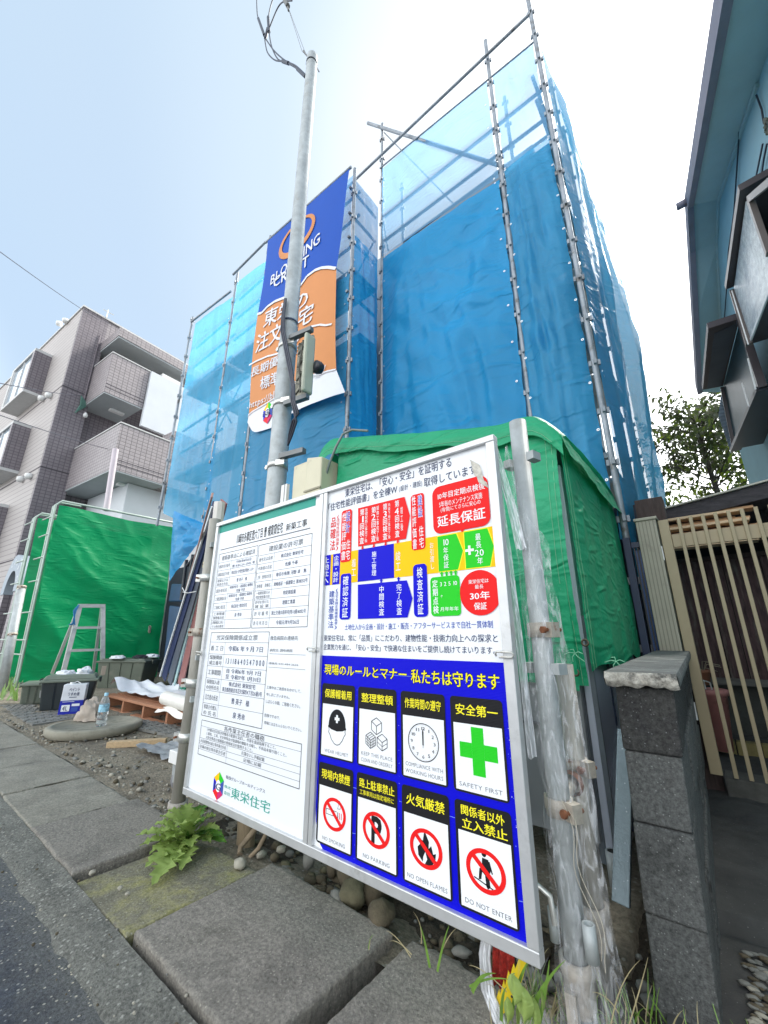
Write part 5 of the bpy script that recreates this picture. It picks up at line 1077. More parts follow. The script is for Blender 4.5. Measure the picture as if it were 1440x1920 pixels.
for i, ch in enumerate('CORPO'):
    a = math.radians(112-i*22); r = (ri+ro)/2+.02; vs, fs, adv = glyph(ch); s = .20
    m.add([(cx0+(r+(v[1]-.35)*s)*math.cos(a)+(v[0]-.3)*s*math.sin(a), YA-.01, cz0+(r+(v[1]-.35)*s)*math.sin(a)-(v[0]-.3)*s*math.cos(a)) for v in vs], fs)
m.build('lettering', mat('letter_pale', (.7, .74, .72), .4), ar)
# pole and tube in front of the arch
post('steel_post', PZ(2, 1300)+Vector((0, 0, 0)), PY(40, 1105, 1.75), .07, galv, 'wide galvanised post before the entrance arch at the left edge', [(1.9, 1, rusty), (1.0, 1, rusty)])
# ================================================================== SCREENS, LADDER
XS = -11.0
def screen(x, y0, y1, z1, label, tilt=.10):
    t = thing('green_screen', label, 'screen panel', (x, y0, 0), 'green screen gates')
    gl = mat('screen_frame', (.42, .50, .44), .5, .1, 10, metal=.2)
    m = MB().tube([(x+.03, y0+tilt, .0), (x+.03, y0, z1-.12), (x+.03, y0+.1, z1), (x+.03, y1-.1, z1+.03), (x+.03, y1, z1-.1), (x+.03, y1+tilt, 0)], .025, 8)
    m.tube([(x-.15, y0+tilt, .0), (x-.15, y0, z1-.12), (x-.15, y0+.1, z1), (x-.15, y0+.5, z1+.01)], .02, 6)
    m.build('frame', gl, t)
    for z in (.62, .9, 1.45, 2.1, 2.6, 3.1, 3.5): MB().tube([(x-.62, y0+tilt*(1-z/z1)-.05, z), (x+.03, y0+tilt*(1-z/z1), z)], .016, 6).build('cross_bar', gl, t)
    def f(u, v):
        y = lerp(y0+.04, y1-.04, u)+tilt*v; z = lerp(z1-.14, .04, v); wp = .5*noise.noise(Vector((y*.8, z*.8, x))); w_ = .07*fold((y*.7+z*.35, z*.5, x), 1, 3)+.035*fold(((z*1.1+y*.45+wp)*1.1, y*.5, x), 1, 1)+.018*fold(((z*1.3+y*.6+wp*1.5)*2.6, y*.9, x), 1, 5)+.02*noise.noise(Vector((y*3, z*3, 1)))
        return Vector((x+.05+w_, y, z+.02*math.sin(u*8)*(1-v)))
    MB().grid(f, 70, 80).build('sheet', green_n, t)
    for q in (f(.02, .0), f(.98, .0), f(.5, .0)): pass
    return t
screen(XS, 2.0, 4.6, 3.86, 'green sheeted screen panel, the near full-width one behind the ladder')
screen(XS-.85, 1.85, 4.4, 3.70, 'green sheeted screen panel, the one behind showing only a strip at the left')
post('steel_post', PZ(272, 1262, 0), PX(281, 1175, XS+.3), .03, galv_old, 'short rusty tube standing before the green screen, right of the dark bin', [(1.0, 1, rusty)])
lad = thing('step_ladder', 'aluminium step ladder with tapering rails before the green screen', 'ladder', (-9.9, 2.8, 0))
lx = -9.9
a0, a1, b0, b1 = PX(117, 1266, lx+.1), PX(150, 1136, lx), PX(192, 1262, lx+.1), PX(193, 1136, lx)
for nm, p, q in (('rail', a0, a1), ('rail', b0, b1)): MB().beam(p, q, .075, .05, up=(1, 0, 0)).build(nm, alu, lad)
MB().beam(a1+Vector((0, -.03, .0)), b1+Vector((0, .03, .0)), .07, .07).build('top_cap', alu, lad)
for f in (.33, .66): MB().beam(a1.lerp(a0, f)+Vector((0, .02, 0)), b1.lerp(b0, f)+Vector((0, -.02, 0)), .09, .045).build('rung', alu, lad)
MB().beam(a1+Vector((-.05, 0, 0)), a0+Vector((-.6, -.02, 0)), .05, .04, up=(1, 0, 0)).build('rear_leg', alu, lad); MB().beam(b1+Vector((-.05, 0, 0)), b0+Vector((-.6, .02, 0)), .05, .04, up=(1, 0, 0)).build('rear_leg', alu, lad)
m = MB()
for k in range(5): m.tube([a1+Vector((.03, -.03, .02)), a1+Vector((.05, -.06-.01*k, -.10)), a1+Vector((.05, -.07+.01*k, -.25-.03*k)), a1+Vector((.04, -.05-.02*k, -.36))], .012, 5)
m.build('blue_cord', mat('blue_cord', (.02, .16, .35), .7), lad)
# white/pink pipe rising behind the screens
MB().tube([PY(199, 958, 3.05), PY(217, 842, 2.95)], .07, 12).build('vinyl_pipe', mat('pinkish_pvc', (.66, .58, .62), .4, .05), label='pale pinkish plastic pipe standing upright above the green screens', cat='pipe')
# ================================================================== THINGS ON THE LOT
olive = mat('olive_plastic', (.105, .125, .095), .45, .12, 6, .1, 60, dirt=(.17, .17, .14), ds=5, dl=.55); darkgn = mat('dark_bin', (.022, .030, .032), .4, .15, 6); lidg = mat('lid_green', (.17, .20, .155), .45, .1, 8, .1, 60)
def tote(loc, L_, W_, H_, rz, body, lid, label, lidh=.07, taper=.88):
    t = thing('storage_tote', label, 'storage box', loc, 'plastic storage boxes on the lot'); R_ = Matrix.Rotation(rz, 3, 'Z'); o = Vector(loc)
    def P(x, y, z): return o+R_ @ Vector((x, y, z))
    a, b = L_/2, W_/2; k = taper
    m = MB().hexa([P(-a*k, -b*k, 0), P(a*k, -b*k, 0), P(a*k, b*k, 0), P(-a*k, b*k, 0), P(-a, -b, H_), P(a, -b, H_), P(a, b, H_), P(-a, b, H_)])
    m.build('body', body, t, bevel=.02)
    for s in (-1, 1):
        for f in (-.5, 0, .5): MB().beam(P(a*k*s+.004*s, b*k*f, .03), P(a*s+.004*s, b*f, H_-.02), .02, .012, up=(1, 0, 0)).build('rib', body, t)
    e = .025
    m = MB().hexa([P(-a-e, -b-e, H_-.02), P(a+e, -b-e, H_-.02), P(a+e, b+e, H_-.02), P(-a-e, b+e, H_-.02), P(-a-e, -b-e, H_+.015), P(a+e, -b-e, H_+.015), P(a+e, b+e, H_+.015), P(-a-e, b+e, H_+.015)])
    m.hexa([P(-a, -b, H_+.0151), P(a, -b, H_+.0151), P(a, b, H_+.0151), P(-a, b, H_+.0151), P(-a*.88, -b*.88, H_+lidh), P(a*.88, -b*.88, H_+lidh), P(a*.88, b*.88, H_+lidh), P(-a*.88, b*.88, H_+lidh)])
    m.build('lid', lid, t, bevel=.012)
    for s in (-1, 1): MB().box((0, 0, 0), (.001, .001, .001)); m = MB().beam(P(-.08, (b+e+.012)*s, H_-.01), P(.08, (b+e+.012)*s, H_-.01), .02, .07); m.build('latch', body, t, bevel=.005)
    return t, P
tt, Pq = tote((-7.25, 1.98, .02), .48, .60, .37, -.35, darkgn, lidg, 'dark green-black tote with pale olive lid, white glove on top')
st_ = MB(); q0 = Pq(-.10, -.285, .12); st_.beam(Pq(-.05, -.282, .15), Pq(-.05, -.290, .24), .09, .004, up=(1, 0, 0)); st_.build('sticker', mat('sticker_grey', (.42, .43, .42), .6), tt)
tote((-8.15, 1.83, .02), .36, .36, .27, -.35, olive, lidg, 'small olive tote, leftmost on the grey mats', .03)
c_ = (PZ(183, 1293)+PZ(272, 1290))/2
tote((c_.x-.1, c_.y+.1, .0), .55, .92, .50, -.9+.0, olive, olive, 'large weathered olive tote with rags on top, behind the pallet', .05)
tt2 = [o for o in bpy.data.objects if o.get('label', '').startswith('large weathered')][0]
MB().box((0, 0, 0), (.005, .07, .16)).build('label_sticker', mat('sticker_beige', (.5, .42, .34), .6), None)
ls_ = bpy.data.objects['label_sticker']; ls_.parent = tt2; ls_.location = PX(188, 1257, c_.x+.12)-ORG[tt2]+Vector((.06, 0, -.08))
def rag(loc, r, col_, label, seed=0, sq=(1.5, 1.1, .5), name='rag'):
    m = MB(); base = Vector(loc); n = 26
    def f(u, v):
        th = v*math.pi*.52; ph = u*2*math.pi; d = Vector((math.sin(th)*math.cos(ph)*sq[0], math.sin(th)*math.sin(ph)*sq[1], math.cos(th)*sq[2]))
        k = 1+.45*noise.noise(d*2.2+Vector((seed, 0, 0)))+.18*fold(d*3, 1, seed)
        return base+d*r*k
    m.grid(f, n, 14); return m.build(name, col_, label=label, cat='cloth')
cloth_w = mat('white_cloth', (.74, .76, .80), .85, .06, 20, .3, 60); cloth_k = mat('black_cloth', (.02, .022, .03), .8)
rag((-7.33, 1.92, .46), .085, cloth_w, 'white work glove heap on the pale olive lid', 1)
rag((-7.2, 2.1, .455), .09, cloth_w, 'rounded white rag beside the work glove on the lid', 5, (1.1, 1, .9))
rag((c_.x-.05, c_.y-.15, .56), .10, cloth_w, 'small white cloth at the left of the large olive tote', 2)
rag((c_.x+.05, c_.y+.22, .56), .10, cloth_k, 'black cloth bundle on the large olive tote', 3)
rag((c_.x+.10, c_.y+.42, .57), .10, cloth_w, 'white cloth bundle at the right of the large olive tote', 4)
# paint thinner can
can = thing('thinner_can', 'square paint thinner can, white above and blue below, marked 4L', 'can', PZ(107, 1342))
ca, cb_ = PZ(107, 1342, .02), PZ(152, 1339, .02); dx_ = (cb_-ca); dx_.z = 0; wC = dx_.length; ux = dx_/wC; uy = Vector((-ux.y, ux.x, 0)); hC = .355
def CB(x, y, z): return ca+ux*x+uy*y+Vector((0, 0, z))
def cbx(x0, x1, y0, y1, z0, z1): return [CB(x0, y0, z0), CB(x1, y0, z0), CB(x1, y1, z0), CB(x0, y1, z0), CB(x0, y0, z1), CB(x1, y0, z1), CB(x1, y1, z1), CB(x0, y1, z1)]
MB().hexa(cbx(0, wC, 0, .17, 0, .165)).build('lower_half', mat('can_blue', (.0, .01, .36), .3), can, bevel=.006)
MB().hexa(cbx(.002, wC-.002, .002, .168, .165, hC)).build('upper_half', mat('can_white', (.74, .76, .80), .3), can, bevel=.006)
PC = Print(lambda a, b, l: CB(a*wC, -.002-.001*l, b*hC))
PC.text('ペイント', .28, .90, .75, .76, 'navy', 1, .03); PC.text('うすめ液', .24, .74, .76, .62, 'navy', 1, .03); PC.rect(.34, .585, .66, .565, 'navy', 1); pass
PC.rect(.10, .33, .45, .12, 'white', 1, .02); PC.text('4L', .15, .30, .38, .15, 'navy', 2, .03); PC.rect(.52, .36, .85, .28, 'white', 1); PC.rect(.52, .24, .80, .10, 'bluew', 1); PC.rect(.1, .44, .6, .425, 'white', 1)
PC.build('can_print', can)
MB().lathe(CB(wC*.3, .08, hC), [(.0, .02), (.025, .02), (.025, 0)], 12).tube([CB(wC*.3, .08, hC), CB(wC*.5, .08, hC+.03), CB(wC*.7, .08, hC)], .006, 6).build('can_handle', white_pl, can)
# grey duckboard mats
duck = mat('grey_mat', (.19, .19, .175), .7, .2, 14, .4, 60); 
def dmat(corners, label, th=.025, n=14):
    A, B, C_, D = [Vector(c) for c in corners]; m = MB(); m.hexa([A, B, C_, D]+[Vector((p.x, p.y, p.z+th)) for p in (A, B, C_, D)])
    t = thing('mat', label, 'ground mat', A); m.build('board', duck, t)
    r_ = MB()
    for i in range(n):
        for j in range(5):
            u, v = (i+.5)/n, (j+.5)/5; c = (A*(1-u)+B*u)*(1-v)+(D*(1-u)+C_*u)*v+Vector((0, 0, th)); s = 1 if (i+j) % 2 else -1
            d = ((B-A).normalized()*.04+s*(D-A).normalized()*.05); r_.beam(c-d, c+d, .022, .012)
    r_.build('tread', duck, t, kind='stuff'); return t
dmat([PZ(60, 1363), PZ(158, 1348), PZ(120, 1328), PZ(16, 1340)], 'grey ribbed ground mat under the dark tote and thinner can')
dmat([PZ(20, 1337), PZ(68, 1335), PZ(60, 1322), PZ(2, 1326)], 'small grey ribbed mat under the leftmost tote', n=8)
dmat([PZ(250, 1368), PZ(362, 1392), PZ(362, 1370), PZ(260, 1352)], 'grey ribbed mat lying in front of the pallet', n=12)
# manhole ring lid
mh = thing('concrete_lid', 'round concrete inspection lid lying loose with a bottle on it', 'manhole lid', (-5.35, 1.76, 0))
MB().lathe((-5.35, 1.76, .0), [(.40, 0), (.43, .03), (.43, .075), (.415, .085), (.37, .088), (.365, .080), (.0, .078)], 56).build('lid', mat('old_concrete', (.28, .265, .21), .9, .15, 7, .4, 60, dirt=(.18, .17, .13), ds=5), mh)
# PET bottle
bt = thing('water_bottle', 'clear plastic water bottle with pale blue cap and label', 'bottle', (-5.17, 1.745, .08))
pet = bpy.data.materials.new('pet_plastic'); pet.use_nodes = True; b = pet.node_tree.nodes['Principled BSDF']; b.inputs['Base Color'].default_value = (.85, .92, .95, 1); b.inputs['Roughness'].default_value = .06; b.inputs['Transmission Weight'].default_value = .85; b.inputs['IOR'].default_value = 1.25
MB().lathe((-5.17, 1.745, .08), [(.0, .004), (.038, 0), (.046, .01), (.046, .05), (.043, .055), (.046, .06), (.046, .10), (.043, .105), (.046, .11), (.047, .19), (.044, .22), (.03, .265), (.017, .28), (.016, .30)], 22).build('body', pet, bt)
MB().lathe((-5.17, 1.745, .365), [(.019, 0), (.019, .028), (.0, .030)], 18).build('cap', mat('cap_blue', (.35, .62, .75), .4), bt)
MB().lathe((-5.17, 1.745, .08), [(.0475, .135), (.0475, .205)], 22).build('label_band', mat('label_blue', (.30, .55, .75), .35, .5, 40), bt)
# timber pieces
wood_o = mat('orange_timber', (.40, .21, .10), .7, .22, 5, .3, 60, stretch=(6, 6, 6), dirt=(.26, .13, .06), ds=9, dl=.55)
wood_y = mat('pale_timber', (.50, .36, .21), .75, .18, 6, .3, 50, stretch=(2, 9, 9))
a, b = PZ(202, 1396, .03), PZ(312, 1390, .03); MB().beam(a, b, .075, .05).build('timber_offcut', wood_y, bevel=.004, label='squared pale timber offcut lying before the concrete lid', cat='timber')
a, b = PZ(149, 1352, .03), PZ(178, 1356, .03); MB().beam(a, b, .09, .06).build('timber_offcut', wood_o, bevel=.004, label='short orange timber block behind the bottle', cat='timber')
rag(PZ(168, 1347, .10), .13, mat('brown_paper', (.42, .36, .30), .8, .15, 10, .5, 30), 'crumpled brown paper sack leaning on the pallet end', 9, (1, .8, 1.3), 'paper_sack')
# pallet, running along the street, with sheets and rolls on it
pl = thing('wooden_pallet', 'orange-brown wooden pallet loaded with white rolled sheets', 'pallet', (-5.6, 2.7, 0))
pw = mat('pallet_wood', (.42, .20, .11), .75, .2, 6, .35, 50, stretch=(2, 9, 9), dirt=(.20, .10, .06), ds=6, dl=.56)
x0_, x1_ = -7.0, -4.35
for k in range(6):
    y = 2.33+k*.17
    MB().box((x0_, y, .155), (x1_, y+.13, .185)).build('deck_board', pw, pl, bevel=.003)
for y in (2.335, 2.75, 3.2):
    MB().box((x0_, y, .0), (x1_, y+.09, .022)).build('bottom_board', pw, pl, bevel=.003)
for i in range(5):
    x = x0_+.02+i*(x1_-x0_-.1)/4; MB().box((x, 2.345, .0225), (x+.045, 3.3, .1545)).build('bearer', pw, pl)
wsh = mat('white_sheeting', (.78, .79, .82), .5, .05, 8, .3, 25); 
def rumple(fn, name, label, nu=40, nv=30, m_=None, cat='sheeting'): return MB().grid(fn, nu, nv).build(name, m_ or wsh, label=label, cat=cat)
rumple(lambda u, v: Vector((lerp(-7.0, -4.5, u), lerp(2.38, 3.3, v), .22+.07*noise.noise(Vector((u*5, v*4, 3)))+.05*fold((u*4, v*4, 1), 1, 2)+.12*max(0, 1-abs(u-.05)/.08)*(1-v)+.14*max(0, 1-abs(u-.62)/.1)*v)), 'sheeting', 'rumpled white sheeting spread over the pallet', 60, 34)
m = MB(); m.tube([(-4.2, 2.40, .26), (-4.7, 2.37, .26), (-5.25, 2.40, .27)], .075, 16, cap=False); m.tube([(-4.2, 2.40, .26), (-5.24, 2.40, .27)], .05, 14, cap=False); m.grid(lambda u, v: Vector((lerp(-4.2, -5.25, u), 2.34-.05*v+.01*math.sin(u*9), .20-.05*v+.02*math.sin(u*11))), 20, 6)
m.build('rolled_sheet', mat('cream_sheet', (.76, .74, .68), .55, .06, 8, .3, 30), label='rolled cream sheet at the front edge of the pallet', cat='rolled sheet')
m = MB(); m.tube([(-4.1, 2.62, .33), (-4.9, 2.60, .33)], .10, 16); m.build('rolled_sheet', wsh, label='thick white roll behind the cream one on the pallet', cat='rolled sheet')
m = MB()
for k in range(4): m.tube([(-5.9+.1*k, 2.9, .30), (-5.75+.08*k, 2.85, .36+.02*k), (-5.6+.05*k, 2.95, .30)], .035, 6)
m.build('green_wrapper', mat('teal_wrap', (.03, .35, .22), .5, .5, 20), label='crumpled teal and white wrapper on the sheeting', cat='wrapper')
m = MB()
for k in range(5): m.box((-4.75+.02*k, 2.75-.01*k, .36+.022*k), (-4.1, 3.1, .372+.022*k), rz=.1*k)
m.build('panel_stack', mat('grey_panels', (.42, .42, .45), .4, .1), label='small stack of grey panels on the right end of the pallet', cat='panel stack')
# torn grey sheet lying left of the board
rumple(lambda u, v: Vector((lerp(-4.2, -3.35, u)+.15*v, lerp(1.72, 2.15, v)+.08*noise.noise(Vector((u*4, 0, 1))), .03+.035*abs(noise.noise(Vector((u*6, v*5, 3))))+.02*fold((u*5, v*5, 1), 1, 2))), 'torn_sheet', 'torn crumpled grey plastic lying on the earth', 30, 20, mat('grey_film', (.30, .31, .32), .45, .35, 12, .5, 40), 'torn sheet')
# leaning boards behind the left posts
lean = [  # bottom px, top px, width, colour, label
 ((300, 1268), (398, 950), .02, (.72, .74, .74), 'thin white strip, leftmost of the leaning boards'),
 ((307, 1272), (404, 945), .10, (.015, .03, .10), 'dark navy board leaning beside the thin white strip'),
 ((318, 1280), (410, 945), .10, (.10, .12, .15), 'charcoal board leaning right of the navy one'),
 ((327, 1284), (414, 940), .03, (.45, .66, .66), 'pale aqua edged strip among the leaning boards'),
 ((338, 1284), (420, 940), .10, (.38, .17, .16), 'reddish brown leaning board nearest the posts'),
 ((345, 1120), (398, 928), .05, (.55, .33, .27), 'salmon-coloured timber leaning behind the pale post')]
for i, (p, q, w_, c, lb_) in enumerate(lean):
    a = PY(*p, 2.62+.02*i); b = PY(*q, 1.95+.02*i) if i < 5 else PY(*q, 1.72)
    MB().beam(a, b, w_, .018, up=(.6, -1, .3)).build('leaning_board', mat('lean_%d' % i, c, .5, .12, 8), bevel=.002, label=lb_, cat='board')
tpw = MB(); a = PY(345, 1095, 1.8); tpw.tube([PY(343, 1110, 1.9), PY(352, 1112, 1.85), PY(368, 1109, 1.7)], .004, 5).tube([PY(342, 1102, 1.9), PY(347, 1112, 1.86)], .004, 5); tpw.build('tie_wire', white_pl, label='white plastic tie round the leaning boards', cat='tie')
# dark blue equipment glimpsed under the lifted sheet
ub = mat('navy_plastic', (.01, .045, .12), .4, .2, 5); 
m = MB().hexa([PY(305, 1262, 3.6), PY(345, 1262, 3.6), PY(345, 1262, 4.4), PY(305, 1262, 4.4), PY(318, 1135, 3.6), PY(352, 1140, 3.6), PY(352, 1140, 4.4), PY(318, 1135, 4.4)]); m.build('navy_bin', ub, bevel=.03, label='navy plastic bin in the gap right of the green screen', cat='bin')
m = MB().hexa([PY(316, 1128, 3.7), PY(342, 1128, 3.7), PY(342, 1128, 4.2), PY(316, 1128, 4.2), PY(322, 1095, 3.7), PY(345, 1095, 3.7), PY(345, 1095, 4.2), PY(322, 1095, 4.2)]); m.build('navy_crate', ub, bevel=.02, label='navy crate stacked above the navy bin', cat='crate')
m = MB()
for (p, q) in (((350, 1120), (362, 1040)), ((340, 1125), (350, 1050)), ((352, 1060), (372, 1035))): m.tube([PY(*p, 3.3), PY(*q, 3.3)], .03, 7)
m.build('black_pipes', blackm, label='black pipes standing behind the leaning boards', cat='pipes')
MB().box((-13.5, 5.4, 0), (-8.3, 5.5, 2.9)).build('dark_hoarding', MATS['hoarding_dark'], label='dark blue-black panel just right of the green screens', cat='hoarding')  # added to darken the opening where a pale wall would show
MB().box((-8.2, 4.05, 0), (-4.2, 4.1, 2.6)).build('dark_hoarding', mat('hoarding_dark', (.025, .035, .05), .8), label='dark hoarding panel under the scaffold sheets', cat='hoarding')  # near-black panel behind the opening under the sheets
# overhead wires
def wire(a, b, sag, r, lb_):
    a, b = Vector(a), Vector(b); MB().tube([a.lerp(b, k/24)-Vector((0, 0, sag*4*(k/24)*(1-k/24))) for k in range(25)], r, 5).build('overhead_wire', cable_m, label=lb_, cat='wire')
wire(PX(-60, 428, -8), PX(190, 603, -15.2), .05, .008, 'thin wire sloping to the top of the mauve building')
wire(PX(-60, 706, -8), PX(155, 742, -15.3), .05, .008, 'thin wire crossing the mauve building at its third floor')
wire(PX(-60, 757, -8), PX(215, 845, -13.5), .05, .008, 'lowest thin wire crossing the mauve building')
# ================================================================== RIGHT SIDE : BLOCK WALL
blk = mat('dark_block', (.055, .055, .052), .95, .5, 5, 1, 75, speck=(.18, .19, .19), ss=130, sr=.28, sprob=.8, dirt=(.020, .020, .022), ds=5, dl=.45, dw=.2, bdist=.008, grain=.55, gs=90)
blk2 = mat('grey_block', (.105, .110, .107), .95, .5, 4, 1, 75, speck=(.24, .25, .24), ss=130, sr=.28, sprob=.8, dirt=(.040, .038, .035), ds=4, dl=.50, dw=.16, bdist=.008, grain=.5, gs=90)
capm = mat('cap_stone', (.15, .155, .15), .85, .35, 9, .9, 60, speck=(.4, .4, .38), ss=90, sr=.18, dirt=(.36, .35, .32), ds=9, dl=.58, dw=.06, bdist=.008, grain=.4, gs=40, stretch=(.3, 1, 1))
bw = thing('block_wall', 'low dark concrete block wall with a rough pale-edged capstone', 'wall', (-.24, 1.58, 0))
def wl(y, z): # left / right face of the wall, it leans and skews a little
    t = (y-1.58)/1.75; return (-.312-.05*t-.022*(1-z/.8)*1.0, -.158-.065*t-.045*(1-z/.8)*.8)
zs = [(-.08, .205), (.205, .425), (.425, .615), (.615, .800)]
for r, (z0, z1) in enumerate(zs):
    n = 5; off = .2 if r % 2 else 0
    ys = [1.58]+[1.58+.39*k+(.39-off if off else .39) for k in range(4)]+[3.33]
    ys = sorted(set(min(3.33, y) for y in ys))
    for i in range(len(ys)-1):
        y0, y1 = ys[i]+.002*(i > 0), ys[i+1]-.002; a, b = z0+.0015, z1-.0015
        if y1-y0 < .03: continue
        j = .006*math.sin(r*3+i)
        c = lambda y, z, s: Vector((wl(y, z)[s]+j*(1 if s else -.5), y-.006*(r % 2)*(y < 1.6), z+.02*(y-1.58)/1.75*(z > 0)))
        MB().hexa([c(y0, a, 0), c(y0, a, 1), c(y1, a, 1), c(y1, a, 0), c(y0, b, 0), c(y0, b, 1), c(y1, b, 1), c(y1, b, 0)]).build('block', blk if r == 3 else blk2, bw, bevel=.006)
def capf(u, v):
    y = lerp(1.545, 3.34, v); x0 = wl(y, .8)[0]-.022; x1 = wl(y, .8)[1]+.018
    return Vector((lerp(x0, x1, u)+.004*noise.noise(Vector((y*9, u, 1))), y+(.012*noise.noise(Vector((u*7, 3, 1))) if v == 0 else 0), .845+.022*v+.0025*noise.noise(Vector((u*3, y*6, 1)))))
m = MB().grid(capf, 16, 40)
def capfront(u, v): p = capf(u, 0); return Vector((p.x+.003*v, p.y-.010*math.sin(v*3.1)*(1+noise.noise(Vector((u*8, v*4, 2))))+.008*noise.noise(Vector((u*14, v*8, 5))), p.z-.042*v+.012*noise.noise(Vector((u*6, 1, 1)))*v))
MB().grid(capfront, 30, 8).build('chipped_edge', mat('chipped_edge', (.42, .40, .35), .9, .35, 14, 1, 45, dirt=(.12, .12, .11), ds=22, dl=.52, dw=.12, bdist=.01, grain=.4, gs=60), bw)
def capr(u, v): p = capf(1, u); return Vector((p.x+.004*math.sin(v*3.1), p.y, p.z-.042*v))
m.grid(capr, 40, 4); m.grid(lambda u, v: Vector((capf(0, u).x-.003*math.sin(v*3.1), capf(0, u).y, capf(0, u).z-.042*v)), 40, 4)
m.build('capstone', capm, bw)
# kerb / gutter beyond the wall and passage floor
passm = mat('passage_concrete', (.060, .060, .057), .9, .3, 5, .7, 70, speck=(.2, .2, .19), ss=80, sr=.14, dirt=(.03, .03, .033), ds=4, dl=.5, dw=.2, bdist=.006)
def passf(u, v):
    x = -.31+u*2.5; y = 1.30+v*4.2; z = -.01+.02*v+.010*noise.noise(Vector((x*5, y*5, 2)))+.005*noise.noise(Vector((x*19, y*19, 4)))
    if y > 2.12+.05*math.sin(x*7)+.03*noise.noise(Vector((x*14, 1, 1))): z += .055
    if abs(y-2.45+.1*math.sin(x*5)) < .012 or abs(y-3.38) < .01: z -= .004
    return Vector((x, y, z))
MB().grid(passf, 90, 240).build('passage_floor', passm, kind='structure')
MB().box((-.17, 3.42, -.05), (2.2, 3.62, .155)).build('gate_sill', mat('sill_concrete', (.10, .10, .09), .9, .3, 8, .8, 60), kind='structure', bevel=.01)
rs = thing('rubble_patch', 'rough broken pale stones set in the passage at the right edge', 'rubble', (.0, 1.7, 0), kind='stuff')
m = MB(); r2 = random.Random(9)
for i in range(260):
    x = r2.uniform(-.145, .15); y = 1.58+r2.random()*.42
    m.stone((x, y, .004), r2.uniform(.004, .013), i*.7, (1.6, .8, .5), r2.choice((0, 1, 1, 2, 2)), det=6)
m.build('stones', [st_l, st_k, st_b], rs, kind='stuff')
if 0: m = MB().tube([(-.185, 1.36, .005), (-.19, 1.9, .02), (-.20, 2.6, .05), (-.205, 3.3, .12)], .018, 8); m.build('ground_pipe', mat('pipe_dull', (.11, .12, .13), .6), label='dull grey pipe along the foot of the block wall, passage side', cat='pipe')
# ================================================================== GATE AND POSTS
beige = mat('beige_aluminium', (.36, .29, .175), .45, .06, 4, .04, 60); beige2 = mat('pale_fluted', (.38, .36, .28), .5, .08, 6, dirt=(.26, .24, .19), ds=5)
gp = thing('gate_post', 'pale fluted aluminium gate post on the wall end', 'gate post', (-.29, 3.36, .86))
YG = 3.36
MB().box((-.365, YG, .855), (-.242, YG+.13, 1.755)).build('shaft', beige2, gp, bevel=.003)
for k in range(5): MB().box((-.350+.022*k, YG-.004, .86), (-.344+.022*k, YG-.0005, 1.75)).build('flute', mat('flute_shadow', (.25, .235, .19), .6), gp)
MB().box((-.375, YG-.012, 1.755), (-.232, YG+.14, 1.775)).build('cap', beige2, gp, bevel=.003)
gt = thing('slatted_gate', 'beige slatted metal gate standing beside the block wall', 'gate', (-.2, 3.4, .16))
YS = 3.40
MB().box((-.232, YS-.02, .17), (-.172, YS+.02, 1.745)).build('hinge_stile', beige, gt, bevel=.003)
for z0, z1 in ((1.545, 1.635),): MB().box((-.171, YS-.008, z0), (1.1, YS+.018, z1)).build('rail', beige, gt, bevel=.002)
sl0 = None
for k in range(19):
    x = -.122+.0672*k
    if sl0 is None:
        sl0 = MB().box((x, YS-.026, .168), (x+.021, YS-.009, 1.742)).build('slat', beige, gt, bevel=.002)
    else:
        c = sl0.copy(); COL.objects.link(c); c.location = sl0.location+Vector((.0672*k, 0, 0))
for z in (1.46, .46): MB().box((-.246, YS-.028, z), (-.236, YS-.005, z+.10)).build('hinge', white_pl, gt)
# black fence with blue sheen at the scaffold foot
bf = thing('black_fence', 'black metal fence panel behind the pale gate post', 'fence', (-.45, 3.42, 0))
MB().box((-.475, 3.42, 0), (-.43, 3.46, 1.66)).box((-.425, 3.42, 1.58), (-.36, 3.45, 1.62)).build('frame', darkblue_m, bf)
for k in range(3): MB().box((-.415+.02*k, 3.43, .5), (-.407+.02*k, 3.44, 1.58)).build('bar', blackm, bf)
MB().box((-.41, 3.444, .4), (-.37, 3.446, 1.56)).build('pane', mat('blue_sheen', (.03, .07, .2), .2), bf)
MB().tube([(-.62, 3.3, 1.43), (-.50, 3.3, 1.43)], .03, 8).build('ledger_end', galv, bf)
# brown timber post and shed with stacked wood
brown = mat('dark_brown_wood', (.055, .038, .035), .85, .3, 7, .5, 40, stretch=(8, 8, 1), dirt=(.10, .09, .085), ds=5, dl=.6)
brownp = mat('brown_plank', (.075, .045, .047), .85, .5, 6, .5, 40, stretch=(8, 8, 1.2), dirt=(.15, .145, .12), ds=2.5, dl=.52, dw=.2)
MB().box((-.365, 3.52, .0), (-.185, 3.66, 1.96)).build('timber_post', brown, bevel=.004, label='dark brown timber post rising behind the pale gate post', cat='post')
shd = thing('lean_to_shed', 'dark timber lean-to with plank wall and sloping roof edge', 'shed', (.4, 5.0, 0))
def beam_px(p, q, Y, h, th, m_, nm, dy=0):
    a, b = PY(*p, Y), PY(*q, Y); MB().hexa([a+Vector((0, 0, -h)), b+Vector((0, 0, -h)), b+Vector((0, th, -h)), a+Vector((0, th, -h)), a, b, b+Vector((0, th, 0)), a+Vector((0, th, 0))]).build(nm, m_, shd, bevel=.003)
beam_px((1238, 958), (1480, 893), 4.5, .13, .9, mat('old_fascia', (.06, .055, .06), .9, .4, 6, .6, 30, stretch=(1.5, 6, 6)), 'roof_beam')
beam_px((1238, 953), (1480, 887), 4.47, .016, .95, mat('roof_edge', (.52, .50, .42), .7, .2, 8), 'roof_sheet')
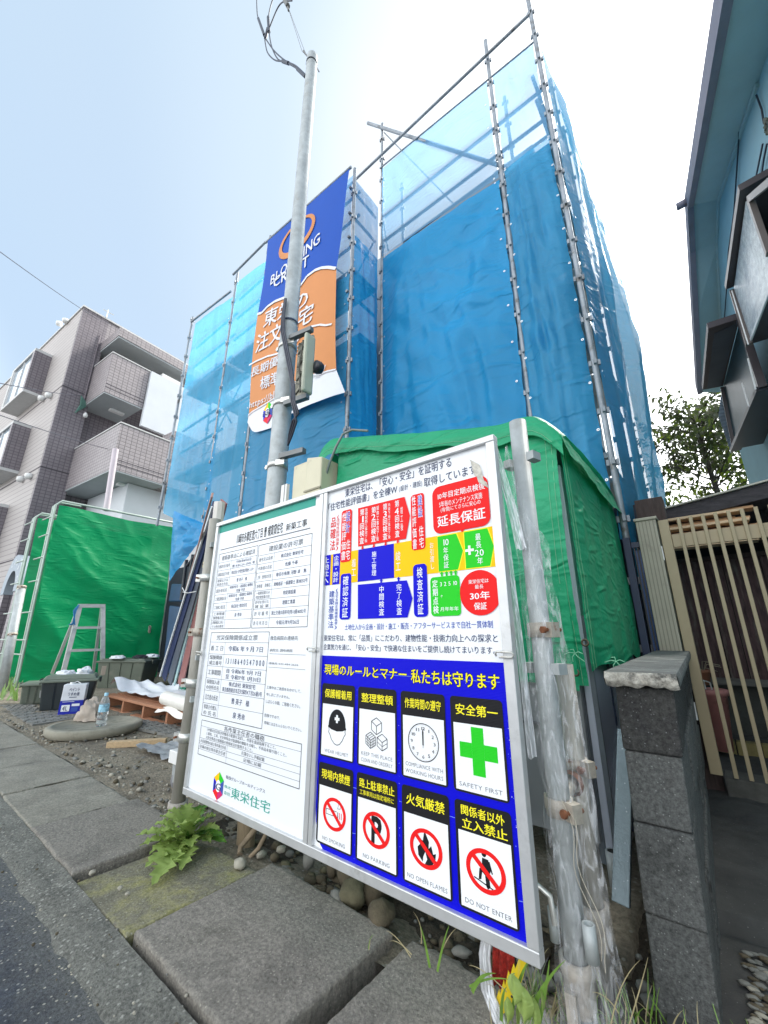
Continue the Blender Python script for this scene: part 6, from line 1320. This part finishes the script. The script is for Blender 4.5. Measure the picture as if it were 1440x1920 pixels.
for k in range(13):
    x = -.33+.135*k+.02; MB().box((x, 5.0+.006*(k % 2), .60), (x+.128, 5.02+.006*(k % 2), 1.66)).build('plank', brownp, shd)
MB().box((-.36, 5.03, .55), (1.5, 5.045, 1.68)).build('backing', mat('shed_black', (.012, .012, .012), .9), shd)  # dark sheet added to block bright sky slits between the planks
MB().box((-.33, 4.97, 1.66), (1.5, 5.0, 1.70)).build('rail', brown, shd)
MB().box((-.30, 4.93, .545), (1.5, 5.04, .60)).build('sill', mat('grey_sill', (.13, .13, .12), .85, .3, 8, .5, 40, stretch=(1, 6, 6)), shd)
MB().box((-.3, 5.03, -.05), (1.5, 5.15, .545)).build('base', mat('plinth', (.06, .065, .06), .9, .3, 5, .6, 40), shd)
MB().box((-.3, 5.6, 1.6), (1.6, 5.7, 2.3)).box((.55, 5.02, 1.66), (1.6, 5.1, 2.2)).build('back_boarding', mat('shed_black', (.012, .012, .012), .9), shd)
for x in (-.12, .42, 1.0): MB().box((x, 4.9, 1.70), (x+.06, 4.98, 2.06)).build('stud', mat('shed_black', (.02, .02, .02), .9), shd)
rw = random.Random(5)
for k in range(11):
    y_ = 4.46+.07*(k % 3); z = 1.72+.029*k; x1 = .30+rw.uniform(-.05, .12)
    mm = mat('fresh_orange_timber', (.62, .36, .19), .7, .25, 5, .3, 60) if k % 3 else mat('fresh_pale_timber', (.72, .52, .32), .7, .2, 5, .3, 60)
    MB().box((-.30+rw.uniform(-.04, .02), y_, z), (x1, y_+.14, z+.022)).build('stacked_batten', mm, bevel=.002, label=None)
    o = bpy.data.objects[[o.name for o in bpy.data.objects if o.name.startswith('stacked_batten')][-1]]
    tag(o, ('lowest', 'second lowest', 'third lowest', 'fourth lowest', 'fifth lowest', 'middle', 'fifth from the top', 'fourth from the top', 'third from the top', 'second from the top', 'topmost')[k]+' sawn batten in the stack under the shed roof', 'timber batten', 'battens stacked under the shed roof')
# brick step, pots
brk = mat('yellow_brick', (.26, .22, .09), .85, .3, 9, .5, 50)
bs = thing('brick_step', 'row of mossy yellow bricks on edge beyond the gate', 'step', (-.26, 4.7, 0))
for k in range(9): MB().box((-.26+.155*k, 4.60, .02), (-.26+.155*k+.147, 4.70, .15)).build('brick', brk, bs, bevel=.006)
MB().box((-.26, 4.705, .0), (1.2, 4.93, .155)).build('tread', passm, bs)
potm = mat('terracotta_pink', (.50, .22, .20), .6, .12, 5, dirt=(.20, .10, .09), ds=6)
pt = thing('plant_pot', 'tall tapering pink terracotta pot behind the gate slats', 'plant pot', (-.20, 4.45, .05))
MB().lathe((-.185, 4.47, .10), [(.0, 0), (.06, 0), (.098, .40), (.112, .405), (.115, .445), (.098, .45), (.094, .40), (.0, .39)], 26).build('pot', potm, pt)
m = MB().tube([(-.27, 4.40, .54), (-.26, 4.40, .60), (-.22, 4.40, .615), (-.18, 4.42, .60), (-.175, 4.42, .54)], .006, 6).tube([(-.215, 4.39, .54), (-.215, 4.39, .61)], .005, 6); m.build('wire_handle', zinc, pt)
p2 = thing('plant_pot', 'small orange pot on the ledge behind the tall pink one', 'plant pot', (-.24, 4.8, .6))
MB().lathe((-.255, 4.85, .545), [(.0, 0), (.06, 0), (.075, .10), (.085, .105), (.085, .125), (.07, .125)], 20).build('pot', mat('terracotta', (.38, .17, .10), .7), p2)
m = MB()
for k in range(7): a = k*1.1; m.tube([(-.24, 4.82, .62), (-.24+.05*math.cos(a), 4.80, .72+.03*math.sin(a*2)), (-.20+.11*math.cos(a), 4.78, .70+.05*math.sin(a))], .003, 4)
m.build('dry_stalks', mat('straw', (.4, .36, .26), .8), p2)
m = MB()
for k in range(60): z = .95+.014*k; m.stone((-.222-.002*(k % 3), 3.62+.02*math.sin(k), z), .013, k, (1, 1, .9), det=6)
m.build('vine_bark', mat('bark_orange', (.22, .10, .04), .9, .6, 60, .6, 90), label='knotty orange-brown stem between gate post and gate', cat='stem', kind=None)
# ================================================================== BLUE HOUSE (right)
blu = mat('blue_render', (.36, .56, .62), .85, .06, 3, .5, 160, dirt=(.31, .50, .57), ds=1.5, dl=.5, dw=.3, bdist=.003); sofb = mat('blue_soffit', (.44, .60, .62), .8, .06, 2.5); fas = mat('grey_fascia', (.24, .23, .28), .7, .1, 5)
dkb = mat('bronze_frame', (.060, .048, .052), .4, .1, 6); bz2 = mat('bronze_light', (.13, .105, .095), .4, .1, 6); rainy = mat('pebbled_glass', (.72, .78, .82), .25, .3, 20, .8, 220, dirt=(.25, .33, .42), ds=3, dl=.5, dw=.25); gl_d = mat('teal_dark_glass', (.03, .065, .075), .35, .3, 2, spec=.2)
bh = thing('blue_house', 'blue rendered house with bronze box windows at the right edge', 'house', (1.0, 5, 0))
WN, WD = Vector((1, .077, 0)), 1.2626          # the house wall runs a few degrees off the street grid
def PW(x, y, off=0):
    d = ray(x, y); return CO+d*((WD-off-WN.dot(CO))/WN.dot(d))
inn = [None, PW(1422, 153), PW(1348, 374), PW(1345, 455), PW(1352, 603), PW(1359, 735)]
slp = (inn[2].z-inn[1].z)/(inn[2].y-inn[1].y); zk = inn[2].z
inn[0] = Vector((WD-.077*.6, .6, inn[1].z+(.6-inn[1].y)*slp))
K = PZ(1294, 386, zk)
def rake(x, y):   # point of the sight line that lies on a rake parallel to the wall's
    lo, hi = 2.0, zk
    for _ in range(40):
        m_ = (lo+hi)/2; p = PZ(x, y, m_)
        if (zk-m_)-(K.y-p.y)*slp > 0: lo = m_
        else: hi = m_
    return PZ(x, y, (lo+hi)/2)
o1 = rake(1357, 30); outr = [o1+(o1-K)*1.5, o1, K, PZ(1298, 470, inn[3].z), PZ(1305, 600, inn[4].z), PZ(1312, 736, inn[5].z)]
n = len(inn)
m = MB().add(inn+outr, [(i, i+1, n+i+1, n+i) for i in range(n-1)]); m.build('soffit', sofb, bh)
up_ = [p+Vector((-.03, 0, .15)) for p in outr]; lo_ = [p+Vector((-.03, 0, -.03)) for p in outr]
m = MB().add(lo_+up_, [(i, i+1, n+i+1, n+i) for i in range(n-1)]); lo2 = [p+Vector((.03, 0, -.03)) for p in outr]; m.add(lo_+lo2, [(i, i+1, n+i+1, n+i) for i in range(n-1)]); m.add(lo2+outr, [(i, i+1, n+i+1, n+i) for i in range(n-1)]); m.build('fascia', fas, bh)
m = MB().add(up_+[Vector((2.5, p.y, p.z+.3)) for p in up_], [(i, i+1, n+i+1, n+i) for i in range(n-1)]); m.build('roof', mat('roof_dark', (.06, .06, .07), .7), bh)
we = PW(1388, 850).y; inn2 = inn[:-1]+[Vector((WD-.077*we, we, inn[-1].z))] if we > inn[-2].y else inn
n2 = len(inn2)
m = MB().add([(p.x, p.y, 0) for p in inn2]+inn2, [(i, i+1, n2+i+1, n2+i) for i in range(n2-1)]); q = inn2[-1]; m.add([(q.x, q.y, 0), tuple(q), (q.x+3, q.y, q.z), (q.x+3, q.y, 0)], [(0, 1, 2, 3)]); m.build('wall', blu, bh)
m = MB()
for p, q in zip(inn[1:], inn[2:]): m.beam(p+Vector((-.012, 0, -.02)), q+Vector((-.012, 0, -.02)), .02, .035)
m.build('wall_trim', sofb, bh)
a = PX(1282, 380, .63); MB().lathe(outr[2]+Vector((-.02, -.03, .05)), [(.0, 0), (.045, 0), (.045, .1), (0, .1)], 10, 0, (-1, 0, 0)).build('gutter_end', fas, bh)
# wiring on the wall
m = MB()
for pts in ([(1400, -5), (1394, 60), (1388, 200), (1384, 280), (1376, 400), (1366, 470), (1362, 545), (1358, 600)], [(1430, 330-60), (1424, 300), (1418, 330)], [(1438, 270), (1432, 300), (1428, 330)], [(1418, 178), (1428, 205), (1432, 230), (1440, 240)]): m.tube([PW(x, y, .02) for x, y in pts], .007, 5)
m.build('wall_cable', cable_m, bh)
m = MB()
for k in range(14): a = k*.9; m.tube([PX(1436+3*math.cos(a), 235+12*math.sin(a*1.3), .95), PX(1440+4*math.cos(a+1), 238+14*math.sin(a+1), .93)], .01, 5)
m.build('vine_tangle', mat('vine', (.12, .13, .10), .9), bh)
# box window A : outer glass plane and hood
def Q(pts, X): return [PX(x, y, X) for x, y in pts]
def plate(pts, th, m_, nm, par): 
    c = pts; nrm = (c[1]-c[0]).cross(c[2]-c[0]).normalized()
    if nrm.dot(CO-c[0]) > 0: nrm = -nrm
    return MB().prism(c, nrm*th).build(nm, m_, par)
wa = MB(); zA1, zA0 = 4.25, 3.5
h1, h2 = PZ(1387, 358, zA1), PZ(1361, 543, zA1)
hood = [h1, h2, Vector((WD-.077*h2.y, h2.y+.02, zA1)), Vector((WD-.077*h1.y, h1.y-.02, zA1))]
wA = MB().prism(hood, (0, 0, .06)).build('box_window', dkb, bh)
h1b = PZ(1396, 372, zA1-.0); 
g1, g2, g3, g4 = PZ(1398, 378, zA1-.02), PZ(1376, 540, zA1-.02), PZ(1405, 644, zA0), PZ(1452, 520, zA0)
gf = plate([g1, g2, g3, g4], .02, rainy, 'pane', wA)
def bar(p, q, w_, m_, nm, par, h=.03, off=0): o_ = (CO-p).normalized()*off; return MB().beam(p+o_, q+o_, w_, h, up=(1, 0, 0)).build(nm, m_, par)
bar(PX(1374, 545, g2.x-.01), PX(1405, 646, g3.x-.01), .035, bz2, 'stile', wA, .05); bar(PX(1372, 545, g2.x-.03), PX(1403, 646, g3.x-.03), .008, white_pl, 'edge_trim', wA, .008)
bar(g3+Vector((0, 0, 0)), g4, .03, white_pl, 'bottom_trim', wA, .012)
# inner frame corner of the opened sash
bar(PX(1406, 372, .66), PX(1442, 475, .66), .05, bz2, 'sash', wA, .03, .02); bar(PX(1406, 372, .66), PX(1450, 335, .66), .04, bz2, 'sash', wA, .03, .02)
MB().add([g3+Vector((0, 0, -.01)), g4+Vector((0, 0, -.01)), Vector((WD-.077*g4.y, g4.y, zA0-.01)), Vector((WD-.077*g3.y, g3.y+.02, zA0-.01))], [(0, 1, 2, 3)]).build('underside', dkb, wA)
MB().add([g2, g3, Vector((WD-.077*g3.y, g3.y+.02, zA0)), Vector((WD-.077*g2.y, g2.y+.02, zA1))], [(0, 1, 2, 3)]).build('cheek', dkb, wA)
# box window B
zB1, zB0 = 4.02, 3.19
k1, k2 = PZ(1328, 616, zB1), PZ(1318, 731, zB1)
hoodB = [k1, k2, PZ(1356, 724, zB1), PZ(1387, 597, zB1)]
wB = MB().prism(hoodB, (0, 0, .07)).build('box_window', mat('bronze_dull', (.07, .058, .065), .5, .1), bh)
ins = [PZ(1339, 626, zB1-.006), PZ(1326, 728, zB1-.006), PZ(1352, 722, zB1-.006), PZ(1382, 606, zB1-.006)]; plate(ins, .003, mat('hood_soffit', (.085, .10, .125), .6, .15, 4), 'hood_soffit', wB)
b1, b2, b3, b4 = PZ(1388, 598, zB1-.01), PZ(1356, 726, zB1-.01), PZ(1379, 842, zB0), PZ(1430, 727, zB0)
plate([b1, b2, b3, b4], .02, gl_d, 'pane', wB)
bar(b1, b4, .055, dkb, 'stile', wB, .06, .02); bar(b4, b3, .05, blackm, 'bottom_rail', wB, .10, .02)
bar(PX(1417, 730, b4.x-.03), PZ(1370, 848, zB0+.05), .012, white_pl, 'bottom_trim', wB, .012); bar(PX(1402, 672, .62), PX(1417, 730, .62), .010, white_pl, 'edge_trim', wB, .010); bar(PX(1391, 718, .60), PX(1404, 762, .58), .010, white_pl, 'edge_trim', wB, .010)
bar(b2, b3, .05, dkb, 'stile', wB, .06, .02)
c1_, c2_, c3_, c4_ = PZ(1355, 727, zB1-.01), PZ(1378, 815, zB0+.12), PZ(1370, 850, zB0), PZ(1350, 745, zB1-.1)
cg = mat('corrugated_pane', (.16, .20, .24), .3, .2, 8, wave=(6, .6)); plate([PY(1356, 728, 6.6), PY(1379, 816, 6.6), PY(1371, 850, 6.6), PY(1347, 780, 6.6), PY(1351, 745, 6.6)], .01, cg, 'side_pane', wB)
MB().add([b3, b4, Vector((WD-.077*b4.y, b4.y, zB0)), Vector((WD-.077*b3.y, b3.y+.02, zB0))], [(0, 1, 2, 3)]).build('underside', blackm, wB)
MB().add([b2, b3, Vector((WD-.077*b3.y, b3.y+.02, zB0)), Vector((WD-.077*b2.y, b2.y+.02, zB1))], [(0, 1, 2, 3)]).build('cheek', dkb, wB)
# ================================================================== TREE
tr = thing('garden_tree', 'leafy persimmon-like tree behind the blue house, sky through its crown', 'tree', (.35, 9, 0))
barkm = mat('bark', (.07, .06, .05), .9, .3, 10)
m = MB().tube([(.40, 9, 0), (.38, 9.0, 2), (.36, 9, 3.2), (.30, 9, 4.2), (.22, 9.05, 5.2)], .075, 9, r1=.02); m.build('trunk', barkm, tr)
rt = random.Random(11); lv = MB(); br = MB(); leafm = [sheet_mat('leaf_olive', (.12, .17, .03), 1, .45, 0), sheet_mat('leaf_dark', (.07, .10, .035), 1, .4, 0), sheet_mat('leaf_bright', (.22, .30, .03), 1, .5, 0), sheet_mat('leaf_pale', (.14, .15, .10), 1, .3, 0)]
def leaf(p, d, L_, mi):
    d = d.normalized(); s = d.cross(Vector((0, 0, 1)));  s = s.normalized() if s.length > .01 else Vector((1, 0, 0)); s = (s+Vector((rt.uniform(-.5, .5), rt.uniform(-.5, .5), rt.uniform(-.5, .5)))).normalized(); u = s.cross(d)*.12*L_
    w_ = L_*.24; q = [p, p+d*L_*.35+s*w_+u, p+d*L_*.75+s*w_*.7, p+d*L_+Vector((0, 0, -.15*L_)), p+d*L_*.75-s*w_*.7, p+d*L_*.35-s*w_+u]; lv.add(q, [(0, 1, 2, 3), (0, 3, 4, 5)], mi)
ends = []
for k in range(46):
    z0 = rt.uniform(2.6, 4.9); a = rt.uniform(0, 6.28); L_ = rt.uniform(.6, 1.25)*(1.1-.14*abs(z0-3.7)); s0 = Vector((.34, 9, z0)); e0 = s0+Vector((math.cos(a)*L_*.95, math.sin(a)*L_, rt.uniform(.1, .75)))
    if e0.x < -.62: e0.x = -.62+rt.uniform(0, .15)
    br.tube([s0, s0.lerp(e0, .5)+Vector((0, 0, .08)), e0], .016, 5, r1=.004); ends.append((s0, e0))
for s0, e0 in ends:
    for j in range(70):
        f = rt.uniform(.25, 1.05); p = s0.lerp(e0, f)+Vector((rt.gauss(0, .10), rt.gauss(0, .12), rt.gauss(.02, .10)))
        d = Vector((rt.uniform(-1, 1), rt.uniform(-1, 1), rt.uniform(-1.2, .25))); low = p.z < 3.9
        leaf(p, d, rt.uniform(.08, .15), rt.choices((0, 1, 2, 3), (3, 4, 3.5, .5) if low else (2, 5, .4, 3))[0])
for j in range(14):   # sparse sprays against the sky on the left and top
    s0 = Vector((rt.uniform(-.3, .2), 9, rt.uniform(3.8, 4.8))); e0 = s0+Vector((rt.uniform(-.5, -.1), 0, rt.uniform(.1, .6))); br.tube([s0, e0], .006, 4)
    for i in range(11): leaf(s0.lerp(e0, i/10), Vector((rt.uniform(-1, .2), rt.uniform(-.5, .5), rt.uniform(-.9, .2))), .12, rt.choice((1, 3)))
br.build('branches', barkm, tr, kind='stuff'); lv.build('crown', leafm, tr, kind='stuff')
# ================================================================== WEED AND GRASS
wl_m = sheet_mat('weed_leaf', (.34, .46, .13), 1, .35, .25, 14, var=.35, fine=70); wl_d = sheet_mat('weed_leaf_shade', (.14, .32, .05), 1, .35, .2, 14, var=.3)
wc = PZ(350, 1578, 0)+Vector((0, .0, -.005)); weed = thing('dandelion_weed', 'bright green rosette weed with toothed leaves in the slab joint', 'weed', wc)
rwd = random.Random(4)
targets = [(255, 1566, .05), (262, 1585, .03), (280, 1600, .0), (272, 1625, .0), (285, 1660, -.0), (330, 1610, .005), (322, 1612, .02), (340, 1632, .0), (300, 1530, .10), (315, 1520, .14), (345, 1510, .13), (372, 1520, .13), (382, 1540, .10), (405, 1530, .10), (412, 1555, .07), (425, 1580, .03), (395, 1580, .04), (365, 1545, .12), (300, 1560, .09), (330, 1550, .14), (310, 1575, .07), (358, 1590, .05), (420, 1568, .05), (290, 1545, .09), (385, 1510, .10)]
for i, (x, y, z) in enumerate(targets):
    tip = PZ(x, y, max(.012, z)); base = wc+Vector((rwd.uniform(-.02, .02), rwd.uniform(-.02, .02), .01)); mid = (base+tip)/2+Vector((0, 0, .018+z*.4)); L_ = (tip-base).length
    n = 18; pts = []; sd_ = (tip-base).cross(Vector((0, 0, 1))).normalized(); fs = []
    for k in range(n+1):
        f = k/n; c = base*(1-f)**2+mid*2*f*(1-f)+tip*f*f; w_ = (.004+.024*math.sin(min(1, f*1.04)**1.3*math.pi)**.8)*(.8+L_*1.9)
        if f > .93: w_ *= (1-f)/.07+.05
        tooth = 1+(.45 if k % 2 else -.30)*(f > .12)*(f < .95); cur_ = .35*w_
        rip = .006*math.sin(k*1.9+i)
        pts += [c-sd_*w_*tooth+Vector((0, 0, cur_+rip)), c-sd_*w_*.5+Vector((0, 0, cur_*.3)), c+Vector((0, 0, -.002)), c+sd_*w_*.5+Vector((0, 0, cur_*.3)), c+sd_*w_*tooth+Vector((0, 0, cur_-rip))]
    fs = [(k*5+j, k*5+j+1, (k+1)*5+j+1, (k+1)*5+j) for k in range(n) for j in range(4)]
    MB().add(pts, fs, 0, True).build('leaf', wl_d if i in (12, 15, 22, 24) else wl_m, weed)
blade_m = mat('grass_blade', (.14, .26, .04), .5, .3, 20); dry_m = mat('dry_grass', (.36, .31, .17), .7, .2, 20)
def blade(mb, a, b, bend, w_, m=0):
    a, b = Vector(a), Vector(b); mid = (a+b)/2+Vector(bend); s = (b-a).cross(Vector((.3, -1, .2))).normalized(); n = 8; pts = []
    for k in range(n+1):
        f = k/n; c = a*(1-f)**2+mid*2*f*(1-f)+b*f*f; ww = w_*(1-f**2)+.0003; pts += [c-s*ww, c+s*ww]
    mb.add(pts, [(2*k, 2*k+1, 2*k+3, 2*k+2) for k in range(n)], m, True)
gb = MB(); Yb = 1.22
for (x0, y0, x1, y1, w_, m_) in ((885, 1860, 930, 1825, .005, 0), (820, 1822, 842, 1735, .003, 0), (806, 1815, 788, 1735, .0035, 0), (820, 1812, 856, 1740, .0012, 1), (790, 1770, 775, 1710, .0012, 1), (772, 1790, 730, 1765, .001, 1), (770, 1795, 725, 1745, .0012, 1), (690, 1793, 702, 1752, .0012, 0), (690, 1690+105, 694, 1760, .001, 1), (960, 1900, 1000, 1790, .004, 0), (940, 1915, 950, 1850, .004, 0), (1010, 1925, 1030, 1800, .004, 0), (985, 1925, 1060, 1800, .005, 0), (880, 1850, 960, 1838, .0025, 0), (930, 1870, 910, 1845, .001, 1), (950, 1860, 880, 1810, .001, 1), (760, 1690, 770, 1660, .0008, 1), (1145, 1925, 1200, 1800, .001, 1), (1180, 1920, 1215, 1795, .001, 1), (1160, 1900, 1110, 1860, .001, 1)):
    blade(gb, PY(x0, y0, Yb+.03), PY(x1, y1, Yb-.0), (rwd.uniform(-.02, .02), 0, .02), w_, m_)
r3 = random.Random(8)
for k in range(300):
    if k < 230: x = r3.uniform(-.66, -.38); y = r3.uniform(1.22, 1.5)
    else: x = r3.uniform(-.38, -.1)-.02; y = r3.uniform(1.35, 1.6)
    a = Vector((x, y, -.04)); b = a+Vector((r3.uniform(-.05, .05), r3.uniform(-.05, .05), r3.uniform(.03, .12))); blade(gb, a, b, (r3.uniform(-.02, .02), 0, .02), r3.uniform(.0008, .002), r3.choice((0, 0, 1)))
gb.build('grass', [blade_m, dry_m], kind='stuff', label='sparse grass blades along the slab edge and under the board', cat='grass')
bl = thing('broadleaf_weed', 'pale green broad-leaved weed at the bottom edge beside the waste bag', 'weed', (-.55, 1.24, 0))
for i, (x, y, s) in enumerate(((968, 1850, .035), (985, 1880, .04), (955, 1890, .03), (1005, 1895, .04), (1020, 1868, .025), (975, 1912, .04))):
    c = PY(x, y, 1.215+.008*i); a = i*1.1
    MB().grid(lambda u, v, c=c, s=s, a=a: c+Vector(((u-.5)*s*1.3*math.sin(v*3.14)**.6*math.cos(a*.3), -.01+.01*math.cos(u*5), (.5-v)*s*1.5+(u-.5)*s*.3*math.sin(a))), 8, 10).build('leaf', wl_m, bl)
m = MB()
r4 = random.Random(2)
for k in range(24):  # tiny plants at the far left edge
    p = PZ(r4.uniform(-5, 30), r4.uniform(1290, 1318), 0); blade(m, p, p+Vector((r4.uniform(-.1, .1), r4.uniform(-.1, .1), r4.uniform(.08, .3))), (0, 0, .05), .03)
m.build('verge_plants', [blade_m], kind='stuff', label='low green plants at the far left below the screen', cat='plants')
